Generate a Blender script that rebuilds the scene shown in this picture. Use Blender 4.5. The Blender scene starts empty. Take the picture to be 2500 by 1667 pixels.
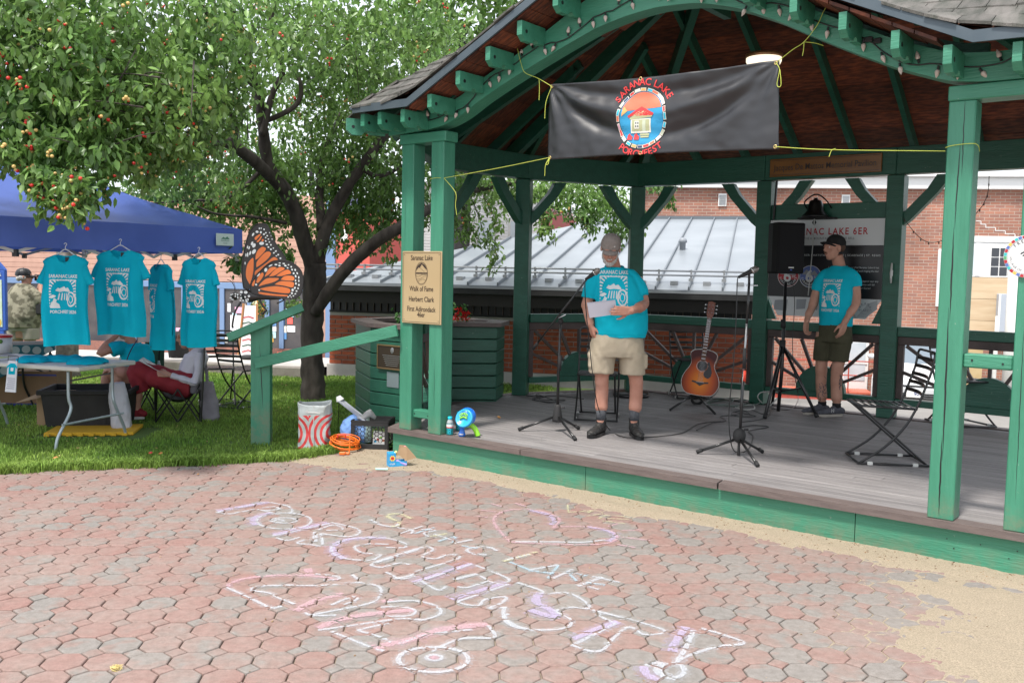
import bpy,bmesh,math,random
import numpy as np
from math import sin,cos,pi,radians,sqrt,atan2,hypot
from mathutils import Vector,Matrix,noise
from mathutils.bvhtree import BVHTree
random.seed(7)
rng=np.random.default_rng(11)
SC=bpy.context.scene
COL=SC.collection

# ------------------------------------------------------------ camera
FPX=2265.0
CAM=Vector((0,0,1.65));PITCH=.0741;ROLL=.020
c_f=Vector((0,cos(PITCH),-sin(PITCH)))
_u=Vector((0,sin(PITCH),cos(PITCH)));_r=Vector((1,0,0))
c_u=_u*cos(ROLL)-_r*sin(ROLL);c_r=_r*cos(ROLL)+_u*sin(ROLL)
cd=bpy.data.cameras.new('camera');cam=bpy.data.objects.new('camera',cd);COL.objects.link(cam)
cam.matrix_world=Matrix(((c_r.x,c_u.x,-c_f.x,CAM.x),(c_r.y,c_u.y,-c_f.y,CAM.y),(c_r.z,c_u.z,-c_f.z,CAM.z),(0,0,0,1)))
cd.sensor_width=36;cd.lens=FPX/2500*36;cd.clip_end=2000;cd.clip_start=.05
SC.camera=cam
# ------------------------------------------------------------ world, sun, exposure
SUN_EL=radians(63);SUN_AZ=radians(214) # azimuth measured clockwise from +y
wd=bpy.data.worlds.new('World');SC.world=wd;wd.use_nodes=True
nt=wd.node_tree;nt.nodes.clear()
sk=nt.nodes.new('ShaderNodeTexSky');sk.sky_type='NISHITA';sk.sun_disc=False
sk.sun_elevation=SUN_EL;sk.sun_rotation=SUN_AZ;sk.air_density=1.0;sk.dust_density=3.5;sk.ozone_density=1.0
hs=nt.nodes.new('ShaderNodeMixRGB');hs.blend_type='MIX';hs.inputs[0].default_value=.75;hs.inputs[2].default_value=(8.3,8.7,9.2,1)
bg=nt.nodes.new('ShaderNodeBackground');bg.inputs[1].default_value=.10
wo=nt.nodes.new('ShaderNodeOutputWorld')
nt.links.new(sk.outputs[0],hs.inputs[1]);nt.links.new(hs.outputs[0],bg.inputs[0]);nt.links.new(bg.outputs[0],wo.inputs[0])
sl=bpy.data.lights.new('sun','SUN');so=bpy.data.objects.new('sun',sl);COL.objects.link(so)
sl.energy=2.6;sl.angle=radians(7);sl.color=(1,.95,.88)
sd=Vector((sin(SUN_AZ)*cos(SUN_EL),cos(SUN_AZ)*cos(SUN_EL),sin(SUN_EL)))
so.rotation_euler=(-sd).to_track_quat('-Z','Y').to_euler();so.location=(0,0,30)
SC.view_settings.view_transform='Standard';SC.view_settings.look='None'
SC.view_settings.exposure=.92;SC.view_settings.gamma=1
SC.view_settings.use_curve_mapping=False
try:
 SC.cycles.max_bounces=6;SC.cycles.diffuse_bounces=2;SC.cycles.transparent_max_bounces=8
except Exception:pass

# ------------------------------------------------------------ photograph geometry -> world points
def ray(x,y):return c_f+c_r*((x-1250)/FPX)+c_u*(-(y-833.5)/FPX)
def G(x,y,z=0.0):
 d=ray(x,y);return CAM+d*((z-CAM.z)/d.z)
def YD(x,y,Y):
 d=ray(x,y);return CAM+d*(Y/d.y)
def PROJ(p):
 v=Vector(p)-CAM;z=v.dot(c_f)
 return(1250+FPX*v.dot(c_r)/z,833.5-FPX*v.dot(c_u)/z,z)
ZD=.25
PA=Vector((-1.057,8.211,0));PE=Vector((.786,-.618,0)).normalized();PN=Vector((-PE.y,PE.x,0))
PANG=atan2(PE.y,PE.x)
PAV=Matrix.Translation(PA)@Matrix.Rotation(PANG,4,'Z')
PINV=PAV.inverted()
def W(u,v,z=0.0):return PAV@Vector((u,v,z))
def UV(p):return PINV@Vector(p)
def FP(x,y,v):
 d=ray(x,y);p0=W(0,v);return UV(CAM+d*((p0-CAM).dot(PN)/d.dot(PN)))

# ------------------------------------------------------------ materials
def lk(nt,a,b):nt.links.new(a,b)
def M(name,col,col2=None,scale=6,rough=.6,bump=0,bscale=60,metal=0,spec=.5,detail=4,lo=.35,hi=.65,stretch=None,coord='Object',rand=0,island=0,trans=0,sheen=0,alpha=None,emit=None,coat=0):
 m=bpy.data.materials.new(name);m.use_nodes=True;nt=m.node_tree
 b=nt.nodes['Principled BSDF']
 b.inputs['Roughness'].default_value=rough;b.inputs['Metallic'].default_value=metal
 b.inputs['Specular IOR Level'].default_value=spec;b.inputs['Coat Weight'].default_value=coat
 b.inputs['Base Color'].default_value=(*col,1)
 vec=None
 if col2 is not None or bump:
  tc=nt.nodes.new('ShaderNodeTexCoord')
  if coord=='World':
   g=nt.nodes.new('ShaderNodeNewGeometry');vec=g.outputs['Position']
  else:vec=tc.outputs[coord]
  if stretch:
   mp=nt.nodes.new('ShaderNodeMapping');mp.inputs['Scale'].default_value=stretch;lk(nt,vec,mp.inputs[0]);vec=mp.outputs[0]
 cout=None
 if col2 is not None:
  n=nt.nodes.new('ShaderNodeTexNoise');n.inputs['Scale'].default_value=scale;n.inputs['Detail'].default_value=detail;lk(nt,vec,n.inputs['Vector'])
  r=nt.nodes.new('ShaderNodeValToRGB');r.color_ramp.elements[0].position=lo;r.color_ramp.elements[1].position=hi
  r.color_ramp.elements[0].color=(*col,1);r.color_ramp.elements[1].color=(*col2,1)
  lk(nt,n.outputs['Fac'],r.inputs[0]);cout=r.outputs[0]
 if rand or island:
  if island:
   g=nt.nodes.new('ShaderNodeNewGeometry');ro=g.outputs['Random Per Island'];am=island
  else:
   g=nt.nodes.new('ShaderNodeObjectInfo');ro=g.outputs['Random'];am=rand
  mr=nt.nodes.new('ShaderNodeMapRange');mr.inputs[3].default_value=1-am;mr.inputs[4].default_value=1+am;lk(nt,ro,mr.inputs[0])
  mx=nt.nodes.new('ShaderNodeVectorMath');mx.operation='SCALE'
  if cout:lk(nt,cout,mx.inputs[0])
  else:mx.inputs[0].default_value=col
  lk(nt,mr.outputs[0],mx.inputs['Scale']);cout=mx.outputs[0]
 if cout:lk(nt,cout,b.inputs['Base Color'])
 if bump:
  n2=nt.nodes.new('ShaderNodeTexNoise');n2.inputs['Scale'].default_value=bscale;n2.inputs['Detail'].default_value=5;lk(nt,vec,n2.inputs['Vector'])
  bp=nt.nodes.new('ShaderNodeBump');bp.inputs['Strength'].default_value=bump;bp.inputs['Distance'].default_value=.01
  lk(nt,n2.outputs['Fac'],bp.inputs['Height']);lk(nt,bp.outputs[0],b.inputs['Normal'])
 if trans:
  out=nt.nodes['Material Output'];t=nt.nodes.new('ShaderNodeBsdfTranslucent');ms=nt.nodes.new('ShaderNodeMixShader');ms.inputs[0].default_value=trans
  if cout:lk(nt,cout,t.inputs[0])
  else:t.inputs[0].default_value=(*col,1)
  lk(nt,b.outputs[0],ms.inputs[1]);lk(nt,t.outputs[0],ms.inputs[2]);lk(nt,ms.outputs[0],out.inputs[0])
 if emit:b.inputs['Emission Color'].default_value=(*emit[0],1);b.inputs['Emission Strength'].default_value=emit[1]
 return m
def glassm(name,col=(.8,.9,.9),rough=.05,alpha=.35):
 m=bpy.data.materials.new(name);m.use_nodes=True;nt=m.node_tree;b=nt.nodes['Principled BSDF']
 b.inputs['Base Color'].default_value=(*col,1);b.inputs['Roughness'].default_value=rough;b.inputs['Alpha'].default_value=alpha
 return m
def paint_green(name,c1,c2,rough=.42,st=(.8,7,7),zr=(-.02,.15)):
 """painted timber: brush grain along the wood, scuffs and weathered flecks"""
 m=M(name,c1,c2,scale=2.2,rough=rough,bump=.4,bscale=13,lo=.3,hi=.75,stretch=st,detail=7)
 nt=m.node_tree;b=nt.nodes['Principled BSDF']
 src=b.inputs['Base Color'].links[0].from_socket
 tc=nt.nodes.new('ShaderNodeTexCoord')
 n=nt.nodes.new('ShaderNodeTexNoise');n.inputs['Scale'].default_value=26;n.inputs['Detail'].default_value=8;n.inputs['Roughness'].default_value=.75;lk(nt,tc.outputs['Object'],n.inputs['Vector'])
 r=nt.nodes.new('ShaderNodeValToRGB');r.color_ramp.elements[0].position=.645;r.color_ramp.elements[1].position=.71
 lk(nt,n.outputs['Fac'],r.inputs[0])
 mx=nt.nodes.new('ShaderNodeMixRGB');mx.inputs[2].default_value=(.30,.36,.30,1);lk(nt,r.outputs[0],mx.inputs[0]);lk(nt,src,mx.inputs[1]);lk(nt,mx.outputs[0],b.inputs['Base Color'])
 sx=nt.nodes.new('ShaderNodeSeparateXYZ');lk(nt,tc.outputs['Object'],sx.inputs[0])
 mr=nt.nodes.new('ShaderNodeMapRange');mr.inputs[1].default_value=zr[0];mr.inputs[2].default_value=zr[1];mr.inputs[3].default_value=.75;mr.inputs[4].default_value=0;lk(nt,sx.outputs[2],mr.inputs[0])
 n3=nt.nodes.new('ShaderNodeTexNoise');n3.inputs['Scale'].default_value=9;n3.inputs['Detail'].default_value=8;n3.inputs['Roughness'].default_value=.7;lk(nt,tc.outputs['Object'],n3.inputs['Vector'])
 r3=nt.nodes.new('ShaderNodeValToRGB');r3.color_ramp.elements[0].position=.42;r3.color_ramp.elements[1].position=.68;lk(nt,n3.outputs['Fac'],r3.inputs[0])
 mu=nt.nodes.new('ShaderNodeMath');mu.operation='MULTIPLY';lk(nt,mr.outputs[0],mu.inputs[0]);lk(nt,r3.outputs[0],mu.inputs[1])
 m3=nt.nodes.new('ShaderNodeMixRGB');m3.inputs[2].default_value=(.22,.18,.12,1);lk(nt,mu.outputs[0],m3.inputs[0]);lk(nt,mx.outputs[0],m3.inputs[1]);lk(nt,m3.outputs[0],b.inputs['Base Color'])
 return m
MT={}
def mm(k,*a,**kw):
 MT[k]=M(k,*a,**kw);return MT[k]
MT['green']=paint_green('green_paint',(.040,.200,.122),(.058,.255,.160))
MT['green_v']=paint_green('green_paint_upright',(.040,.200,.122),(.058,.255,.160),st=(7,7,.8),zr=(.24,.42))
MT['green_shaded']=paint_green('green_paint_shaded',(.014,.090,.056),(.022,.120,.078))  # same green with interior shade put into the colour, also on the planter
mm('brown',(.060,.042,.038),(.095,.068,.060),rough=.6,bump=.3)
mm('deck',(.195,.182,.183),(.255,.238,.236),scale=3.0,rough=.6,bump=.35,bscale=30,rand=.13,stretch=(1,7,1),detail=8)
mm('nosing',(.115,.088,.082),(.155,.12,.11),rough=.6,bump=.4,stretch=(1,6,6),rand=.1)
mm('metal_trim',(.070,.095,.115),(.09,.115,.135),rough=.5,metal=.3)
mm('ceil',(.20,.052,.020),(.07,.019,.010),scale=9,rough=.7,bump=.3,rand=.45,stretch=(1,6,1),hi=.6)
mm('black',(.012,.012,.013),rough=.4)
mm('blackmat',(.016,.016,.017),(.024,.024,.025),rough=.75,bump=.1)
mm('blackmetal',(.014,.014,.015),rough=.28,spec=.6)
mm('chrome',(.6,.6,.62),rough=.25,metal=1)
mm('white',(.78,.78,.77),rough=.5)
mm('offwhite',(.55,.55,.52),(.62,.62,.60),rough=.6)
mm('graymetal',(.36,.37,.38),rough=.35,metal=.7)
mm('teal',(.009,.52,.68),(.011,.58,.75),scale=4,rough=.9,bump=.15,bscale=300,spec=.1,trans=.18)
mm('khaki',(.42,.355,.26),(.47,.40,.30),rough=.9,bump=.3,bscale=120,spec=.15)
mm('olive',(.065,.062,.038),(.085,.08,.05),rough=.9,bump=.3,bscale=150,spec=.15)
mm('skin',(.46,.215,.15),(.53,.27,.20),scale=9,rough=.55,bump=.06,bscale=120,spec=.35)
mm('skin2',(.46,.235,.165),(.54,.29,.21),scale=9,rough=.55,bump=.06,bscale=120,spec=.35)
mm('brick',(.30,.062,.026),(.37,.095,.042),scale=14,rough=.85,bump=.4,bscale=90,rand=.22)
mm('brick_i',(.30,.062,.026),(.37,.095,.042),scale=14,rough=.85,bump=.4,bscale=90,island=.22)
mm('mortar',(.36,.34,.31),rough=.9,bump=.3)
mm('concrete',(.42,.40,.37),(.50,.48,.45),scale=3,rough=.85,bump=.3,bscale=80)
mm('red',(.62,.03,.03),rough=.4)
mm('print_white',(.74,.78,.78),rough=.8)
mm('orange',(.80,.16,.02),rough=.45)
mm('card',(.36,.235,.13),(.40,.27,.16),rough=.85)
mm('rope',(.55,.62,.10),rough=.7)

# ------------------------------------------------------------ mesh helpers
def mesh(name,v,f):
 me=bpy.data.meshes.new(name);me.from_pydata([tuple(a)for a in v],[],f);me.update();return me
def link(name,me,mat=None,parent=None,smooth=False,kind=None,M4=None):
 o=bpy.data.objects.new(name,me);COL.objects.link(o)
 if mat is not None:
  ms=mat if isinstance(mat,(list,tuple))else[mat]
  if not me.materials:
   for x in ms:me.materials.append(x)
 if parent:o.parent=parent
 if M4 is not None:o.matrix_local=M4
 if smooth:
  me.polygons.foreach_set('use_smooth',[True]*len(me.polygons))
 if kind:o['kind']=kind
 return o
def tag(o,label=None,cat=None,group=None,kind=None):
 if label:o['label']=label
 if cat:o['category']=cat
 if group:o['group']=group
 if kind:o['kind']=kind
 return o
def thing(name,label,cat,M4=None,group=None,loc=None,rz=0):
 o=bpy.data.objects.new(name,None);COL.objects.link(o);o.empty_display_size=.1
 if M4 is not None:o.matrix_world=M4
 elif loc is not None:o.matrix_world=Matrix.Translation(Vector(loc))@Matrix.Rotation(rz,4,'Z')
 return tag(o,label,cat,group)
def copy_tree(o,parent=None):
 c=o.copy();COL.objects.link(c)
 if parent is not None:c.parent=parent
 for ch in o.children:copy_tree(ch,c)
 return c
def frame_to(a,b,roll=0):
 """matrix whose z axis runs from a to b, origin at a"""
 a=Vector(a);b=Vector(b);d=(b-a)
 q=d.to_track_quat('Z','Y');return Matrix.Translation(a)@q.to_matrix().to_4x4()@Matrix.Rotation(roll,4,'Z'),d.length
class MB:
 def __init__(s):s.v=[];s.f=[];s.m=[];s.cur=0
 def add(s,v,f,T=None):
  n=len(s.v)
  s.v+=[tuple(T@Vector(a))if T is not None else tuple(a)for a in v]
  s.f+=[tuple(i+n for i in a)for a in f];s.m+=[s.cur]*len(f);return s
 def box(s,x0,x1,y0,y1,z0,z1,T=None,b=0):
  if b:
   v=[];f=[]
   X=(x0,x1);Y=(y0,y1);Z=(z0,z1);idx={}
   for i in(0,1):
    for j in(0,1):
     for k in(0,1):
      sx,sy,sz=(1-2*i)*b,(1-2*j)*b,(1-2*k)*b
      idx[i,j,k]=len(v)
      v+=[(X[i],Y[j]+sy,Z[k]+sz),(X[i]+sx,Y[j],Z[k]+sz),(X[i]+sx,Y[j]+sy,Z[k])]
   g=lambda i,j,k,a:idx[i,j,k]+a
   def q(l,inv):f.append(tuple(l[::-1])if inv else tuple(l))
   for i in(0,1):q([g(i,0,0,0),g(i,1,0,0),g(i,1,1,0),g(i,0,1,0)],i==0)
   for j in(0,1):q([g(0,j,0,1),g(1,j,0,1),g(1,j,1,1),g(0,j,1,1)],j==1)
   for k in(0,1):q([g(0,0,k,2),g(1,0,k,2),g(1,1,k,2),g(0,1,k,2)],k==0)
   for i in(0,1):
    for j in(0,1):q([g(i,j,0,0),g(i,j,1,0),g(i,j,1,1),g(i,j,0,1)],(i+j)%2==0)
    for k in(0,1):q([g(i,0,k,0),g(i,1,k,0),g(i,1,k,2),g(i,0,k,2)],(i+k)%2==1)
   for j in(0,1):
    for k in(0,1):q([g(0,j,k,1),g(1,j,k,1),g(1,j,k,2),g(0,j,k,2)],(j+k)%2==0)
   for i in(0,1):
    for j in(0,1):
     for k in(0,1):q([g(i,j,k,0),g(i,j,k,1),g(i,j,k,2)],(i+j+k)%2==1)
   return s.add(v,f,T)
  v=[(x,y,z)for z in(z0,z1)for y in(y0,y1)for x in(x0,x1)]
  f=[(0,2,3,1),(4,5,7,6),(0,1,5,4),(2,6,7,3),(0,4,6,2),(1,3,7,5)]
  return s.add(v,f,T)
 def bar(s,a,b,w,h,roll=0,bv=0):
  T,L=frame_to(a,b,roll);return s.box(-w/2,w/2,-h/2,h/2,0,L,T,b=bv)
 def prism(s,pts,z0,z1,T=None):
  n=len(pts);v=[(p[0],p[1],z0)for p in pts]+[(p[0],p[1],z1)for p in pts]
  f=[tuple(range(n-1,-1,-1)),tuple(range(n,2*n))]+[(i,(i+1)%n,n+(i+1)%n,n+i)for i in range(n)]
  return s.add(v,f,T)
 def tube(s,pts,r,n=8,closed=False,caps=True,ry=None):
  P=[Vector(p)for p in pts];m=len(P);rs=r if isinstance(r,(list,tuple))else[r]*m
  v=[];up=None
  for i in range(m):
   if closed:t=P[(i+1)%m]-P[i-1]
   else:t=P[min(i+1,m-1)]-P[max(i-1,0)]
   if t.length<1e-9:t=Vector((0,0,1))
   t.normalize()
   if up is None:
    up=Vector((0,0,1))if abs(t.z)<.9 else Vector((1,0,0))
   x=up-t*up.dot(t)
   if x.length<1e-6:x=t.orthogonal()
   x.normalize();up=x;y=t.cross(x)
   for k in range(n):
    a=2*pi*k/n;v.append(P[i]+x*cos(a)*rs[i]+y*sin(a)*(rs[i]if ry is None else ry*rs[i]))
  f=[]
  for i in range(m if closed else m-1):
   j=(i+1)%m
   for k in range(n):f.append((i*n+k,i*n+(k+1)%n,j*n+(k+1)%n,j*n+k))
  if caps and not closed:f+=[tuple(range(n-1,-1,-1)),tuple(range((m-1)*n,m*n))]
  return s.add(v,f)
 def lathe(s,prof,n=16,T=None,caps=True):
  v=[];f=[];m=len(prof)
  for r,z in prof:
   for k in range(n):v.append((r*cos(2*pi*k/n),r*sin(2*pi*k/n),z))
  for i in range(m-1):
   for k in range(n):f.append((i*n+k,i*n+(k+1)%n,(i+1)*n+(k+1)%n,(i+1)*n+k))
  if caps:f+=[tuple(range(n-1,-1,-1)),tuple(range((m-1)*n,m*n))]
  return s.add(v,f,T)
 def sphere(s,c,r,n=10,m=7,T=None):
  rx,ry,rz=(r,r,r)if not isinstance(r,(tuple,list))else r
  v=[(c[0],c[1],c[2]-rz)];f=[]
  for i in range(1,m):
   a=-pi/2+pi*i/m
   for k in range(n):v.append((c[0]+rx*cos(a)*cos(2*pi*k/n),c[1]+ry*cos(a)*sin(2*pi*k/n),c[2]+rz*sin(a)))
  v.append((c[0],c[1],c[2]+rz));L=len(v)-1
  for k in range(n):
   f.append((0,1+(k+1)%n,1+k));f.append((L,1+(m-2)*n+k,1+(m-2)*n+(k+1)%n))
  for i in range(m-2):
   for k in range(n):f.append((1+i*n+k,1+i*n+(k+1)%n,1+(i+1)*n+(k+1)%n,1+(i+1)*n+k))
  return s.add(v,f,T)
 def loft(s,rings,T=None,n=24,e=2.0):
  """rings: (cx,cy,cz,rx,ry) horizontal super-ellipses"""
  v=[];f=[];m=len(rings)
  for cx,cy,cz,rx,ry in rings:
   for k in range(n):
    a=2*pi*k/n;ca,sa=cos(a),sin(a)
    v.append((cx+rx*math.copysign(abs(ca)**(2/e),ca),cy+ry*math.copysign(abs(sa)**(2/e),sa),cz))
  for i in range(m-1):
   for k in range(n):f.append((i*n+k,i*n+(k+1)%n,(i+1)*n+(k+1)%n,(i+1)*n+k))
  f+=[tuple(range(n-1,-1,-1)),tuple(range((m-1)*n,m*n))]
  return s.add(v,f,T)
 def build(s,name,mat,parent=None,smooth=False,kind=None,M4=None):
  me=mesh(name,s.v,s.f)
  o=link(name,me,mat,parent,smooth,kind,M4)
  if isinstance(mat,(list,tuple))and len(mat)>1:me.polygons.foreach_set('material_index',s.m)
  return o
def bez(pts,n=8):
 """smooth Catmull-Rom through points"""
 P=[Vector(p)for p in pts];out=[]
 for i in range(len(P)-1):
  p0=P[max(i-1,0)];p1=P[i];p2=P[i+1];p3=P[min(i+2,len(P)-1)]
  for k in range(n):
   t=k/n;out.append(.5*((2*p1)+(p2-p0)*t+(2*p0-5*p1+4*p2-p3)*t*t+(3*p1-p0-3*p2+p3)*t**3))
 out.append(P[-1]);return out
def lerp_tab(tab,x):
 if x<=tab[0][0]:return tab[0][1]
 for a,b in zip(tab,tab[1:]):
  if x<=b[0]:return a[1]+(b[1]-a[1])*(x-a[0])/(b[0]-a[0])
 return tab[-1][1]
def remesh(mb,voxel=.008,smooth=3,disp=None):
 me=mesh('tmp',mb.v,mb.f);o=bpy.data.objects.new('tmp',me);COL.objects.link(o)
 m=o.modifiers.new('r','REMESH');m.mode='VOXEL';m.voxel_size=voxel
 if smooth:
  q=o.modifiers.new('s','SMOOTH');q.factor=.5;q.iterations=smooth
 dg=bpy.context.evaluated_depsgraph_get();dg.update()
 r=bpy.data.meshes.new_from_object(o.evaluated_get(dg));bpy.data.objects.remove(o)
 if disp:
  n=len(r.vertices);co=np.empty(n*3);r.vertices.foreach_get('co',co);co=co.reshape(-1,3)
  no=np.empty(n*3);r.vertices.foreach_get('normal',no);no=no.reshape(-1,3)
  for i in range(n):co[i]+=no[i]*disp(co[i])
  r.vertices.foreach_set('co',co.ravel());r.update()
 r.polygons.foreach_set('use_smooth',[True]*len(r.polygons))
 return r
# ------------------------------------------------------------ flat print (lettering and shapes) as thin geometry
_tc={}
def text_tris(s,size=1.0,align='CENTER',bold=0.0,space=1.0):
 key=(s,round(bold,4),align,space)
 if key not in _tc:
  cu=bpy.data.curves.new('t','FONT');cu.body=s;cu.align_x=align;cu.offset=bold;cu.resolution_u=3;cu.space_character=space
  o=bpy.data.objects.new('t',cu);COL.objects.link(o)
  dg=bpy.context.evaluated_depsgraph_get();dg.update()
  me=bpy.data.meshes.new_from_object(o.evaluated_get(dg));me.calc_loop_triangles()
  V=[(v.co.x,v.co.y)for v in me.vertices];T=[tuple(t.vertices)for t in me.loop_triangles]
  bpy.data.objects.remove(o);bpy.data.meshes.remove(me);_tc[key]=(V,T)
 V,T=_tc[key]
 return[(x*size,y*size)for x,y in V],T
class Art:
 """2D shapes in layers; material slots by index"""
 def __init__(s):s.items=[]
 def poly(s,pts,m=0,layer=0):s.items.append(([tuple(p)for p in pts],[tuple(range(len(pts)))],m,layer));return s
 def ell(s,cx,cy,rx,ry,m=0,layer=0,n=28,a0=0,a1=2*pi):
  full=abs(a1-a0-2*pi)<1e-6
  return s.poly([(cx+rx*cos(a0+(a1-a0)*k/n),cy+ry*sin(a0+(a1-a0)*k/n))for k in range(n+(0 if full else 1))],m,layer)
 def ring(s,cx,cy,rx,ry,w,m=0,layer=0,n=32,a0=0,a1=2*pi):
  v=[];f=[]
  for k in range(n+1):
   a=a0+(a1-a0)*k/n;v+=[(cx+rx*cos(a),cy+ry*sin(a)),(cx+(rx-w)*cos(a),cy+(ry-w)*sin(a))]
  for k in range(n):f.append((2*k,2*k+2,2*k+3,2*k+1))
  s.items.append((v,f,m,layer));return s
 def line(s,pts,w,m=0,layer=0):
  v=[];f=[]
  for i,p in enumerate(pts):
   a=pts[max(i-1,0)];b=pts[min(i+1,len(pts)-1)];dx,dy=b[0]-a[0],b[1]-a[1];L=hypot(dx,dy)or 1
   nx,ny=-dy/L*w/2,dx/L*w/2;v+=[(p[0]+nx,p[1]+ny),(p[0]-nx,p[1]-ny)]
  for k in range(len(pts)-1):f.append((2*k,2*k+1,2*k+3,2*k+2))
  s.items.append((v,f,m,layer));return s
 def rect(s,x0,y0,x1,y1,m=0,layer=0):return s.poly([(x0,y0),(x1,y0),(x1,y1),(x0,y1)],m,layer)
 def text(s,t,x,y,size,m=0,layer=0,bold=0.0,rot=0,sx=1,align='CENTER',space=1.0):
  V,T=text_tris(t,size,align,bold,space);c,q=cos(rot),sin(rot)
  s.items.append(([(x+(a*sx)*c-b*q,y+(a*sx)*q+b*c)for a,b in V],T,m,layer));return s
 def arc_text(s,t,cx,cy,r,a_mid,size,m=0,layer=0,bold=0.0,inside=False,step=None,ry=None):
  ry=ry or r
  wd={'I':.45,' ':.45,'W':1.25,'M':1.2,'L':.8,'E':.85,'F':.85,'T':.85,'.':.4}
  ws=[wd.get(ch,1)for ch in t];tot=sum(ws);st=step or size*.78/r
  acc=0
  for ch,w in zip(t,ws):
   a=(acc+w/2-tot/2)*st;acc+=w
   ang=a_mid-a if not inside else a_mid+a
   px,py=cx+r*cos(ang),cy+ry*sin(ang)
   if ch!=' ':s.text(ch,px,py,size,m,layer,bold,ang-pi/2 if not inside else ang+pi/2)
  return s
 def build(s,name,mats,parent,T=Matrix(),off=.0015,bvh=None,ydir=Vector((0,-1,0)),step=.0004,sub=0,kind=None):
  """T maps (x, y, 0) -> local point of the parent; with bvh the point is pushed onto that surface along T's z"""
  v=[];f=[];mi=[]
  nz=(T.to_3x3()@Vector((0,0,1))).normalized()
  for V,F,m,layer in s.items:
   if sub:
    V=list(V);F=[tuple(q)for q in F]
    for _ in range(7):
     NF=[];ch=False;mid={}
     for q in F:
      if len(q)>4:
       for i in range(1,len(q)-1):NF.append((q[0],q[i],q[i+1]))
       ch=True;continue
      if len(q)==4:NF+=[(q[0],q[1],q[2]),(q[0],q[2],q[3])];ch=True;continue
      L=[hypot(V[q[i]][0]-V[q[(i+1)%3]][0],V[q[i]][1]-V[q[(i+1)%3]][1])for i in range(3)]
      if max(L)>sub:
       i=L.index(max(L));a,b,c=q[i],q[(i+1)%3],q[(i+2)%3]
       key=(min(a,b),max(a,b))
       if key not in mid:mid[key]=len(V);V.append(((V[a][0]+V[b][0])/2,(V[a][1]+V[b][1])/2))
       d=mid[key];NF+=[(a,d,c),(d,b,c)];ch=True
      else:NF.append(q)
     F=NF
     if not ch:break
   n=len(v)
   for x,y in V:
    p=T@Vector((x,y,0))
    if bvh:
     h=bvh.ray_cast(p+nz*.6,-nz)
     if h[0]is not None:p=h[0]
     else:
      h=bvh.find_nearest(p)
      if h[0]is not None:p=h[0]
    v.append(p+nz*(off+layer*step))
   f+=[tuple(i+n for i in q)for q in F];mi+=[m]*len(F)
  me=mesh(name,v,f);o=link(name,me,mats,parent,kind=kind)
  me.polygons.foreach_set('material_index',mi)
  return o
def fold(p,amp=.006,sc=9):return amp*noise.noise(Vector((p[0]*sc,p[1]*sc,p[2]*sc*.5)))
# ============================================================ ground, plaza, lawn, sand
def hz(x,y):
 """height of the outer ground: the street behind lies lower"""
 r=0.0
 if y>15.2:r=-.83*min(1,(y-15.2)/10.5)
 if x>3.3:
  t=min(1,max(0,(y-13.0)/3.2));t=t*t*(3-2*t);k=min(1,(x-3.3)/.7)
  r=min(r,-1.08*t*k)
 return r-.07
xs=np.concatenate([np.linspace(-90,-14,12),np.linspace(-13,14,82),np.linspace(15,90,12)])
ys=np.concatenate([np.linspace(-12,2,6),np.linspace(2.5,30,80),np.linspace(32,160,14)])
gv=[(x,y,hz(x,y))for y in ys for x in xs];nx=len(xs)
gf=[(j*nx+i,j*nx+i+1,(j+1)*nx+i+1,(j+1)*nx+i)for j in range(len(ys)-1)for i in range(nx-1)]
mm('asphalt',(.20,.19,.18),(.28,.265,.25),scale=1.5,rough=.9,bump=.4,bscale=60)
link('ground',mesh('ground',gv,gf),MT['asphalt'],smooth=True,kind='structure')

# lawn outline (world)
LP=[Vector((-16,6.3,0)),G(0,1153),G(150,1147),G(300,1140),G(440,1135),G(560,1130),G(690,1123),G(760,1114),G(835,1098),G(880,1088),
      Vector((-1.02,8.55,0)),W(-.35,1.3),W(-.8,2.6),W(-.3,4.0),W(0.4,4.6),Vector((1.6,13.2,0)),Vector((-1.5,14.05,0)),Vector((-2.72,14.3,0)),G(734,923),G(511,911),Vector((-16,17.2,0))]
def inside(x,y,P):
 c=False;n=len(P);j=n-1
 for i in range(n):
  if(P[i].y>y)!=(P[j].y>y)and x<(P[j].x-P[i].x)*(y-P[i].y)/(P[j].y-P[i].y)+P[i].x:c=not c
  j=i
 return c
bm=bmesh.new();vs=[bm.verts.new((p.x,p.y,-.004))for p in LP];bm.faces.new(vs);bmesh.ops.triangulate(bm,faces=bm.faces[:])
me=bpy.data.meshes.new('lawn');bm.to_mesh(me);bm.free()
mm('lawn',(.06,.115,.022),(.10,.17,.035),scale=2.2,rough=.95,bump=.6,bscale=90,coord='World')
link('lawn',me,MT['lawn'],kind='structure')
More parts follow.
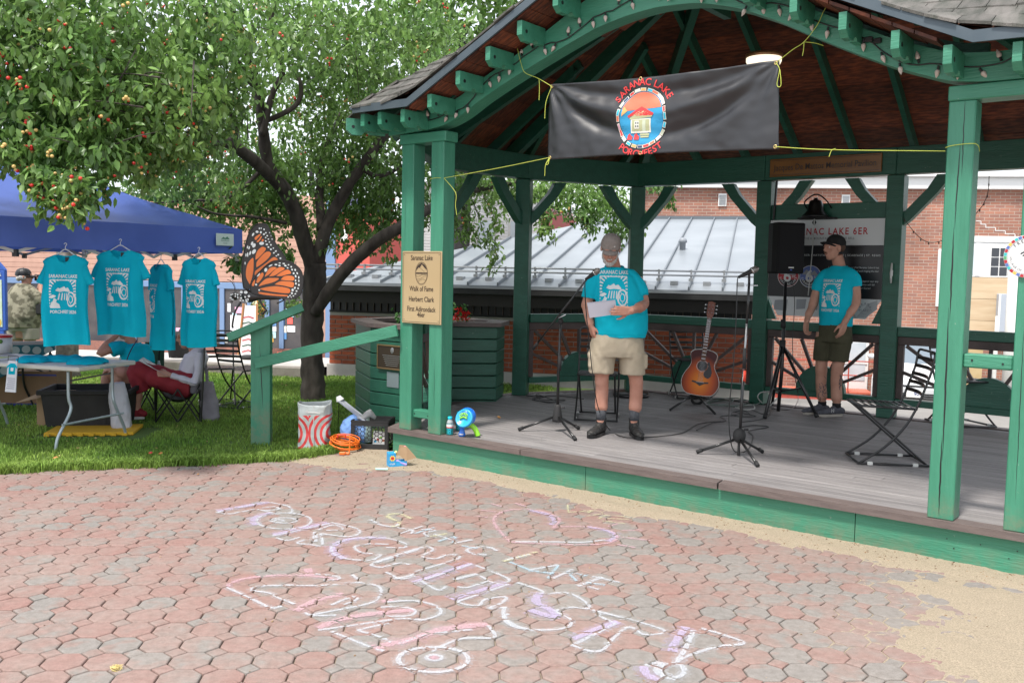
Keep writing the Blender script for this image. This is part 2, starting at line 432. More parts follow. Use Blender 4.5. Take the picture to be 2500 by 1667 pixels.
# grass blades
def grass_blades(N,xr,yr,poly,h0,h1,name,label,edge=None):
 P=[]
 x=rng.uniform(xr[0],xr[1],N*3);y=yr[0]+(yr[1]-yr[0])*rng.random(N*3)**1.45
 for a,b in zip(x,y):
  if inside(a,b,poly)and not(abs(a+4.02)<.52 and abs(b-9.02)<.34):P.append((a,b))
  if len(P)>=N:break
 P=np.array(P);n=len(P)
 nz=np.array([noise.noise(Vector((a*1.3,b*1.3,0)))for a,b in P])
 h=rng.uniform(h0,h1,n)*(1+.5*nz);a=rng.uniform(0,2*pi,n);w=rng.uniform(.0025,.0048,n)*(1+(P[:,1]-7)*.10)
 lean=rng.uniform(.1,.8,n)*h;la=rng.uniform(0,2*pi,n)
 V=np.zeros((n,5,3));ca,sa=np.cos(a),np.sin(a)
 V[:,0]=np.c_[P[:,0]-ca*w,P[:,1]-sa*w,np.full(n,-.004)];V[:,1]=np.c_[P[:,0]+ca*w,P[:,1]+sa*w,np.full(n,-.004)]
 mx,my=P[:,0]+np.cos(la)*lean*.4,P[:,1]+np.sin(la)*lean*.4
 V[:,2]=np.c_[mx+ca*w*.8,my+sa*w*.8,h*.6];V[:,3]=np.c_[mx-ca*w*.8,my-sa*w*.8,h*.6]
 V[:,4]=np.c_[P[:,0]+np.cos(la)*lean,P[:,1]+np.sin(la)*lean,h*.95]
 me=bpy.data.meshes.new(name);me.vertices.add(n*5);me.vertices.foreach_set('co',V.ravel())
 base=np.arange(n)[:,None]*5
 q=np.hstack([base+0,base+1,base+2,base+3]);t=np.hstack([base+3,base+2,base+4])
 L=np.hstack([q,t]).ravel();me.loops.add(len(L));me.loops.foreach_set('vertex_index',L)
 ls=(np.arange(n)[:,None]*7+np.array([0,4])).ravel();lt=np.tile([4,3],n)
 me.polygons.add(2*n);me.polygons.foreach_set('loop_start',ls);me.polygons.foreach_set('loop_total',lt);me.update();me.validate()
 return tag(link(name,me,MT['grass'],kind='stuff'),label,'grass')
mm('grass',(.13,.25,.04),(.27,.39,.08),scale=1.1,rough=.6,island=.45,coord='World',trans=.3,spec=.3)
grass_blades(150000,(-8.5,.6),(6.6,14.6),LP,.016,.042,'grass','short green lawn grass growing under and around the tent and tree')
# taller tufts along the paving edge
tf=[]
for a,b in zip(LP[1:9],LP[2:10]):
 for k in range(44):
  t=random.random();p=a.lerp(b,t);tf.append((p.x+random.gauss(0,.03),p.y+random.uniform(-.05,.10)))
def tufts(pts,name,label,hh=(.04,.09),nb=(14,26),mat='grass',wid=.004,spread=.03):
 V=[];F=[]
 for x,y,*z in pts:
  z0=z[0]if z else 0
  for _ in range(random.randint(*nb)):
   a=random.uniform(0,2*pi);h=random.uniform(*hh);l=random.uniform(.2,1.1)*h;d=random.uniform(0,2*pi);bx,by=x+random.gauss(0,spread),y+random.gauss(0,spread)
   n=len(V);c,s=cos(a)*wid,sin(a)*wid;mx,my=bx+cos(d)*l*.35,by+sin(d)*l*.35
   V+=[(bx-c,by-s,z0-.004),(bx+c,by+s,z0-.004),(mx+c,my+s,z0+h*.65),(mx-c,my-s,z0+h*.65),(bx+cos(d)*l,by+sin(d)*l,z0+h*.9)]
   F+=[(n,n+1,n+2,n+3),(n+3,n+2,n+4)]
 return tag(link(name,mesh(name,V,F),MT[mat],kind='stuff'),label,'grass')
tufts(tf,'grass_edge','ragged tufts of longer grass along the edge of the paving')

gb=MB()
for k in range(700):
 x,y=random.uniform(-7,.3),random.uniform(6.8,13.5)
 if not inside(x,y,LP):continue
 s=random.uniform(.006,.02);gb.add([(0,0,0),(s,s*.5,.004),(s*2,0,.002),(s,-s*.5,.003)],[(0,1,2,3)],Matrix.Translation((x,y,random.uniform(.012,.035)))@Matrix.Rotation(random.uniform(0,6),4,'Z')@Matrix.Rotation(random.gauss(0,.4),4,'X'))
mm('lawnlitter',(.30,.17,.06),(.45,.36,.16),scale=9,rough=.9,island=.5,coord='World')
tag(gb.build('lawn_litter',MT['lawnlitter'],kind='stuff'),'dry leaf scraps and clippings strewn over the lawn','litter')
# ---- pavers: octagons with small squares between
PIT=.1722;PANGL=radians(4.0);PO=Vector((-.294,3.862,0))
pe=Vector((cos(PANGL),sin(PANGL),0));pn=Vector((-sin(PANGL),cos(PANGL),0))
gr=M('paver',(.47,.125,.095),rough=.9);nt=gr.node_tree;bs=nt.nodes['Principled BSDF'];bs.inputs['Specular IOR Level'].default_value=.25
def paver_mat(name,island):
 m=bpy.data.materials.new(name);m.use_nodes=True;nt=m.node_tree;b=nt.nodes['Principled BSDF'];b.inputs['Roughness'].default_value=.88;b.inputs['Specular IOR Level'].default_value=.25
 N=nt.nodes.new
 g=N('ShaderNodeNewGeometry')
 if island:rv=g.outputs['Random Per Island']
 else:rv=N('ShaderNodeObjectInfo').outputs['Random']
 n1=N('ShaderNodeTexNoise');n1.inputs['Scale'].default_value=9;n1.inputs['Detail'].default_value=3;lk(nt,g.outputs['Position'],n1.inputs['Vector'])
 ma=N('ShaderNodeMath');ma.operation='MULTIPLY_ADD';lk(nt,rv,ma.inputs[0]);ma.inputs[1].default_value=.62;lk(nt,n1.outputs['Fac'],ma.inputs[2])
 # drift: redder to the left and far, greyer to the right
 sx=N('ShaderNodeSeparateXYZ');lk(nt,g.outputs['Position'],sx.inputs[0])
 md=N('ShaderNodeMath');md.operation='MULTIPLY_ADD';lk(nt,sx.outputs['X'],md.inputs[0]);md.inputs[1].default_value=.045;lk(nt,ma.outputs[0],md.inputs[2])
 r=N('ShaderNodeValToRGB');cr=r.color_ramp;cr.elements[0].position=.42;cr.elements[0].color=(.265,.132,.114,1);cr.elements[1].position=1.0;cr.elements[1].color=(.205,.195,.185,1)
 e=cr.elements.new(.66);e.color=(.262,.152,.132,1);e=cr.elements.new(.90);e.color=(.235,.172,.155,1)
 lk(nt,md.outputs[0],r.inputs[0])
 n2=N('ShaderNodeTexNoise');n2.inputs['Scale'].default_value=260;n2.inputs['Detail'].default_value=2;lk(nt,g.outputs['Position'],n2.inputs['Vector'])
 r2=N('ShaderNodeValToRGB');r2.color_ramp.elements[0].position=.35;r2.color_ramp.elements[0].color=(.80,.80,.80,1);r2.color_ramp.elements[1].position=.7;r2.color_ramp.elements[1].color=(1.28,1.28,1.28,1);lk(nt,n2.outputs['Fac'],r2.inputs[0])
 mx=N('ShaderNodeMixRGB');mx.blend_type='MULTIPLY';mx.inputs[0].default_value=1;lk(nt,r.outputs[0],mx.inputs[1]);lk(nt,r2.outputs[0],mx.inputs[2])
 # pale dust over everything
 n3=N('ShaderNodeTexNoise');n3.inputs['Scale'].default_value=1.7;n3.inputs['Detail'].default_value=7;lk(nt,g.outputs['Position'],n3.inputs['Vector'])
 r3=N('ShaderNodeValToRGB');r3.color_ramp.elements[0].position=.35;r3.color_ramp.elements[0].color=(.22,.22,.22,1);r3.color_ramp.elements[1].position=.75;r3.color_ramp.elements[1].color=(.62,.62,.62,1);lk(nt,n3.outputs['Fac'],r3.inputs[0])
 m2=N('ShaderNodeMixRGB');lk(nt,r3.outputs[0],m2.inputs[0]);lk(nt,mx.outputs[0],m2.inputs[1]);m2.inputs[2].default_value=(.29,.25,.225,1)
 n4=N('ShaderNodeTexNoise');n4.inputs['Scale'].default_value=26;n4.inputs['Detail'].default_value=6;n4.inputs['Roughness'].default_value=.7;lk(nt,g.outputs['Position'],n4.inputs['Vector'])
 r4=N('ShaderNodeValToRGB');r4.color_ramp.elements[0].position=.32;r4.color_ramp.elements[0].color=(.82,.81,.79,1);r4.color_ramp.elements[1].position=.62;r4.color_ramp.elements[1].color=(1.08,1.08,1.08,1);lk(nt,n4.outputs['Fac'],r4.inputs[0])
 m4=N('ShaderNodeMixRGB');m4.blend_type='MULTIPLY';m4.inputs[0].default_value=1;lk(nt,m2.outputs[0],m4.inputs[1]);lk(nt,r4.outputs[0],m4.inputs[2]);lk(nt,m4.outputs[0],b.inputs['Base Color'])
 bp=N('ShaderNodeBump');bp.inputs['Strength'].default_value=.5;bp.inputs['Distance'].default_value=.004;lk(nt,n2.outputs['Fac'],bp.inputs['Height']);lk(nt,bp.outputs[0],b.inputs['Normal'])
 return m
MT['paver']=paver_mat('paver_stone',False);MT['paver_i']=paver_mat('paver_stone_far',True)
gap=.0032;wo_=PIT/2-gap;s_=wo_*(sqrt(2)-1)
def octo(w,s):return[(w,-s),(w,s),(s,w),(-s,w),(-w,s),(-w,-s),(-s,-w),(s,-w)]
sq=(PIT/2-s_)-.004 # half diagonal of the small square
def tile(poly,bev=.0065,dep=.045,crn=.0035):
 n=len(poly);L=[hypot(*p)for p in poly]
 top=[(p[0]*(1-bev/l),p[1]*(1-bev/l),0)for p,l in zip(poly,L)];mid=[(p[0]*(1-.002/l),p[1]*(1-.002/l),-.0025)for p,l in zip(poly,L)]
 lo=[(p[0],p[1],-.007)for p in poly];bot=[(p[0],p[1],-dep)for p in poly]
 v=top+mid+lo+bot;f=[tuple(range(n))]
 for r in range(3):
  for i in range(n):f.append((r*n+i,(r+1)*n+i,(r+1)*n+(i+1)%n,r*n+(i+1)%n))
 return v,f
ov,of_=tile(octo(wo_,s_));sv,sf=tile([(sq,0),(0,sq),(-sq,0),(0,-sq)],bev=.008)
DECKP=[(-.02,0),(5.12,0),(5.8,1.35),(5.8,2.8),(5.12,4.12),(.02,4.12),(-.74,2.66),(-.70,1.45)]
DECKW=[W(u,v)for u,v in DECKP]
cells=[]
for i in range(-60,62):
 for j in range(-12,34):
  for kind,off in(('o',0),('s',.5)):
   c=PO+pe*((i+off)*PIT)+pn*((j+off)*PIT)
   if inside(c.x,c.y,LP)or inside(c.x,c.y,DECKW):continue
   if c.y<2.5 or c.y>9.3 or c.x<-7 or c.x>5.6:continue
   if UV(c)[1]>.02 and UV(c)[0]>-.3:continue
   X,Y_,Z_=PROJ(c)
   vis=-120<X<2620 and Y_<1790
   if not vis and(c.y<2.9):continue
   cells.append((Z_,kind,c,vis and X>-40 and X<2540 and Y_<1715))
cells.sort(key=lambda a:a[0])
plaza=link('plaza',mesh('plaza',[(-8,1.5,-.014),(7,1.5,-.014),(7,9.6,-.014),(-8,9.6,-.014)],[(0,1,2,3)]),None,kind='structure')
mm('bedding',(.34,.28,.21),(.26,.21,.16),scale=30,rough=.95,bump=.5,bscale=200,coord='World')
plaza.data.materials.append(MT['bedding'])
om=mesh('octagon_paver',ov,of_);om.materials.append(MT['paver']);smh=mesh('square_paver',sv,sf);smh.materials.append(MT['paver'])
cnt={'o':0,'s':0};rest={'o':MB(),'s':MB()}
for Z_,kind,c,vis in cells:
 T=Matrix.Translation((c.x,c.y,random.uniform(-.0025,.0016)))@Matrix.Rotation(PANGL+random.gauss(0,.008),4,'Z')@Matrix.Rotation(random.gauss(0,.008),4,'X')@Matrix.Rotation(random.gauss(0,.008),4,'Y')
 if vis and cnt[kind]<298:
  cnt[kind]+=1
  o=bpy.data.objects.new('octagon_paver' if kind=='o' else 'square_paver',om if kind=='o' else smh);COL.objects.link(o);o.parent=plaza;o.matrix_local=T
 else:
  rest[kind].add(ov if kind=='o' else sv,of_ if kind=='o' else sf,T)
rest['o'].build('octagon_paver_field',MT['paver_i'],plaza,kind='stuff');rest['s'].build('square_paver_field',MT['paver_i'],plaza,kind='stuff')

# ---- sand washed over the pavers and dirt by the crate
def sand_h(x,y):
 q=UV((x,y,0));v=q[1];n1=noise.noise(Vector((x*2.1,y*2.1,0)));n2=noise.noise(Vector((x*9,y*9,3)));n3=noise.noise(Vector((x*30,y*30,7)))
 w=.36+.12*n1;a=-.015+.040*max(0,1+v/(w*1.25))
 if q[0]<-1.2:a=-.05
 a-=.010*max(0,1-abs(q[0]-.3)/1.2)*0
 d=((q[0]-5.0)/.75)**2+((v+.50)/.36)**2;b=-.013+.016*(1.25-d)
 d2=((q[0]-5.45)/1.15)**2+((v+1.2)/.80)**2;b=max(b,-.013+.017*(1.25-d2))
 d3=((x+1.55)/.55)**2+((y-7.95)/.28)**2;c=-.010+.020*(1.1-d3)
 d4=((x+.95)/.9)**2+((y-7.70)/.20)**2;c=max(c,-.013+.018*(1.1-d4))
 h=max(a,b,c)
 return min(h,.010)+.006*n1+.0060*n2+.0030*n3+.003*noise.noise(Vector((x*70,y*70,1)))
st=.022;X0,X1,Y0,Y1=-2.4,4.0,3.3,8.6;nx=int((X1-X0)/st);ny=int((Y1-Y0)/st)
Hh={};V=[];idx={}
for j in range(ny+1):
 for i in range(nx+1):
  x=X0+i*st;y=Y0+j*st;q=UV((x,y,0))
  if q[1]>.12 and q[0]>-.25:continue
  if q[1]<-2.6 or q[0]>6.9:continue
  h=sand_h(x,y)
  if h<-.013:continue
  idx[i,j]=len(V);V.append((x,y,h))
Fc=[]
for(i,j)in idx:
 if(i+1,j)in idx and(i+1,j+1)in idx and(i,j+1)in idx:Fc.append((idx[i,j],idx[i+1,j],idx[i+1,j+1],idx[i,j+1]))
mm('sand',(.54,.44,.32),(.33,.27,.195),scale=150,rough=.95,bump=.9,bscale=420,coord='World',detail=8)
tag(link('sand',mesh('sand',V,Fc),MT['sand'],smooth=True,kind='stuff'),'pale sand washed over the pavers along the green platform skirt','sand')
# grit, leaf crumbs and twigs on the paving
gb=MB()
for k in range(900):
 a=random.random()
 if a<.45:u=random.uniform(-.6,5.6);v=-abs(random.gauss(0,.16));p=W(u,v,0)
 elif a<.75:p=Vector((random.uniform(-2.6,-.4),random.uniform(7.3,8.1),0))
 else:p=Vector((random.uniform(-4,3),random.uniform(3.4,7.4),0))
 s=random.uniform(.0015,.0042);z=max(0,sand_h(p.x,p.y));T=Matrix.Translation((p.x,p.y,z+s*.4))@Matrix.Rotation(random.uniform(0,6),4,'Z')
 gb.box(-s*random.uniform(.6,2),s*1.2,-s*.7,s*.7,-s*.5,s*.5,T)
mm('litter',(.16,.085,.04),(.30,.22,.13),scale=40,rough=.9,island=.5)
tag(gb.build('grit',MT['litter'],kind='stuff'),'brown crumbs and grit scattered on the paving and sand','litter')

def leaf_mesh(L=.05,Wd=.03,curl=.012):
 return[(0,0,0),(L*.3,Wd*.42,curl*.4),(L*.68,Wd*.40,curl),(L,0,curl*.5),(L*.68,-Wd*.40,curl),(L*.3,-Wd*.42,curl*.4),(L*.34,0,-curl*.25),(L*.68,0,curl*.3)],[(0,6,1),(1,6,7,2),(2,7,3),(0,5,6),(5,4,7,6),(4,3,7)]
mm('dryleaf',(.42,.17,.05),(.55,.30,.08),scale=20,rough=.7)
mm('redleaf',(.50,.05,.04),rough=.6)
lv,lf=leaf_mesh()
for px,py,s,m,lab in[(1424,1022,1.5,'dryleaf',None)]:
 p=G(px-205,py,ZD)
for nm,p,s,m,lab in[('fallen_leaf',G(1222,1022,ZD),1.3,'dryleaf','curled orange dry leaf lying on the deck boards left of the microphone stand'),
                         ('fallen_leaf',G(480,1160,0),.55,'dryleaf','small yellow leaf on the pavers below the green post'),
                         ('fallen_leaf',G(285,1590,0),.01,'dryleaf',None)]:
 if lab is None:continue
 tag(link(nm,mesh('leaf',lv,lf),MT[m],M4=Matrix.Translation(p+Vector((0,0,.006)))@Matrix.Rotation(random.uniform(0,3),4,'Z')@Matrix.Scale(s,4)),lab,'leaf')
for px,py,m,lab in[(128,1118,'dryleaf','brown leaf in the grass at the far left near the paving'),(362,1107,'redleaf','crimson petal lying in the grass near the paving edge'),(386,1108,'dryleaf','small yellow leaf in the grass beside the crimson petal')]:
 tag(link('fallen_leaf',mesh('leaf',lv,lf),MT[m],M4=Matrix.Translation(G(px,py,.045))@Matrix.Rotation(random.uniform(0,3),4,'Z')@Matrix.Rotation(.4,4,'X')@Matrix.Scale(.9,4)),lab,'leaf')
# dry grass clump on the pavers, bottom left
cl=MB();c0=G(285,1632,.003)
for k in range(34):
 a=random.uniform(0,6.28);r=random.uniform(.006,.028);pts=[c0+Vector((cos(a+t*2.3)*r*(1-.4*t),sin(a+t*2.3)*r*(1-.4*t),.003+.010*sin(t*3+k)))for t in(0,.3,.6,.9,1.2)]
 cl.tube(pts,.0011,4)
mm('straw',(.62,.50,.20),rough=.8)
tag(cl.build('straw_clump',MT['straw']),'small tangled clump of dry straw on the pavers at bottom left','straw')
# leafy weeds
wv,wf=leaf_mesh(.07,.045,.01)
mm('weed',(.10,.25,.05),(.16,.33,.07),scale=20,rough=.6,island=.3,trans=.2)
for c,n,R,lab in[(G(945,1094,0),46,.085,'low green weed with toothed leaves growing under the milk crate'),(W(5.42,-.20,0),40,.13,'green weeds at the foot of the platform skirt at far right')]:
 w=MB()
 for k in range(n):
  a=random.uniform(0,6.28);r=random.uniform(0,R);s=random.uniform(.5,1.0)
  w.add(wv,wf,Matrix.Translation(c+Vector((cos(a)*r,sin(a)*r*.6,random.uniform(.005,.045))))@Matrix.Rotation(a+random.gauss(0,.5),4,'Z')@Matrix.Rotation(random.uniform(-.5,.2),4,'Y')@Matrix.Scale(s,4))
 tag(w.build('weed',MT['weed']),lab,'weed')

# ---- chalk drawing
def chalkmat(name,col,lo_=.15,hi_=.90):
 m=bpy.data.materials.new(name);m.use_nodes=True;nt=m.node_tree;b=nt.nodes['Principled BSDF'];N=nt.nodes.new
 b.inputs['Base Color'].default_value=(*col,1);b.inputs['Roughness'].default_value=1;b.inputs['Specular IOR Level'].default_value=0
 g=N('ShaderNodeNewGeometry');n=N('ShaderNodeTexNoise');n.inputs['Scale'].default_value=230;n.inputs['Detail'].default_value=4;lk(nt,g.outputs['Position'],n.inputs['Vector'])
 r=N('ShaderNodeValToRGB');r.color_ramp.elements[0].position=.40;r.color_ramp.elements[0].color=(lo_,lo_,lo_,1);r.color_ramp.elements[1].position=.62;r.color_ramp.elements[1].color=(hi_,hi_,hi_,1);lk(nt,n.outputs['Fac'],r.inputs[0]);lk(nt,r.outputs[0],b.inputs['Alpha'])
 return m
CH={'w':chalkmat('chalk_white',(.58,.60,.64)),'p':chalkmat('chalk_pink',(.60,.40,.44)),'v':chalkmat('chalk_lilac',(.52,.45,.62)),'y':chalkmat('chalk_yellow',(.60,.58,.38)),'b':chalkmat('chalk_blue',(.42,.56,.64))}
for c_,k_ in list(CH.items()):CH[c_.upper()]=chalkmat(k_.name+'_dust',tuple(k_.node_tree.nodes['Principled BSDF'].inputs['Base Color'].default_value)[:3],.0,.34)
def in_joint(x,y):
 d=Vector((x,y,0))-PO;a=d.dot(pe)/PIT;b=d.dot(pn)/PIT
 fa=abs(a-round(a))*PIT;fb=abs(b-round(b))*PIT
 if fa+fb>PIT-sq-.0045:return(PIT-fa-fb)>sq-.003
 return fa>wo_-.003 or fb>wo_-.003 or(fa+fb)>wo_+s_-.005
def strokes(name,label,cat,items,ox,oy,sc):
 """items: (colour, width m, [(x, y)...]) in the zoomed picture; laid on the paver tops in short pieces"""
 root=thing(name,label,cat)
 by={};random.seed(len(items))
 items=[(c_.upper(),w_*2.3+.012,p_)for c_,w_,p_ in items]+items
 for col,w,pts in items:
  P=[G(ox+x*sc,oy+y*sc,.0025)for x,y in pts]
  if len(P)>2:P=bez(P,6)
  mb=by.setdefault(col,MB())
  for a,b in zip(P,P[1:]):
   L=(b-a).length
   if L<1e-6:continue
   n=max(1,int(L/.010));d=(b-a)/L;q=Vector((-d.y,d.x,0));m=max(1,round(w/.011));W1=w*random.uniform(.75,1.15);halo=col.isupper();zz_=.0004 if halo else.0012
   for i in range(n):
    for k in range(m):
     c0=-W1/2+W1*k/m;c1=-W1/2+W1*(k+1)/m
     p0=a+(b-a)*(i/n);p1=a+(b-a)*((i+1)/n);cc=(p0+p1)/2+q*(c0+c1)/2
     if in_joint(cc.x,cc.y):continue
     if random.random()<(.35 if halo and k in(0,m-1)else.03):continue
     z=Vector((0,0,zz_+random.uniform(0,.0004)))
     mb.add([p0+q*c0+z,p1+q*c0+z,p1+q*c1+z,p0+q*c1+z],[(0,1,2,3)])
 for c,mb in by.items():
  if mb.v:mb.build('chalk_stroke',CH[c],root,kind='stuff')
 return root
def el(cx,cy,rx,ry,a0=0,a1=360,n=14):return[(cx+rx*cos(radians(a0+(a1-a0)*k/n)),cy+ry*sin(radians(a0+(a1-a0)*k/n)))for k in range(n+1)]
K=.6378
T_,B_=.017,.044
strokes('chalk_lettering','large white and lilac chalk word PORCHFEST in outline letters running across the pavers','chalk drawing',[
 ('w',T_,[(200,155),(250,164),(290,155)]),('v',B_,[(205,152),(400,118)]),('w',T_,[(205,157),(395,117)]),('w',T_,[(395,117),(470,132),(492,150),(480,162)]),('w',T_,[(300,156),(350,145),(390,153),(440,165)]),('w',T_,[(370,142),(420,135),(440,146),(380,150)]),
 ('w',T_,el(460,190,105,31)),('v',B_,el(450,190,110,32,150,250)),('w',T_,el(460,188,50,10)),('w',.02,el(440,190,18,5)),
 ('v',B_,[(420,243),(630,196)]),('w',T_,[(415,248),(635,200)]),('w',T_,[(640,196),(735,218),(748,238),(700,250),(600,238)]),('w',T_,[(430,254),(470,265),(520,252)]),('w',.03,[(580,232),(578,270)]),('w',T_,[(600,238),(605,284),(560,280),(510,275),(540,262)]),('w',T_,[(590,225),(650,205),(685,222),(620,226)]),
 ('w',T_,[(925,292),(920,275),(850,256),(760,254),(690,265),(645,288),(650,315),(700,335),(790,342)]),('v',B_,[(850,254),(720,258),(655,280),(650,312),(690,334)]),('w',T_,[(925,292),(850,292)]),('w',.02,[(860,280),(780,278),(730,290),(760,312),(830,318),(800,340)]),
 ('w',T_,[(790,357),(985,292),(1030,300),(990,325),(1040,335),(1090,318),(1130,332),(985,378),(940,400),(880,412)]),('w',.026,[(800,352),(975,298)]),('w',T_,[(790,357),(830,368),(905,350),(940,358)]),('w',T_,[(850,385),(905,412),(960,400)]),
 ('v',B_,[(955,425),(1180,352)]),('w',T_,[(950,430),(1180,355)]),('w',T_,[(1195,360),(1320,412),(1275,430),(1210,400)]),('w',T_,[(985,420),(1050,455),(1080,440)]),('w',.024,[(1110,415),(1200,392)]),('w',T_,[(1120,440),(1160,445),(1240,420)]),
 ('v',B_,[(1100,490),(1310,425)]),('w',T_,[(1120,500),(1320,432)]),('w',T_,[(1110,500),(1200,515),(1230,490),(1310,480),(1290,505),(1240,525),(1310,520)]),('w',T_,[(1350,425),(1450,460),(1420,475)]),
 ('w',.02,el(1440,540,140,68,95,200)),('v',B_,[(1440,465),(1425,500),(1480,530),(1500,560),(1400,530)]),('w',.018,[(1460,470),(1540,465),(1600,490),(1630,525),(1560,520),(1500,535),(1550,560),(1555,590),(1500,605),(1400,606),(1330,590),(1300,560),(1320,545)]),
 ('v',B_,[(1560,640),(1740,575)]),('w',T_,[(1640,530),(1910,605),(1840,625),(1780,595),(1720,640),(1690,675),(1645,690),(1560,665)]),('w',.02,[(1560,668),(1730,582)]),('w',T_,[(1730,582),(1680,560),(1660,535)])],
 400,1150,K)
strokes('chalk_lettering','big white chalk exclamation mark and arrow at the lower right end of the word','chalk drawing',[
 ('w',.026,[(2028,608),(2000,670),(1965,730)]),('v',.04,[(1998,595),(1960,650),(1945,690)]),('w',.018,[(2055,600),(2140,625),(2222,658),(2120,670),(2010,705),(1960,730)]),
 ('w',.024,el(1950,762,42,28)),('v',.04,[(1835,745),(1850,780),(1900,798)]),('w',.026,[(1845,745),(1870,735),(1915,735),(1885,755),(1905,782),(1960,795)])],400,1150,K)
strokes('chalk_lettering','smaller white and yellow chalk words SARANAC LAKE slanting across the pavers','chalk drawing',[
 ('y',.024,[(945,182),(920,168),(880,162),(855,172),(890,190),(905,205),(870,212)]),('w',.022,[(790,185),(830,205),(880,212),(900,200)]),
 ('w',T_,[(905,238),(990,210)]),('w',T_,[(890,215),(950,225),(945,240)]),('b',T_,[(960,238),(1035,215)]),('w',T_,[(985,222),(1040,226),(995,236),(1015,250)]),('y',T_,[(1020,250),(1085,238)]),('w',T_,[(1035,240),(1100,262)]),('b',T_,[(1050,268),(1115,250),(1105,275)]),('w',.02,[(1110,275),(1180,262)]),('w',.022,[(1275,305),(1250,292),(1200,290),(1160,300),(1180,315),(1235,320)]),('b',T_,[(1140,285),(1200,295)]),
 ('y',.016,[(1300,345),(1430,308)]),('w',.026,[(1310,340),(1400,318)]),('b',T_,[(1320,345),(1400,378)]),('w',.02,[(1400,378),(1510,358)]),('b',T_,[(1395,380),(1500,392)]),('b',T_,[(1510,360),(1470,410)]),('w',.022,[(1490,410),(1565,375)]),('b',T_,[(1540,385),(1620,400)]),('b',T_,[(1555,395),(1580,420)]),('w',.022,[(1585,440),(1680,405)]),('w',T_,[(1640,402),(1745,425)]),('b',T_,[(1615,425),(1690,435)]),('w',T_,[(1605,435),(1665,452)])],400,1150,K)
strokes('chalk_heart','pink and lilac chalk heart with short rays around it','chalk drawing',[
 ('p',.018,[(1330,273),(1300,245),(1268,205),(1265,178),(1290,158),(1340,146),(1410,147),(1480,163),(1512,182),(1510,198),(1490,218),(1530,212),(1620,212),(1700,225),(1735,248),(1715,270),(1650,280),(1500,279),(1330,271)]),
 ('v',.034,[(1400,150),(1470,165),(1495,190),(1480,205)]),('v',.034,[(1620,212),(1700,228),(1728,248),(1700,268)]),('w',.022,[(1345,270),(1500,270),(1600,272),(1690,262)]),
 ('p',.015,[(1210,148),(1275,156)]),('p',.015,[(1252,124),(1318,142)]),('p',.015,[(1345,122),(1402,140)]),('p',.015,[(1190,172),(1240,176)]),('p',.015,[(1755,226),(1832,225)]),('p',.015,[(1750,252),(1862,265)]),('p',.015,[(1735,280),(1805,292)]),('p',.015,[(1700,212),(1740,200)])],400,1150,K)
strokes('chalk_lettering','thin yellow chalk letters WE beside the heart near the platform','chalk drawing',[
 ('y',.012,[(1545,128),(1550,158)]),('y',.012,[(1548,157),(1640,150)]),('y',.012,[(1640,150),(1622,160)]),('y',.012,[(1615,172),(1685,162)]),('y',.012,[(1665,182),(1700,168),(1790,178)]),('y',.012,[(1690,180),(1780,184)]),('y',.012,[(1680,190),(1765,200)])],400,1150,K)
strokes('chalk_lettering','pink chalk outline letters at the lower left of the chalk words','chalk drawing',[
 ('p',.026,[(240,442),(290,415),(400,400),(520,398),(610,405),(670,415)]),('w',T_,[(240,444),(320,480),(410,522),(450,515)]),('w',T_,[(450,437),(360,440),(335,455),(400,465),(440,485),(500,508)]),('p',.04,[(550,372),(560,400)]),('w',T_,[(580,392),(660,402),(670,412),(610,418)]),('w',T_,[(450,435),(600,437),(740,425),(820,440),(830,470),(800,500),(720,520),(560,550)]),
 ('p',.045,[(505,535),(590,490),(690,470)]),('w',T_,[(540,540),(570,552),(660,550)]),('w',T_,[(640,512),(720,480),(740,490),(690,510)]),('w',T_,[(720,395),(745,415)]),('p',.05,[(850,490),(860,500)])],400,1150,K)
strokes('chalk_lettering','pink and white chalk outline letters at the bottom centre ending in a circle','chalk drawing',[
 ('p',.045,[(590,600),(680,565),(800,545),(960,530)]),('w',T_,[(590,607),(650,600),(900,565),(990,570)]),('w',T_,[(855,500),(950,495),(1030,510),(1062,535),(1040,555),(985,570)]),('w',T_,[(830,520),(900,518),(960,530),(940,552),(830,555)]),('w',T_,[(740,608),(860,580)]),('w',T_,[(640,612),(790,672)]),('w',T_,[(740,608),(830,635),(870,655)]),
 ('p',.05,[(800,675),(960,640),(1060,605),(1240,585)]),('w',T_,[(900,660),(1010,625),(1180,605)]),('w',T_,[(1240,590),(1265,635),(1140,640),(1040,680),(1035,690)]),('w',.022,el(1032,720,135,48)),('w',.02,el(1035,713,30,11)),('p',.03,el(1035,713,12,4)),('w',T_,[(810,678),(850,690)])],400,1150,K)
# ============================================================ background buildings
def wall_frame(p0,p1):
 """frame with x along p0->p1, y away from the camera, z up"""
 d=Vector((p1[0]-p0[0],p1[1]-p0[1],0));L=d.length;d.normalize();n=Vector((-d.y,d.x,0))
 return Matrix(((d.x,n.x,0,p0[0]),(d.y,n.y,0,p0[1]),(0,0,1,p0[2]),(0,0,0,1))),L
def cam_px_x(M4,x,y=0,z=1):return PROJ(M4@Vector((x,y,z)))
# ---- low brick building with standing-seam metal roof
RD=Vector((.255,.967,0));RE=Vector((.967,-.255,0)) # up-slope direction, eave direction
e0=YD(742,690,13.95);e0.z=0
def roofp(a,b,z):return e0+RE*a+RD*b+Vector((0,0,z))
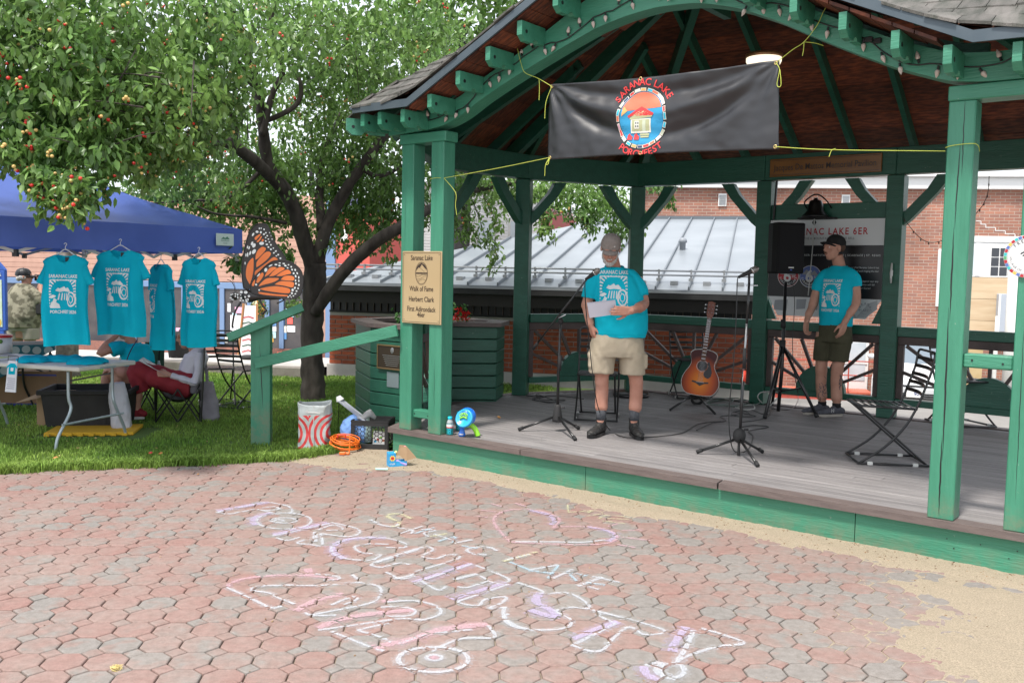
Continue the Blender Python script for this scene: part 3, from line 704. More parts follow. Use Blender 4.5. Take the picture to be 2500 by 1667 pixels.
# extents along the eave
def along(px): # eave length at which pixel column px is reached
 lo,hi=-4,20
 for _ in range(40):
  mid=(lo+hi)/2
  if PROJ(roofp(mid,0,1.4))[0]<px:lo=mid
  else:hi=mid
 return lo
LW=along(1838)
TB,_=wall_frame(e0,e0+RE)
low=thing('brick_shed','low brick building with a wide grey standing-seam metal roof behind the bandstand','building',M4=TB)
EZ=1.46;SL=.205;RUN=6.6;OV=.62
hipx=3.5
mm('metalroof',(.25,.275,.30),(.31,.335,.36),scale=1.2,rough=.38,metal=.25,bump=.05,bscale=4,detail=6)
mm('seam',(.16,.18,.20),rough=.4,metal=.3)
r=MB();r.add([(0,0,EZ),(LW+.1,0,EZ),(LW+.1,RUN,EZ+SL*RUN),(hipx,RUN,EZ+SL*RUN),(0,.0,EZ-.05),(LW+.1,0,EZ-.05),(LW+.1,RUN,EZ+SL*RUN-.05),(hipx,RUN,EZ+SL*RUN-.05)],
    [(0,1,2,3),(7,6,5,4),(0,4,5,1),(1,5,6,2),(2,6,7,3),(3,7,4,0)]).build('roof',MT['metalroof'],low)
r=MB();r.add([(0,0,EZ),(hipx,RUN,EZ+SL*RUN),(hipx,RUN+4,EZ),(0,RUN*2,EZ)],[(0,1,2),(0,2,3)]).build('roof_end',MT['metalroof'],low)
MB().box(hipx,LW+.1,RUN-.08,RUN+.08,EZ+SL*RUN-.02,EZ+SL*RUN+.05).build('ridge_cap',MT['seam'],low)
k=0;x=.35
sm_m=None
while x<LW+.1:
 yend=RUN if x>hipx else RUN*x/hipx
 m=MB();m.add([(x-.012,0,EZ),(x+.012,0,EZ),(x+.012,yend,EZ+SL*yend),(x-.012,yend,EZ+SL*yend),(x-.010,0,EZ+.045),(x+.010,0,EZ+.045),(x+.010,yend,EZ+.045+SL*yend),(x-.010,yend,EZ+.045+SL*yend)],[(4,5,6,7),(0,4,7,3),(1,2,6,5),(0,1,5,4),(3,7,6,2)])
 m.build('roof_seam',MT['seam'],low)
 if x>.2:
  c=MB();yy=.42;zz=EZ+SL*yy
  c.box(x-.03,x+.03,yy-.05,yy+.05,zz+.03,zz+.07).box(x-.012,x+.012,yy-.02,yy+.02,zz+.07,zz+.19).build('snow_guard_clamp',MT['graymetal'],low)
  c=MB();xx=x+.22;c.box(xx-.05,xx+.05,yy-.12,yy+.02,zz-.02,zz+.03).build('snow_guard_plate',MT['graymetal'],low)
 x+=.445
for dy,dz in((.40,.115),(.42,.175)):
 MB().tube([(0,dy,EZ+SL*.4+dz),(LW+.1,dy,EZ+SL*.4+dz)],.014,8).build('snow_guard_rail',MT['graymetal'],low,smooth=True)
# gutter, fascia, soffit
MB().box(-.02,LW+.12,-.12,-.005,EZ-.13,EZ-.03,b=.008).build('gutter',MT['blackmat'],low)
MB().box(-.02,LW+.12,-.125,-.105,EZ-.045,EZ-.028).build('gutter_lip',MT['graymetal'],low)
mm('soffit',(.035,.03,.028),rough=.8)
MB().box(0,LW+.1,-.005,OV,EZ-.16,EZ-.10).build('soffit',MT['soffit'],low)
MB().box(0,LW+.1,-.003,.02,EZ-.30,EZ-.161).build('fascia',MT['soffit'],low)
# wall: foundation, brick field, slatted vent band
WY=OV;bx0=.12;FZ=.17;BZ=.98
MB().box(bx0-.03,LW,WY-.03,WY+.3,-.1,FZ,b=.006).build('foundation',MT['concrete'],low)
MB().box(bx0,LW-.01,WY+.012,WY+.28,FZ,BZ).build('wall',MT['mortar'],low)
MB().box(bx0,LW-.01,WY+.03,WY+.28,BZ,EZ-.16).build('vent_backing',MT['black'],low)
MB().box(bx0,LW,WY-.005,WY+.05,BZ,BZ+.035).build('vent_sill',MT['blackmat'],low)
x=bx0+.05;vb=MB();nvs=0
slm=MB().box(-.006,.006,WY-.0,WY+.028,BZ+.03,EZ-.2).build('vent_slat',MT['brown'],low);slm.location.x=x;x+=.115
while x<LW-.02:
 o=bpy.data.objects.new('vent_slat',slm.data);COL.objects.link(o);o.parent=low;o.location.x=x;x+=.115
bw,bh,jt=.205,.058,.0115
bmx=MB().box(0,bw,0,.03,0,bh,b=.002);bme=mesh('brick',bmx.v,bmx.f);bme.materials.append(MT['brick'])
bk=[];row=0;z=FZ+.006
while z+bh<BZ:
 x=bx0+.002-(.108 if row%2 else 0)
 while x<LW-.02:
  x0=max(x,bx0+.002);x1=min(x+bw,LW-.012)
  if x1-x0>.05:bk.append((x0,z,x1-x0))
  x+=bw+jt
 z+=bh+jt;row+=1
bk2=[]
for x0,z,w in bk:
 px=PROJ(TB@Vector((x0+w/2,WY,z)))
 vis=(735<px[0]<905)or(1225<px[0]<1840)
 bk2.append((0 if vis else 1,abs(px[0]-1500)if not(740<px[0]<905)else 0,x0,z,w))
bk2.sort();rb=MB();nb=0
for vis,_,x0,z,w in bk2:
 yj=WY+random.uniform(-.0015,.0015)
 if nb<298 and vis==0 and w>.19:
  o=bpy.data.objects.new('brick',bme);COL.objects.link(o);o.parent=low;o.location=(x0,yj,z);nb+=1
 else:rb.box(x0,x0+w,yj,yj+.03,z,z+bh,b=.002)
rb.build('brick_field',MT['brick_i'],low,kind='stuff')
# bits on the wall: outlet, pipe, hose
o=MB().box(bx0+4.1,bx0+4.22,WY-.05,WY-.002,.55,.64,b=.01).build('outlet_box',MT['graymetal'],low)
mm('vent_cap',(.25,.27,.3),rough=.5)
v_=MB().lathe([(.05,0),(.05,.12),(.075,.13),(.06,.19),(.02,.21)],14,Matrix.Translation((5.35,3.05,EZ+SL*3.05-.01)));v_.build('vent_pipe',MT['vent_cap'],low,smooth=True)
MB().tube([(bx0+.62,WY-.01,.35),(bx0+.62,WY-.01,.80),(bx0+1.35,WY-.01,.80)],.008,6).build('conduit',MT['black'],low)

# ---- tall brick building, right
TB2,L2=wall_frame(Vector((3.19,23.0,-1.1)),Vector((14.5,21.2,-1.1)))
big=thing('brick_building','large red brick building with white cornice, white shutters and vents behind the bandstand','building',M4=TB2)
def bigx(px,z=2.0):
 lo,hi=-2,20
 for _ in range(40):
  mid=(lo+hi)/2
  if PROJ(TB2@Vector((mid,0,z)))[0]<px:lo=mid
  else:hi=mid
 return lo
def bigz(px,py,y=0):
 x=bigx(px);lo,hi=-2,12
 for _ in range(40):
  mid=(lo+hi)/2
  if PROJ(TB2@Vector((x,y,mid)))[1]>py:lo=mid
  else:hi=mid
 return lo
bt=bpy.data.materials.new('brick_wall_far');bt.use_nodes=True;nt=bt.node_tree;b=nt.nodes['Principled BSDF'];N=nt.nodes.new
tc=N('ShaderNodeTexCoord');sp=N('ShaderNodeSeparateXYZ');cb=N('ShaderNodeCombineXYZ');lk(nt,tc.outputs['Object'],sp.inputs[0]);lk(nt,sp.outputs[0],cb.inputs[0]);lk(nt,sp.outputs[2],cb.inputs[1])
br=N('ShaderNodeTexBrick');br.inputs['Scale'].default_value=1;br.inputs['Brick Width'].default_value=.215;br.inputs['Row Height'].default_value=.072;br.inputs['Mortar Size'].default_value=.006;br.inputs['Mortar Smooth'].default_value=.3
br.inputs['Color1'].default_value=(.38,.17,.115,1);br.inputs['Color2'].default_value=(.27,.135,.105,1);br.inputs['Mortar'].default_value=(.44,.38,.32,1);br.inputs['Bias'].default_value=-.1
lk(nt,cb.outputs[0],br.inputs['Vector'])
n_=N('ShaderNodeTexNoise');n_.inputs['Scale'].default_value=1.2;n_.inputs['Detail'].default_value=6;lk(nt,tc.outputs['Object'],n_.inputs['Vector'])
mx=N('ShaderNodeMixRGB');mx.blend_type='OVERLAY';mx.inputs[0].default_value=.5;lk(nt,br.outputs[0],mx.inputs[1]);lk(nt,n_.outputs[0],mx.inputs[2]);lk(nt,mx.outputs[0],b.inputs['Base Color'])
b.inputs['Roughness'].default_value=.9;bp=N('ShaderNodeBump');bp.inputs['Strength'].default_value=.7;bp.inputs['Distance'].default_value=.01;lk(nt,br.outputs['Fac'],bp.inputs['Height']);bp.invert=True;lk(nt,bp.outputs[0],b.inputs['Normal'])
CT=bigz(2100,462)
MB().box(-.02,13,0,8,-.5,CT).build('wall',bt,big)
MB().box(-.25,13.1,-.16,8,CT+.002,CT+.27,b=.01).build('cornice',MT['white'],big)
MB().box(-.25,13.1,-.26,8,CT+.272,CT+.34,b=.01).build('cornice_cap',MT['white'],big)
MB().box(-.06,.0,-.05,.35,3.0,CT).build('downpipe',MT['white'],big)
for px,py0,py1,w in[(1754,473,505,20),(2052,476,500,20)]:
 x0=bigx(px-w/2);x1=bigx(px+w/2);z1=bigz(px,py0);z0=bigz(px,504)
 f=MB().box(x0,x1,-.04,.03,z0,z1,b=.004).build('louvre_vent',MT['white'],big)
 for k in range(6):
  zz=z0+.04+(z1-z0-.07)*k/6;MB().box(x0+.02,x1-.02,-.052,-.041,zz,zz+.028).build('louvre',MT['graymetal'],f)
# shutter and window behind the right posts
z0,z1=bigz(2290,748),bigz(2290,608)
sh=MB().box(bigx(2282),bigx(2310),-.05,-.002,z0,z1,b=.004).build('shutter',MT['white'],big)
for k in range(22):MB().box(bigx(2282)+.03,bigx(2310)-.03,-.06,-.051,z0+.05+(z1-z0-.1)*k/22,z0+.05+(z1-z0-.1)*k/22+.035).build('louvre',MT['white'],sh)
mm('glassdark',(.03,.035,.045),rough=.08,spec=.8)
mm('glasspale',(.45,.52,.56),(.6,.66,.7),scale=2,rough=.15)
wz0,wz1=bigz(2420,674),bigz(2420,592)
MB().box(bigx(2312),bigx(2480),-.07,-.002,wz1,wz1+.14,b=.005).build('window_head',MT['white'],big)
w=MB().box(bigx(2314),bigx(2478),-.05,-.002,wz0-.03,wz1-.002,b=.005).build('window',MT['white'],big)
MB().box(bigx(2372),bigx(2384),-.065,-.051,wz0,wz1-.02).build('mullion',MT['white'],w)
MB().box(bigx(2338),bigx(2369),-.058,-.052,wz0+.02,wz1-.18).build('pane',MT['glasspale'],w)
xa,xb=bigx(2409),bigx(2472)
for i in range(3):
 for j in range(3):
  a=xa+(xb-xa)*i/3+.012;c=xa+(xb-xa)*(i+1)/3-.012;zz0=wz0+(wz1-.12-wz0)*j/3+.012;zz1=wz0+(wz1-.12-wz0)*(j+1)/3-.012
  MB().box(a,c,-.058,-.052,zz0,zz1).build('pane',MT['glassdark'],w)
# plywood patch with a grey cabinet
mm('ply',(.55,.40,.25),(.64,.50,.33),scale=2.2,rough=.7,stretch=(.5,1,3.5),detail=3)
pz0=bigz(2420,835)
for k in range(3):
 za=pz0+(wz0-.032-pz0)*k/3;zb=pz0+(wz0-.032-pz0)*(k+1)/3-.008
 MB().box(bigx(2345),bigx(2500),-.065,-.003,za,zb,b=.003).build('plywood_sheet',MT['ply'],big)
mm('cabinet',(.42,.46,.52),rough=.4)
cb_=MB().box(bigx(2428),bigx(2480),-.30,-.067,bigz(2440,808),bigz(2440,717),b=.01).build('wall_cabinet',MT['cabinet'],big)
MB().box(bigx(2425),bigx(2428)+.02,-.31,-.30,bigz(2440,808),bigz(2440,717)).build('door_edge',MT['white'],cb_)
# door with window and red sill canopy seen under the sign
dz0,dz1=bigz(2090,928),bigz(2090,836)
d=MB().box(bigx(2058),bigx(2125),-.06,-.002,dz0-.25,dz1+.28,b=.008).build('window_surround',MT['white'],big)
MB().box(bigx(2066),bigx(2117),-.072,-.061,dz0,dz1).build('pane',MT['glasspale'],d)
MB().box(bigx(2062),bigx(2121),-.085,-.073,(dz0+dz1)/2-.05,(dz0+dz1)/2+.0).build('sash_bar',MT['white'],d)
mm('redpaint',(.42,.07,.05),(.50,.10,.07),scale=5,rough=.6)
mm('redtin',(.62,.16,.10),rough=.5)
lz=bigz(2060,938)
cp=MB().box(bigx(1890),bigx(2118),-.9,-.09,lz-.42,lz-.12,b=.01).build('porch_base',MT['redpaint'],big)
for k in range(46):
 xx=bigx(1890)+(bigx(2118)-bigx(1890))*k/46;MB().box(xx,xx+.045,-.95,-.25,lz-.118,lz-.06,b=.008).build('red_rib',MT['redtin'],cp)
MB().box(bigx(1890),bigx(2118),-.88,-.1,lz-1.0,lz-.422).build('porch_footing',MT['concrete'],big)
# chalky repair lines in the brickwork
rp=MB();xx,zz=bigx(2370),bigz(2370,540)
for k in range(16):
 L=random.choice([.11,.215,.215]);rp.box(xx,xx+L,-.006,-.001,zz-.007,zz+.007);xx+=L
 if random.random()<.75:rp.box(xx-.007,xx+.007,-.006,-.001,zz-.079,zz-.007);zz-=.072
 if xx>bigx(2490):break
rp.build('mortar_repair',MT['white'],big)
# red handrail in front of the building
rl=thing('handrail','thin red pipe handrail in front of the brick building','railing',M4=TB2)
for py in(872,905):
 zz=bigz(2050,py);MB().tube([(bigx(1870),-1.0,zz),(bigx(2330),-1.0,zz)],.014,6).build('rail',MT['redpaint'],rl)
for px in(1965,2058,2190):MB().tube([(bigx(px),-1.0,lz-1.2),(bigx(px),-1.0,bigz(2050,872))],.016,6).build('post',MT['redpaint'],rl)
# grass verge seen under the rail
vg=[Vector((3.6,13.0,0)),Vector((6.0,12.5,0)),Vector((6.2,13.2,0)),Vector((3.7,13.8,0))]
tufts([(random.uniform(3.5,6.2),random.uniform(14.6,15.6),-.75)for _ in range(150)],'grass_verge','strip of green verge grass behind the bandstand rail',hh=(.10,.20),wid=.01,spread=.06)

# ---- shop row, far left
TB3,L3=wall_frame(Vector((-15.5,27.6,-.85)),Vector((-4.9,24.9,-.85)))
shop=thing('shop_building','salmon clapboard shop with blue trim and poster-filled windows across the street','building',M4=TB3)
def sx(px,z=1.5):
 lo,hi=-3,20
 for _ in range(40):
  mid=(lo+hi)/2
  if PROJ(TB3@Vector((mid,0,z)))[0]<px:lo=mid
  else:hi=mid
 return lo
def sz(px,py):
 x=sx(px);lo,hi=-2,12
 for _ in range(40):
  mid=(lo+hi)/2
  if PROJ(TB3@Vector((x,0,mid)))[1]>py:lo=mid
  else:hi=mid
 return lo
mm('salmon',(.46,.27,.21),(.51,.31,.24),scale=4,rough=.75,rand=.06)
mm('bluetrim',(.16,.25,.42),rough=.6)
mm('shopdark',(.05,.05,.06),(.10,.09,.09),scale=2,rough=.25)
zA=sz(560,705);zB=sz(560,690);zC=sz(560,845)
TOPZ=sz(700,478)
MB().box(-2,sx(800),.02,4,-.6,TOPZ).build('wall',MT['salmon'],shop)
zz=zB+.02;k=0
while zz<TOPZ-.1:
 MB().box(-2,sx(800),-.03+.0,.019,zz,zz+.135,b=.006).build('clapboard',MT['salmon'],shop);zz+=.142;k+=1
MB().box(-2,sx(800),-.08,.018,zA,zB,b=.01).build('blue_band',MT['bluetrim'],shop)
MB().box(-2,sx(760),-.04,.018,zC,zA-.002).build('window_glass',MT['shopdark'],shop)
mm('brickfar',(.34,.15,.11),(.24,.12,.10),scale=20,rough=.9,bump=.4)
MB().box(-2,sx(800),-.07,.018,-.05,zC-.002).build('brick_plinth',MT['brickfar'],shop)
for px in(200,330,452,508,545,612,655,690,750):
 MB().box(sx(px-5),sx(px+6),-.09,-.041,zC,zA-.002,b=.006).build('blue_post',MT['bluetrim'],shop)
MB().box(sx(800),sx(823),-.15,4,-.3,sz(810,470),b=.01).build('blue_pilaster',MT['bluetrim'],shop)
MB().box(sx(823)+.002,sx(905),-.1,4,-.3,sz(860,520)).build('red_wall',M('redwall',(.55,.10,.08),rough=.7),shop)
f=MB().box(sx(835),sx(852),-.13,-.101,sz(840,590),sz(840,560)).build('window',MT['white'],shop)
PC=[('poster_a',(.72,.70,.62)),('poster_b',(.10,.25,.50)),('poster_c',(.70,.12,.10)),('poster_d',(.45,.66,.72)),('poster_e',(.75,.80,.55)),('poster_f',(.75,.40,.55)),('poster_g',(.80,.45,.10)),('poster_h',(.78,.78,.80))]
PM=[M(a,c,tuple(min(1,x*1.25)for x in c),scale=6,rough=.6)for a,c in PC]
pr=MB()
for px0,px1,py0,py1,m in[(655,667,772,795,4),(667,677,768,780,7),(668,677,781,795,1),(666,677,791,806,7),(656,664,806,824,4),(667,676,807,822,3),(688,697,768,790,1),(704,717,771,787,2),(686,702,792,808,0),(704,723,791,806,7),(688,702,808,824,1),(700,720,750,770,3),(576,596,750,765,5),(565,600,770,830,7),(601,625,745,765,6),(570,590,815,835,3),(665,670,812,832,6),(545,558,820,838,0),(640,652,742,765,6)]:
 MB().box(sx(px0),sx(px1),-.056,-.05,sz(600,py1),sz(600,py0)).build('poster',PM[m],shop)
for k in range(26): # merchandise in the dim windows
 a=random.uniform(210,640);zc=random.uniform(zC+.05,zA-.4)
 MB().box(sx(a),sx(a+random.uniform(5,14)),-.048,-.044,zc,zc+random.uniform(.15,.4)).build('window_display',random.choice(PM),shop)
# hanging flower baskets by the shop
def leaf_ball(mb,c,r,n,s,el=(1,1,1)):
 for k in range(n):
  d=Vector((random.gauss(0,1),random.gauss(0,1),random.gauss(0,1))).normalized()*r*random.uniform(.4,1)
  mb.add(lv,lf,Matrix.Translation(Vector(c)+Vector((d.x*el[0],d.y*el[1],d.z*el[2])))@Matrix.Rotation(random.uniform(0,6.3),4,'Z')@Matrix.Rotation(random.uniform(-1.3,1.3),4,'Y')@Matrix.Scale(s*random.uniform(.7,1.2),4))
mm('foliage_far',(.06,.14,.025),(.12,.22,.04),scale=3,rough=.6,island=.35,trans=.25)
mm('flowers',(.75,.16,.06),(.80,.35,.10),scale=9,rough=.6)
for px,py,d,lab in[(632,756,24.5,'hanging basket of orange flowers outside the shop, seen under the butterfly'),(722,750,24.5,'green leafy hanging basket beside the tree trunk outside the shop')]:
 c=YD(px,py,d);t=thing('hanging_basket',lab,'plant',loc=c)
 m=MB();leaf_ball(m,(0,0,0),.27,260,1.7);m.build('foliage',MT['foliage_far'],t)
 m=MB();leaf_ball(m,(0,-.05,.04),.27,60 if px<700 else 6,1.2);m.build('flower',MT['flowers'],t)
 MB().tube([(0,0,0),(0,0,1.2)],.01,5).build('hanger',MT['black'],t)
# pavement, kerb wall
kb=thing('kerb_wall','low concrete kerb wall along the far side of the lawn','kerb')
a=G(740,923,0);b=G(511,911,0);dd=(b-a).normalized();far=b+dd*10
T,L=wall_frame(far,a);
kk=MB().box(0,L,0,.22,-.1,.15,b=.01);kk.v=[tuple(T@Vector(p))for p in kk.v];kk.build('kerb_stone',M('kerbdark',(.16,.14,.12),(.26,.24,.21),scale=3,rough=.9,bump=.5),kb)
sw=[(0,.22),(L,.22),(L,9.5),(0,10.2)]
sv2=[]
for x,y in sw:p=T@Vector((x,y,0));sv2.append((p.x,p.y,.146 if y<1 else hz(p.x,p.y)+.075))
link('pavement',mesh('pavement',sv2,[(0,1,2,3)]),MT['concrete'],kind='structure')

# ---- white clapboard house and maroon roof beyond the metal roof
TB4,_=wall_frame(Vector((-3.6,34,-.5)),Vector((1.0,34.6,-.5)))
wh=thing('white_house','pale clapboard house seen through leaves above the metal roof','house',M4=TB4)
MB().box(0,4.9,0,6,-.5,5.2).build('wall',MT['white'],wh)
for k in range(34):MB().box(0,4.9,-.03,-.001,1.6+k*.11,1.6+k*.11+.095,b=.01).build('clapboard',MT['white'],wh)
for x in(.8,2.2,3.4):
 f=MB().box(x,x+.75,-.08,-.031,2.9,4.1,b=.01).build('window',MT['offwhite'],wh);MB().box(x+.08,x+.67,-.09,-.081,2.98,4.02).build('pane',MT['glasspale'],f)
MB().box(-.3,5.2,-.35,6.3,5.2,5.35).build('roof',MT['offwhite'],wh)
mr=thing('maroon_roof','sloping maroon ribbed metal roof glimpsed between bandstand posts','roof')
p=[YD(1325,497,30),YD(1410,535,30),YD(1410,560,30),YD(1325,560,30)]
mrm=M('maroonm',(.24,.07,.07),rough=.5)
q=[v+Vector((0,3.5,1.2))for v in p[:2]]
aa,bb=YD(1322,508,30),YD(1412,540,30);cc,d_=YD(1322,495,33),YD(1412,533,33)
MB().add([aa,bb,d_,cc],[(0,1,2,3)]).add([aa,bb,bb-Vector((0,0,2.5)),aa-Vector((0,0,2.5))],[(0,1,2,3)]).build('roof_sheet',mrm,mr)
for k in range(9):
 t=(k+.5)/9;s0=aa.lerp(bb,t);s1=cc.lerp(d_,t);MB().bar(s0+Vector((0,0,.04)),s1+Vector((0,0,.04)),.05,.05).build('rib',mrm,mr)

# ---- vehicles parked beyond the bandstand
carw=M('carpaint_white',(.72,.74,.76),rough=.25,spec=.6,coat=.6)
mm('tyre',(.02,.02,.02),rough=.8);mm('carglass',(.16,.20,.24),rough=.06,spec=.9)
def car(name,label,loc,rz,h=1.45,w=1.8,L=4.4,tall=False):
 t=thing(name,label,'car' if not tall else 'van',loc=loc,rz=rz)
 b=MB() # front faces -y
 prof=[(-L/2,.30),(-L/2-.03,.55),(-L/2+.05,.78),(-L/2+.95,.98),(-L/2+1.0,1.0),(L/2-.2,1.02),(L/2,.85),(L/2,.30)]
 if tall:prof=[(-L/2,.35),(-L/2-.03,.7),(-L/2+.05,1.0),(-L/2+.8,1.2),(-L/2+.9,1.22),(L/2-.1,1.25),(L/2,1.1),(L/2,.35)]
 def shell(prof,w0,w1):
  n=len(prof);v=[]
  for s in(-1,1):
   for yy,zz in prof:v.append((s*(w0 if zz<.9 else w1),yy,zz))
  f=[tuple(range(n-1,-1,-1)),tuple(range(n,2*n))]+[(i,(i+1)%n,n+(i+1)%n,n+i)for i in range(n)]
  return v,f
 v,f=shell(prof,w/2,w/2-.05);b.add(v,f);o=b.build('body',carw,t)
 m_=o.modifiers.new('b','BEVEL');m_.width=.07;m_.segments=3
 z0=1.24 if tall else 1.0;y0=-L/2+(.9 if tall else 1.05)
 cab=MB();cab.loft([(0,y0+(L*.34),z0-.02,w/2-.09,L*.36),(0,y0+(L*.36),h-.12,w/2-.22,L*.26),(0,y0+L*.36,h-.02,w/2-.34,L*.22)],n=28,e=5).build('cabin_glass',MT['carglass'],t,smooth=False)
 MB().loft([(0,y0+(L*.36),h-.10,w/2-.24,L*.25),(0,y0+L*.36,h,w/2-.3,L*.22)],n=28,e=5).build('car_roof',carw,t)
 for s in(-1,1):
  MB().sphere((s*(w/2-.22),-L/2+.04,.70 if not tall else.88),(.20,.06,.08),12,8).build('headlight',MT['glasspale'],t,smooth=True)
  for yy in(-L/2+.85,L/2-.85):
   T=Matrix.Translation((s*(w/2-.1),yy,.32))@Matrix.Rotation(pi/2,4,'Y')
   wl=MB().lathe([(.20,-.10),(.31,-.10),(.33,-.06),(.33,.06),(.31,.10),(.20,.10)],22,T).build('wheel',MT['tyre'],t,smooth=True)
   MB().lathe([(.02,-.105),(.2,-.09),(.2,.09),(.02,.105)],18,T).build('rim',MT['graymetal'],wl,smooth=True)
  MB().sphere((s*(w/2+.06),y0+.35,z0+.08),(.09,.05,.06),10,6).build('wing_mirror',carw,t,smooth=True)
 gz=.42 if not tall else.5
 for k in range(3):MB().box(-.52,.52,-L/2-.045,-L/2-.02,gz-.09+k*.05,gz-.065+k*.05).build('grille_bar',MT['black'],t)
 MB().box(-.52,.52,-L/2-.035,-L/2-.015,gz+.17,gz+.20).build('grille_strip',MT['black'],t)
 pl=MB().box(-.16,.16,-L/2-.06,-L/2-.045,gz-.05,gz+.11,b=.004).build('licence_plate',MT['white'],t)
 a_=Art().text('907',.06,-.035,.10,0,0,.012);a_.build('plate_number',[M('platenum',(.05,.08,.25))],pl,Matrix.Translation((0,-L/2-.062,gz+.03))@Matrix.Rotation(pi/2,4,'X'),off=.001)
 return t
cz=-1.15
c1=YD(2235,850,19.6);car('parked_car','white saloon car parked nose-on behind the bandstand rail, with a number plate',(c1.x+.75,19.2+2.1,cz),radians(-23),h=1.50,w=1.72)
c2=YD(2462,850,22);car('parked_car','taller white vehicle parked at far right beyond the bandstand',(c2.x+1.2,20.6+2.2,cz),radians(-22),h=1.75,w=1.9,tall=True)
for px,r_,lab,m in[(2422,.035,'slim white pole standing between the two parked vehicles','offwhite'),(2458,.11,'thick pale grey pole beside the far right bandstand post','offwhite')]:
 p=YD(px,1000,16.5);tag(MB().lathe([(r_,-1.2),(r_,1.05 if r_<.05 else 1.9)],12,Matrix.Translation((p.x,p.y,0))).build('pole',MT[m],smooth=True),lab,'pole')
p=YD(2372,930,15.5);tp=MB().box(p.x-.12,p.x+.12,p.y-.1,p.y+.1,-1.2,.75,b=.01).build('timber_post',M('rawtimber',(.50,.36,.18),(.58,.44,.24),scale=6,rough=.7));tag(tp,'unpainted yellow timber post behind the rail','post')
# distant trees
def fartree(px,py,d,r,lab,n=900):
 c=YD(px,py,d);t=thing('background_tree',lab,'tree',loc=(c.x,c.y,hz(c.x,c.y)),group='distant trees')
 m=MB();leaf_ball(m,(0,0,c.z-hz(c.x,c.y)),r,n,7,(1.2,1,.9));m.build('crown',MT['foliage_far'],t)
 MB().tube([(0,0,0),(.1,0,(c.z-hz(c.x,c.y))*.5),(0,0,c.z-hz(c.x,c.y))],[.3,.25,.1],8).build('trunk',MT['blackmat'],t)
fartree(1390,500,46,2.6,'distant green tree behind the maroon roof');fartree(1230,470,55,4,'distant green tree behind the pale clapboard house')
fartree(760,380,48,6.0,'distant tree behind the shop roofs',1800);fartree(1130,60,30,2.8,'distant light green tree above the bandstand eave',1600)
fartree(1010,200,34,3.0,'distant tree between crabapple crown and bandstand roof',1300)
# ============================================================ the bandstand (local axes: x along the front, y to the back)
BS=thing('bandstand','green painted octagonal wooden bandstand with shingled roof, wide front arch and plank floor','bandstand',M4=PAV)
def part(mb,name,mat,smooth=False,parent=None):return mb.build(name,MT[mat]if isinstance(mat,str)else mat,parent or BS,smooth)
# skirt and nosing
DP=DECKP
def off_poly(P,d):
 n=len(P);out=[]
 for i in range(n):
  p0=Vector(P[i-1]);p1=Vector(P[i]);p2=Vector(P[(i+1)%n]);e1=(p1-p0).normalized();e2=(p2-p1).normalized()
  n1=Vector((e1.y,-e1.x));n2=Vector((e2.y,-e2.x));m=(n1+n2).normalized();out.append(tuple(p1+m*(d/m.dot(n1))))
 return out
inner=off_poly(DP,-.02)
for i in range(len(DP)):
 a=Vector(inner[i]).to_3d();b=Vector(inner[(i+1)%8]).to_3d();d=(b-a).normalized();nn=Vector((d.y,-d.x,0))
 segs=[(0,1)]if i else[(0,.405),(.405,.80),(.80,1)]
 for s0,s1 in segs:
  p=a.lerp(b,s0)+d*.002;q=a.lerp(b,s1)-d*.002
  m=MB();T=Matrix(((d.x,nn.x,0,p.x),(d.y,nn.y,0,p.y),(0,0,1,0),(0,0,0,1)))
  m.box(0,(q-p).length,-.035,0,-.04,ZD-.047,T,b=.002);part(m,'skirt_board','green')
 o2=off_poly(DP,.022);a=Vector(o2[i]).to_3d();b=Vector(o2[(i+1)%8]).to_3d();ia=Vector(off_poly(DP,-.10)[i]).to_3d();ib=Vector(off_poly(DP,-.10)[(i+1)%8]).to_3d()
 cuts=[0,.29,.62,1]if i==0 else[0,1]
 for s0,s1 in zip(cuts,cuts[1:]):
  e=.0012;P4_=[a.lerp(b,s0+e),a.lerp(b,s1-e),ib.lerp(ia,1-s1+e),ib.lerp(ia,1-s0-e)]
  m=MB();m.prism([(p.x,p.y)for p in P4_],ZD-.044,ZD);part(m,'nosing_board','nosing')
# deck boards run along the front
def xspan(poly,y):
 xs_=[];n=len(poly)
 for i in range(n):
  a,b=poly[i],poly[(i+1)%n]
  if(a[1]>y)!=(b[1]>y):xs_.append(a[0]+(b[0]-a[0])*(y-a[1])/(b[1]-a[1]))
 return(min(xs_),max(xs_))if len(xs_)>=2 else None
dip=off_poly(DP,-.104)
y=.108;k=0;seen=set()
while y<4.0:
 w=.098
 s0=xspan(dip,y+.002);s1=xspan(dip,y+w-.004)
 if not s0 or not s1:break
 x0,x1=max(s0[0],s1[0]),min(s0[1],s1[1])
 c=x0+(x1-x0)*random.uniform(.25,.75)
 for xa,xb in((x0,c-.0015),(c+.0015,x1)):
  m=MB();m.box(xa,xb,y,y+w-.006,ZD-.03,ZD-.0025+random.uniform(-.001,.001),b=.003);part(m,'deck_board','deck')
 y+=w;k+=1
m=MB();m.prism(off_poly(DP,-.08),ZD-.10,ZD-.034);part(m,'subfloor','black')

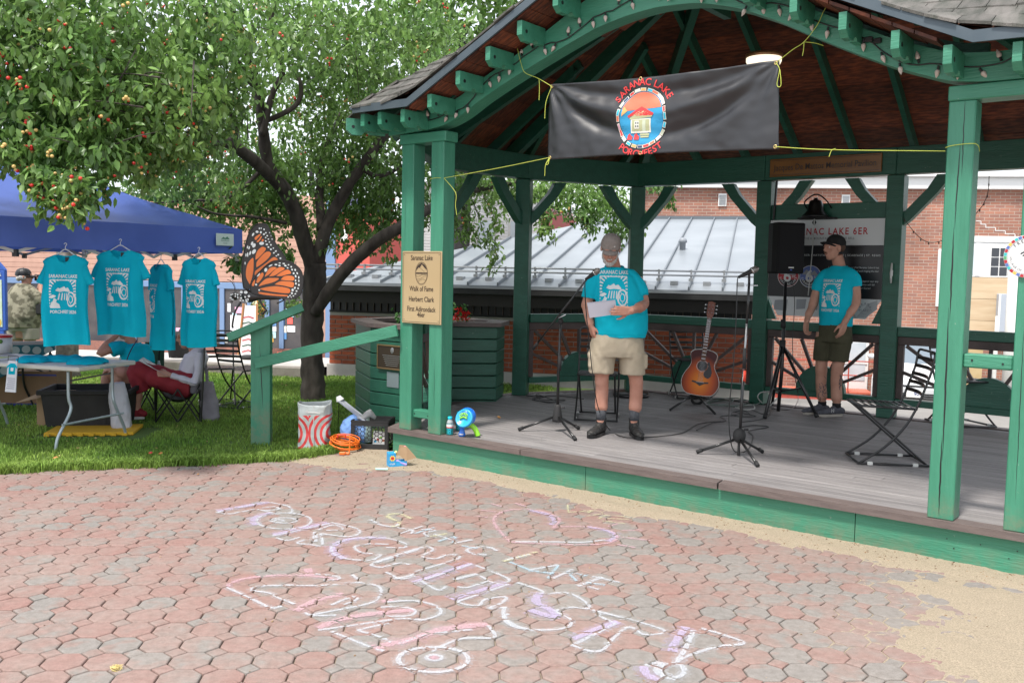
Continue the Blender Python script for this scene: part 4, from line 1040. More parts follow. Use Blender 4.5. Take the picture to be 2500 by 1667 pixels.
PW=.145
def rot_post(u,v,z0,z1,ang,name='post',mat='green_v',w=PW,d=None):
 m=MB();d=d or w;m.box(-w/2,w/2,-d/2,d/2,z0,z1,Matrix.Translation((u,v,0))@Matrix.Rotation(ang,4,'Z'),b=.006);return part(m,name,mat)
PT=2.735
posts={}
for nm,(u,v,a)in dict(a1=(.155,.075,0),a2=(.505,.075,0),b1=(4.578,.075,0),b2=(4.985,.075,0)).items():
 posts[nm]=rot_post(u,v,ZD,PT-.001-.055*(u>3),a)
BP=dict(v1=(-.67,1.38),p3=(-.58,2.62),p4=(.10,3.97),p5=(1.72,4.0),p6=(3.10,4.0),p7=(4.98,3.97),p8=(5.66,2.75),v2=(5.66,1.40))
HA=radians(24)
for nm,(u,v)in BP.items():
 a=0 if nm in('p5','p6')else{'v1':-HA,'p3':HA,'p4':HA*1.7,'p7':-HA*1.7,'p8':-HA,'v2':HA}[nm]
 rot_post(u,v,ZD,2.70,a,mat='green_shaded',w=.165)
# caps and rungs of the paired posts
for u0,u1,t in((.06,.60,2.82),(4.50,5.10,2.765)):
 m=MB();m.box(u0,u1,-.005,.155,t-.085,t,b=.006);part(m,'post_cap','green')
m=MB();m.box(.2285,.4315,.03,.12,.365,.435,b=.006);part(m,'rung','green')
m=MB();m.box(4.652,4.91,.02,.13,1.155,1.235,b=.008);part(m,'rung','green')
# lintels and braces on the other sides
ring=[('a1',(.09,.10)),('v1',BP['v1']),('p3',BP['p3']),('p4',BP['p4']),('p5',BP['p5']),('p6',BP['p6']),('p7',BP['p7']),('p8',BP['p8']),('v2',BP['v2']),('b2',(5.03,.10))]
LZ0,LZ1=2.705,2.975
for(na,a),(nb_,b)in zip(ring,ring[1:]):
 A3=Vector((*a,0));B3=Vector((*b,0));d=(B3-A3).normalized();L=(B3-A3).length
 T=Matrix(((d.x,-d.y,0,A3.x),(d.y,d.x,0,A3.y),(0,0,1,0),(0,0,0,1)))
 m=MB();m.box(.002,L-.002,-.075,.075,LZ0+.001,LZ1,T,b=.006);part(m,'lintel','green_shaded')
 for s,pt in((1,0),(-1,L)):
  if(na=='a1' and s==1)or(nb_=='b2' and s==-1):continue
  k=[(pt+s*.075,2.19),(pt+s*.15,2.25),(pt+s*.40,2.52),(pt+s*.52,2.69)]
  k2=[(pt+s*.075,2.33),(pt+s*.10,2.345),(pt+s*.30,2.56),(pt+s*.38,2.69)]
  P_=k+k2[::-1];m=MB();v=[T@Vector((x,yy,z))for yy in(-.045,.045)for x,z in P_];n=8
  m.add(v,[(0,1,6,7),(1,2,5,6),(2,3,4,5),(15,14,9,8),(14,13,10,9),(13,12,11,10)]+[(i,(i+1)%8,8+(i+1)%8,8+i)for i in range(8)])
  part(m,'brace','green_shaded')
# railings
def rail_panel(a,b,spokes=True):
 A3=Vector((*a,0));B3=Vector((*b,0));d=(B3-A3).normalized();L=(B3-A3).length;o=.085
 T=Matrix(((d.x,-d.y,0,A3.x),(d.y,d.x,0,A3.y),(0,0,1,0),(0,0,0,1)))
 def bx(x0,x1,y0,y1,z0,z1,nm,mt):m=MB();m.box(x0,x1,y0,y1,z0,z1,T,b=.004);part(m,nm,mt)
 bx(o,L-o,-.055,.055,1.085,1.18,'top_rail','green_shaded');bx(o,L-o,-.03,.03,1.0,1.083,'under_rail','brown')
 bx(o,L-o,-.045,.045,.385,.45,'bottom_rail','green_shaded')
 bx(o,o+.06,-.028,.028,.452,.998,'stile','brown');bx(L-o-.06,L-o,-.028,.028,.452,.998,'stile','brown')
 c=L/2;R=min(.27,L*.19)
 m=MB();pts=[(c+R*cos(pi*k/16),.452+R*1.05*sin(pi*k/16))for k in range(17)]
 v=[T@Vector((x,yy,z))for yy in(-.035,.035)for x,z in pts]
 m.add(v,[tuple(range(17)),tuple(range(33,16,-1))]+[(i,17+i,17+(i+1)%17,(i+1)%17)for i in range(17)]);part(m,'half_disc','green_shaded')
 x0,x1=o+.06,L-o-.06
 for ex,ez in((x0,.72),(x0+.02,.99),(c-(c-x0)*.42,.998),(c,.998),(c+(x1-c)*.42,.998),(x1-.02,.99),(x1,.72)):
  dx,dz=ex-c,ez-.5;l=hypot(dx,dz);sx_,sz_=c+dx/l*R*.93,.47+dz/l*R*.93
  m=MB();m.bar(T@Vector((sx_,0,sz_)),T@Vector((ex,0,ez)),.032,.032);part(m,'spoke','brown')
for na,nb_ in(('p3','p4'),('p4','p5'),('p5','p6'),('p6','p7'),('p7','p8'),('p8','v2')):rail_panel(BP[na],BP[nb_])
rail_panel((.16,.15),BP['v1'])

# arch beam over the front
ARC=[(-.06,2.822),(.057,2.823),(.45,2.84),(.62,2.865),(.8,2.93),(.956,3.015),(1.259,3.143),(1.546,3.252),(1.82,3.35),(2.081,3.437),(2.33,3.485),(2.57,3.508),(2.858,3.492),(2.981,3.467),(3.196,3.403),(3.454,3.288),(3.653,3.177),(3.936,3.031),(4.204,2.902),(4.373,2.84),(4.496,2.792),(4.692,2.768),(5.14,2.766)]
def rake(u):return min(3.035+.49*(u-.49),2.935+.49*(4.675-u))if.3<u<4.8 else 0
def eave_z(u):return 3.035-.0185*(u-.3)
def arc_low(u):return lerp_tab(ARC,u)
def arc_top(u):
 l=arc_low(u);t=l+.275
 return min(t,max(rake(u),eave_z(u))-.115)if True else t
us=[i*.055-.06 for i in range(int(5.2/.055)+1)]
def sm(f,u):return(f(u-.06)+2*f(u)+f(u+.06))/4
m=MB();n=len(us);v=[]
for u in us:
 zl,zt=sm(arc_low,u),max(sm(arc_top,u),sm(arc_low,u)+.16);v+=[(u,-.02,zl),(u,-.02,zt),(u,.13,zt),(u,.13,zl)]
f=[]
for i in range(n-1):
 a,b=4*i,4*(i+1);f+=[(a,b,b+1,a+1),(a+1,b+1,b+2,a+2),(a+2,b+2,b+3,a+3),(a+3,b+3,b,a)]
f+=[(0,1,2,3),(4*n-1,4*n-2,4*n-3,4*n-4)]
m.add(v,f);ab=part(m,'arch_beam','green');
# second laminated ply inside the arch
m=MB();v=[]
for u in us[8:-8]:
 zl=sm(arc_low,u)+.045;v+=[(u,.131,zl),(u,.131,zl+.20),(u,.19,zl+.20),(u,.19,zl)]
f=[];n2=len(us[8:-8])
for i in range(n2-1):
 a,b=4*i,4*(i+1);f+=[(a,b,b+1,a+1),(a+1,b+1,b+2,a+2),(a+2,b+2,b+3,a+3),(a+3,b+3,b,a)]
f+=[(0,1,2,3),(4*n2-1,4*n2-2,4*n2-3,4*n2-4)]
m.add(v,f);part(m,'arch_inner_ply','green_shaded')

# roof surface
EV=off_poly(DP,.32);EV[0]=(-.17,-.32);EV[1]=(5.26,-.32)
def dist_side(i,u,v):
 a=Vector(EV[i]);b=Vector(EV[(i+1)%8]);d=(b-a).normalized();nn=Vector((-d.y,d.x));return(Vector((u,v))-a).dot(nn)
def m_roof(u,v):return 3.03-.012*u+.72*min(dist_side(i,u,v)for i in range(8))
def roof_z(u,v):
 a=m_roof(u,v);b=rake(u)if.3<u<4.9 else 0
 b=max(b,0)
 if b==0:return a
 return.5*(a+b+sqrt((a-b)**2+.012))
# covering sheet (under the shingles) and its underside
stp=.14;gi={};V=[];Fq=[]
U0,V0=-1.2,-.32;NU,NV=int(7.6/stp),int(5.2/stp)
for i in range(NU+1):
 for j in range(NV+1):
  u,v=U0+i*stp,V0+j*stp
  if min(dist_side(k,u,v)for k in range(8))>=-.075:gi[i,j]=len(V);V.append((u,v,roof_z(u,v)))
nV=len(V);V2=V+[(a,b,c-.035)for a,b,c in V]
for(i,j)in list(gi):
 if all(q in gi for q in((i+1,j),(i+1,j+1),(i,j+1))):
  q=(gi[i,j],gi[i+1,j],gi[i+1,j+1],gi[i,j+1]);Fq+=[q,tuple(x+nV for x in q[::-1])]
mm('shingle',(.060,.062,.052),(.135,.125,.115),scale=5,rough=.9,bump=.7,bscale=70,rand=.22,stretch=(3,1,1))
mm('shingle_i',(.060,.062,.052),(.135,.125,.115),scale=5,rough=.9,bump=.7,bscale=70,island=.22)
mm('roofdeck',(.10,.035,.016),(.05,.018,.010),scale=8,rough=.8)
o=link('roof_sheathing',mesh('roof_sheathing',V2,Fq),MT['roofdeck'],BS)
# shingles: rows parallel to the eave
def shingle(u0,u1,v0,ex=.125,th=.017):
 L=ex*1.9;q=[]
 for u,v,t in((u0,v0,th+.014),(u1,v0,th+.014),(u1,v0+L,.006),(u0,v0+L,.006)):q.append((u,v,roof_z(u,v)+t))
 v=q+[(a,b,c-th)for a,b,c in q];return v,[(0,1,2,3),(7,6,5,4),(0,4,5,1),(1,5,6,2),(2,6,7,3),(3,7,4,0)]
ns_=0;far_sh=MB()
def shingle_zone(u0,u1,rows):
 global ns_
 for r in range(rows):
  v0=-.355+.118*r;u=u0+random.uniform(-.1,0)
  while u<u1:
   w=random.uniform(.11,.21);a,b=u+.002,min(u+w-.003,u1);u+=w
   if b-a<.03:continue
   if min(dist_side(k,(a+b)/2,v0+.06)for k in range(8))<-.06:continue
   j=random.uniform(-.012,.012);v,f=shingle(a,b,v0+j)
   P_=PROJ(W(a,v0,v[0][2]))
   if ns_<298 and-30<P_[0]<2560 and P_[1]>-40:
    MB().add(v,f).build('shingle',MT['shingle'],BS);ns_+=1
   else:far_sh.add(v,f)
shingle_zone(3.4,5.5,21);shingle_zone(-.35,1.9,21);shingle_zone(1.9,3.4,21)
far_sh.build('shingle_field',MT['shingle_i'],BS,kind='stuff')
for i in range(1,8): # side and back slopes: bare rows of butts
 a=Vector(EV[i]);b=Vector(EV[(i+1)%8]);d=(b-a).normalized();nn=Vector((-d.y,d.x));L=(b-a).length;m=MB()
 for r in range(16):
  dd=-.04+r*.18;t0,t1=None,None
  for s in range(61):
   t=-.6+(L+1.2)*s/60;p=a+d*t+nn*(dd+.05)
   if dist_side(i,*p)<=min(dist_side(k,*p)for k in range(8))+.002:
    t0=t if t0 is None else t0;t1=t
  if t0 is None or t1-t0<.1:continue
  q=[]
  for t,e_,th in((t0,dd,.03),(t1,dd,.03),(t1,dd+.2,.008),(t0,dd+.2,.008)):
   p=a+d*t+nn*e_;q.append((p.x,p.y,3.03-.012*p.x+.72*e_+th))
  m.add(q+[(x,y_,z-.02)for x,y_,z in q],[(0,1,2,3),(7,6,5,4),(0,4,5,1),(1,5,6,2),(2,6,7,3),(3,7,4,0)])
 part(m,'shingle_slope','shingle_i')
# metal edge trim along eave and rake
def trim(pts,nm='edge_trim'):
 for a,b in zip(pts,pts[1:]):
  m=MB();v=[]
  for p in(a,b):
   for dy,dz in((-.012,-.055),(-.012,.008),(.006,.010),(.006,-.055)):v.append((p[0],p[1]+dy,p[2]+dz))
  m.add(v,[(0,4,5,1),(1,5,6,2),(2,6,7,3),(3,7,4,0),(0,1,2,3),(7,6,5,4)]);part(m,nm,'metal_trim')
ez=lambda u:max(m_roof(u,-.32),rake(u))
uu=2.48
trim([(-.17,-.335,ez(-.17)),(.48,-.335,ez(.48)),(uu,-.335,rake(uu))]);trim([(uu+.001,-.335,rake(uu)),(4.69,-.335,ez(4.69)),(5.27,-.335,ez(5.27))])
for i in(1,2,3,4,5,6,7):
 a=EV[i];b=EV[(i+1)%8];m=MB();m.bar((a[0],a[1],3.02-.012*a[0]),(b[0],b[1],3.02-.012*b[0]),.085,.02);part(m,'edge_trim','metal_trim')
# lookouts / rafter tails along the front with a drilled hole
def lookout(u,z1,v0=-.31,v1=-.022,w=.046,h=.14,rot=0,piv=None):
 sh=[(v0,0),(v0,-h*.72),(v0+.045,-h),(v0+.13,-h),(v0+.155,-h*.8),(v0+.185,-h*.8),(v0+.2,-h*.93),(v1,-h*.93),(v1,0)]
 T=Matrix.Translation((u,0,z1))
 if rot:T=Matrix.Translation((u,piv,z1))@Matrix.Rotation(rot,4,'Z')@Matrix.Translation((0,-piv,0))
 n=len(sh);v=[T@Vector((s*w/2,a,b))for s in(-1,1)for a,b in sh]
 m=MB();m.add(v,[tuple(range(n)),tuple(range(2*n-1,n-1,-1))]+[(i,n+i,n+(i+1)%n,(i+1)%n)for i in range(n)])
 o=part(m,'rafter_tail','green')
 hm=MB();hm.lathe([(.014,0),(.014,.003)],12,T@Matrix.Translation((w/2-.001,v0+.055,-h*.5))@Matrix.Rotation(pi/2,4,'Y'));part(hm,'drilled_hole','black',parent=o)
for u in(-.08,.13,.40,.70,1.0,1.30,1.60,1.92,2.24,2.72,3.04,3.36,3.68,3.98,4.28,4.56):lookout(u,ez(u)-.062-.02*(u>.5 and u<4.5))
for u in(4.9,):lookout(u,ez(u)-.07)
for cx,cy,r_ in((-.10,0,radians(-30)),(5.14,0,radians(28))):lookout(cx,ez(.0)-.08 if cx<1 else ez(5.0)-.08,v0=-.36,rot=r_,piv=0)
# ceiling planks on the side and back slopes, gable planks, rafters
def side_range(i,dd,zoff=0):
 a=Vector(EV[i]);b=Vector(EV[(i+1)%8]);d=(b-a).normalized();nn=Vector((-d.y,d.x));L=(b-a).length;t0=t1=None
 for s in range(121):
  t=-.3+(L+.6)*s/120;p=a+d*t+nn*dd
  ok=dist_side(i,*p)<=min(dist_side(k,*p)for k in range(8))+.004
  if ok and i==0 and rake(p.x)>m_roof(p.x,p.y):ok=False
  if ok:t0=t if t0 is None else t0;t1=t
 return a,d,nn,t0,t1
for i in range(1,8):
 dd=.06
 while dd<2.7:
  a,d,nn,t0,t1=side_range(i,dd+.07)
  if t0 is None or t1-t0<.12:break
  p=a+d*t0+nn*dd;q=a+d*t1+nn*dd;p2=a+d*t1+nn*(dd+.155);q2=a+d*t0+nn*(dd+.155)
  z=lambda P_,e_:3.03-.012*P_.x+.72*e_-.045
  v=[(p.x,p.y,z(p,dd)),(q.x,q.y,z(q,dd)),(p2.x,p2.y,z(p2,dd+.155)),(q2.x,q2.y,z(q2,dd+.155))]
  m=MB();m.add(v+[(x,y_,zz-.022)for x,y_,zz in v],[(0,1,2,3),(7,6,5,4),(0,4,5,1),(1,5,6,2),(2,6,7,3),(3,7,4,0)]);part(m,'ceiling_plank','ceil');dd+=.163
u=.36
while u<4.75:
 if not(2.40<u<2.49):
  z0,z1=rake(u),rake(u+.115);ve=-.31
  while ve<2.4 and m_roof(u,ve)<max(z0,z1)+.03:ve+=.05
  if ve>-.2:
   v=[(u,-.315,z0-.045),(u+.115,-.315,z1-.045),(u+.115,ve,z1-.045),(u,ve,z0-.045)]
   m=MB();m.add(v+[(x,y_,zz-.02)for x,y_,zz in v],[(0,1,2,3),(7,6,5,4),(0,4,5,1),(1,5,6,2),(2,6,7,3),(3,7,4,0)]);part(m,'ceiling_plank','ceil')
 u+=.122
for i in range(1,8):
 a=Vector(EV[i]);b=Vector(EV[(i+1)%8]);d=(b-a).normalized();nn=Vector((-d.y,d.x));L=(b-a).length;K_=max(1,round(L/.62))
 for k in range(K_):
  t=L*(k+.5)/K_;dm=.05
  while dist_side(i,*(a+d*t+nn*dm))<=min(dist_side(j,*(a+d*t+nn*dm))for j in range(8))+.004 and dm<2.9:dm+=.04
  if dm<.5:continue
  p=a+d*t+nn*.02;q=a+d*t+nn*dm;m=MB();m.bar((p.x,p.y,3.03-.012*p.x+.014-.13),(q.x,q.y,3.03-.012*q.x+.72*dm-.13),.05,.11);part(m,'rafter','green_shaded')
apex0=(2.55-.62,2.06);apex1=(2.55+.62,2.06);az=m_roof(*apex0)-.12
for i in range(8):
 a=EV[i];ap=apex0 if a[0]<2.5 else apex1
 if i in(0,1):continue
 m=MB();m.bar((a[0],a[1],3.0-.13),(ap[0],ap[1],az-.05),.075,.15);part(m,'hip_rafter','green_shaded')
for s,a in((0,(.75,.35)),(1,(4.25,.35))):
 ap=apex0 if s==0 else apex1;m=MB();m.bar((a[0],a[1],m_roof(*a)-.17),(ap[0],ap[1],az-.05),.075,.15);part(m,'valley_rafter','green_shaded')
m=MB();m.bar((2.48,-.2,3.80),(2.48,1.3,3.80),.06,.14);part(m,'ridge_beam','green_shaded')
m=MB();m.bar((apex0[0]-.1,2.06,az-.07),(apex1[0]+.1,2.06,az-.07),.07,.16);part(m,'ridge_beam','green_shaded')
# cracks in the timber of the paired posts
def crack(u0,vface,pts,nm='crack',w=.006):
 m=MB();n=len(pts);v=[]
 for i,(x,z)in enumerate(pts):
  t=w*sin(pi*(i+.4)/(n-.2))*.5;v+=[(u0+x-t,vface-.0012,z),(u0+x+t,vface-.0012,z)]
 m.add(v,[(2*i,2*i+1,2*i+3,2*i+2)for i in range(n-1)]);part(m,nm,'black')
random.seed(3)
def wob(z0,z1,x0,dx,n=14):return[(x0+dx*i/n+random.uniform(-.0015,.0015),z0+(z1-z0)*i/n)for i in range(n+1)]
fv=.0025
crack(4.5055,fv,wob(2.70,2.25,.085,.004),w=.005);crack(4.5055,fv,wob(2.45,1.95,.072,-.006),w=.007);crack(4.5055,fv,wob(1.96,1.42,.062,.006),w=.009);crack(4.5055,fv,wob(1.50,.60,.058,.012,20),w=.010);crack(4.5055,fv,wob(.75,.27,.060,.006),w=.009)
crack(4.912,fv,wob(1.5,.4,.045,.01,20),w=.004);crack(.0825,fv,wob(2.3,1.9,.05,.002),w=.003);crack(.4325,fv,wob(.9,.45,.07,.004),w=.003)
for u,z in((4.545,2.745),(4.95,.9)):pass
for u,z in((4.70,1.20),(4.86,1.19),(.25,.40),(.41,.395)):part(MB().lathe([(.006,0),(.006,.002)],8,Matrix.Translation((u,.028 if u<1 else.018,z))@Matrix.Rotation(pi/2,4,'X')),'nail_hole','black')
for u in(4.62,4.66,4.80,4.95,4.99):part(MB().lathe([(.0035,0),(.0035,.002)],8,Matrix.Translation((u,.0175,random.choice([.05,.09,.14,.17])))@Matrix.Rotation(pi/2,4,'X')),'nail_hole','black')

# ---- string lights along the arch
sl_=thing('string_lights','dark string of frosted cone bulbs strung along the green arch beam','string lights',M4=PAV)
ctr=[];random.seed(21)
for i in range(95):
 u=.0+5.1*i/94;z=sm(arc_low,u)+.085+.03*sin(u*5.2+1)+.018*sin(u*13)+random.uniform(-.006,.006);ctr.append((u,-.03,z))
MB().tube(ctr,.0045,5).build('cord',MT['black'],sl_)
mm('bulb',(.62,.52,.46),(.70,.60,.54),scale=30,rough=.45,trans=.2)
bm_=MB().lathe([(.006,0),(.013,.006),(.0145,.016),(.010,.032),(.003,.046),(.0006,.05)],10);bme_=mesh('bulb',bm_.v,bm_.f);bme_.materials.append(MT['bulb']);bme_.polygons.foreach_set('use_smooth',[True]*len(bme_.polygons))
sk_=MB().lathe([(.006,-.022),(.0075,-.02),(.0075,.0),(.006,.002)],8);skm=mesh('socket',sk_.v,sk_.f);skm.materials.append(MT['black'])
for i in range(2,94,2):
 p=Vector(ctr[i]);up=random.random()<.3;a=random.gauss(0,.35)+(0 if up else pi)
 T=Matrix.Translation(p+Vector((0,-.008,.012 if up else-.012)))@Matrix.Rotation(a,4,'Y')@Matrix.Rotation(random.gauss(0,.2),4,'X')@Matrix.Translation((0,0,.02))
 o=bpy.data.objects.new('bulb',bme_);COL.objects.link(o);o.parent=sl_;o.matrix_local=T
 q=bpy.data.objects.new('socket',skm);COL.objects.link(q);q.parent=o
MB().box(4.02,4.07,-.045,-.022,3.07,3.10,b=.005).box(4.075,4.12,-.045,-.022,3.055,3.085,b=.005).build('plug',MT['blackmat'],sl_)
t=thing('string_lights','small unlit light string hanging down behind the far right posts','string lights')
a=YD(2415,430,7.4);pts=bez([a,YD(2412,470,7.4),YD(2400,500,7.4),YD(2383,522,7.4),YD(2360,560,7.5),YD(2300,588,7.9),YD(2262,590,8.3),YD(2235,570,8.6),YD(2205,532,8.9)],6)
mm('wire_brown',(.05,.035,.03),rough=.6)
MB().tube(pts,.003,5).build('cord',MT['wire_brown'],t)
for p in pts[3::4]:MB().sphere((p.x,p.y,p.z-.01),(.006,.006,.014),6,5).build('bulb',MT['wire_brown'],t)

# ---- ceiling lamp, bell
t=thing('ceiling_lamp','round white drum lamp fixed under the bandstand ceiling behind the banner','lamp',M4=PAV)
q=FP(1865,143,2.5)
mm('lampglass',(.85,.80,.72),rough=.35,emit=((1,.85,.65),.75))
MB().lathe([(.02,-.075),(.14,-.07),(.16,-.03),(.16,.0)],28,Matrix.Translation((q.x,q.y,q.z))).build('lamp_glass',MT['lampglass'],t,smooth=True)
MB().lathe([(.17,0),(.17,.035),(.10,.05),(.02,.06)],28,Matrix.Translation((q.x,q.y,q.z))).build('lamp_rim',M('lampgold',(.45,.25,.12),rough=.3,metal=.6),t,smooth=True)

# ---- panel between the back posts, sign, bell
HB=MB();HB.box(1.804,3.016,3.95,4.05,2.275,2.44,b=.005);part(HB,'header_beam','green_shaded')
for u0,u1,c in((1.803,1.90,1),(2.92,3.017,-1)):
 m=MB();z0,z1=1.20,1.42
 P_=[(u0,z0),(u1,z0),(u1 if c<0 else u0,z1)]
 v=[(x,y_,z)for y_ in(3.955,3.985)for x,z in P_];m.add(v,[(0,1,2),(5,4,3),(0,3,4,1),(1,4,5,2),(2,5,3,0)]);part(m,'corner_gusset','green_shaded')
m=MB();m.bar((1.84,3.93,2.28),(1.86,3.93,2.70),.02,.02);part(m,'conduit','black')
sign=thing('notice_board','large black and white hiking challenge sign reading SARANAC LAKE 6ER behind the speaker','sign',M4=PAV@Matrix.Translation((0,3.945,0)))
X0s,X1s,Z0s,Z1s=1.806,3.014,1.245,2.272
mm('signwhite',(.62,.64,.64),rough=.4);mm('signblack',(.012,.012,.014),rough=.35);mm('signgray',(.28,.30,.32),rough=.5);mm('signred',(.42,.02,.03),rough=.5);mm('signblue',(.10,.16,.42),rough=.5);mm('signdark',(.16,.17,.18),rough=.5)
m=MB();c_=.15
pg=[(X0s,Z0s+c_*1.5),(X0s+c_*.8,Z0s),(X1s-c_,Z0s),(X1s,Z0s+c_*1.3),(X1s,Z1s),(X0s,Z1s)]
v=[(x,y_,z)for y_ in(-.012,0)for x,z in pg];m.add(v,[tuple(range(6)),tuple(range(11,5,-1))]+[(i,6+i,6+(i+1)%6,(i+1)%6)for i in range(6)]);m.build('panel',MT['signwhite'],sign)
A_=Art();Wd_=X1s-X0s;Ht=Z1s-Z0s;zc=lambda f_:Z1s-Ht*f_;xc=lambda f_:X0s+Wd_*f_
A_.rect(X0s+.001,zc(.80),X1s-.001,zc(.265),0,0)
A_.text('SARANAC LAKE 6ER',xc(.50),zc(.155),.098,1,1,.02,sx=.82,space=1.25);A_.text('HIKE THE 6 MOUNTAINS RING THE BELL',xc(.5),zc(.205),.034,2,1,.003)
A_.line([(xc(.6),zc(.235)),(xc(.72),zc(.225))],.004,3,1)
A_.text('AMPERSAND | BAKER | HAYSTACK |',xc(.33),zc(.375),.030,4,1,.004,space=1.2);A_.text('| MCKENZIE | SCARFACE | ST. REGIS',xc(.75),zc(.375),.030,4,1,.004,space=1.15)
for cx,col in((.185,1),(.385,5)):
 A_.ell(xc(cx),zc(.585),.118,.118,4,1);A_.ell(xc(cx),zc(.585),.112,.112,col if col!=1 else 1,2);A_.poly([(xc(cx)+.108*cos(a),zc(.585)+.108*sin(a))for a in[radians(x)for x in range(200,341,10)]],0,3)
 A_.poly([(xc(cx)-.09,zc(.585)+.02),(xc(cx)-.04,zc(.585)+.075),(xc(cx),zc(.585)+.03),(xc(cx)+.045,zc(.585)+.065),(xc(cx)+.09,zc(.585)+.01)],6,3)
 A_.text('6',xc(cx)-.01,zc(.64),.18,4,4,.02);A_.text('er',xc(cx)+.06,zc(.60),.05,4,4,.004);A_.arc_text('SARANAC LAKE',xc(cx),zc(.585),.098,-pi/2,.034,4,4,.006,inside=True)
for i,t_ in enumerate(['Legend has it that the original Saranac Lake 6 has','its own climbing record and ringing the 6er']):A_.text(t_,xc(.97),zc(.495+.035*i),.026,4,1,.002,align='RIGHT')
for i,t_ in enumerate(['Once you finish, legend says any','hiker who rings twice will fall','under the 6er Curse!']):A_.text(t_,xc(.97-.03*i),zc(.63+.035*i),.026,4,1,.002,align='RIGHT')
A_.poly([(xc(.07),zc(.84)),(xc(.19),zc(.83)),(xc(.18),zc(.95)),(xc(.06),zc(.94))],3,1);A_.poly([(xc(.27),zc(.825)),(xc(.36),zc(.82)),(xc(.35),zc(.92)),(xc(.27),zc(.93))],3,1);A_.rect(xc(.40),zc(.93),xc(.46),zc(.85),6,1)
A_.poly([(xc(.62),zc(.985)),(xc(.62),zc(.81)),(xc(.72),zc(.81)),(xc(.80),zc(.985))],7,1);A_.poly([(xc(.80),zc(.985)),(xc(.90),zc(.84)),(xc(.97),zc(.81)),(xc(.97),zc(.90)),(xc(.88),zc(.985))],7,1)
A_.arc_text('SARANAC',xc(.87),zc(.90),.045,pi/2,.034,2,2,.003);A_.text('LAKE',xc(.87),zc(.925),.036,2,2,.004);A_.ring(xc(.87),zc(.905),.058,.045,.002,2,2);A_.text('ROOTS',xc(.73),zc(.945),.034,2,2,.003)
A_.build('print',[MT[k]for k in('signblack','signred','signdark','signgray','signwhite','signblue','signgray')]+[M('signpale',(.40,.42,.43),rough=.5)],sign,Matrix.Translation((0,-.0125,0))@Matrix.Rotation(pi/2,4,'X'))
t=thing('bell','small dark bell mounted on the header above the sign with a white pull cord','bell',M4=PAV@Matrix.Translation((2.33,3.84,2.29)))
mm('bellmetal',(.02,.02,.02),rough=.35,metal=.6)
MB().lathe([(.145,0),(.12,.025),(.085,.07),(.075,.13),(.06,.17),(.02,.185),(.02,.20)],24).build('bell_body',MT['bellmetal'],t,smooth=True)
MB().tube(bez([(-.13,.10,.10),(-.12,0,.16),(-.05,0,.22),(0,0,.235),(.05,0,.22),(.12,0,.16),(.13,.10,.10)],5),.008,6).build('yoke',MT['bellmetal'],t,smooth=True)
MB().box(-.2,.2,.02,.105,-.02,.0,b=.003).build('shelf',MT['blackmat'],t)
MB().add([(0,-.02,-.02),(.025,-.02,-.055),(0,-.02,-.095),(-.025,-.02,-.055)],[(0,1,2,3)]).build('pull_tag',MT['blackmat'],t)
MB().tube(bez([(0,-.02,-.02),(-.005,-.02,-.3),(-.02,-.02,-.6),(-.03,-.02,-.82)],5),.005,5).build('pull_cord',MT['offwhite'],t)
t=thing('cleat','pale rope cleat screwed to the dark post right of the sign','cleat',M4=PAV@Matrix.Translation((3.115,3.91,1.72)))
MB().tube([(0,-.03,-.10),(0,-.04,0),(0,-.03,.10)],[.008,.013,.008],8).build('horn',MT['offwhite'],t,smooth=True);MB().box(-.01,.01,-.03,.0,-.03,.03,b=.003).build('foot',MT['offwhite'],t)
# memorial board on the back lintel
mem=thing('memorial_board','long varnished board lettered Jacques De Mattos Memorial Pavilion on the back beam','sign',M4=PAV@Matrix.Translation((0,3.92,0)))
a0=FP(1882,388,3.92);a1=FP(2153,420,3.92);zt=(a0.z+.0);
MB().box(a0.x,a1.x,-.02,0,2.735,2.925,b=.005).build('board',M('varnish',(.20,.085,.022),(.26,.12,.035),scale=2,rough=.25,stretch=(1,1,6)),mem)
A_=Art().text('Jacques De Mattos Memorial Pavilion',(a0.x+a1.x)/2,2.80,.092,0,0,.003,sx=.78);A_.ring((a0.x+a1.x)/2,2.83,(a1.x-a0.x)/2-.012,.085,.0,0,0)if False else None
A_.build('lettering',[M('inkdark',(.03,.02,.015),rough=.4)],mem,Matrix.Translation((0,-.0205,0))@Matrix.Rotation(pi/2,4,'X'))
MB().box(a0.x+.02,a1.x-.02,-.0215,-.0205,2.905,2.909).box(a0.x+.02,a1.x-.02,-.0215,-.0205,2.752,2.756).build('border_line',MT['black'],mem)

# ---- walk of fame plaque on the left paired posts
pq=thing('plaque','bronze-coloured Walk of Fame plaque screwed across the left pair of green posts','plaque',M4=PAV@Matrix.Translation((.354,-.006,1.505)))
pw,ph=.466,.622
mm('bronze',(.50,.36,.19),(.56,.42,.24),scale=.9,rough=.38,metal=.35,detail=2);mm('bronzedark',(.045,.028,.018),rough=.5)
MB().box(-pw/2,pw/2,-.008,0,-ph/2,ph/2,b=.003).build('plate',MT['bronze'],pq)
A_=Art();b0=.012
for k in range(4):
 x0,y0,x1,y1=[(-pw/2+b0,-ph/2+b0,pw/2-b0,-ph/2+b0+.003),(-pw/2+b0,ph/2-b0-.003,pw/2-b0,ph/2-b0),(-pw/2+b0,-ph/2+b0+.003,-pw/2+b0+.003,ph/2-b0-.003),(pw/2-b0-.003,-ph/2+b0+.003,pw/2-b0,ph/2-b0-.003)][k];A_.rect(x0,y0,x1,y1)
for sx_ in(-1,1):
 for sy_ in(-1,1):A_.ell(sx_*(pw/2-.03),sy_*(ph/2-.03),.004,.004,0,0,10)
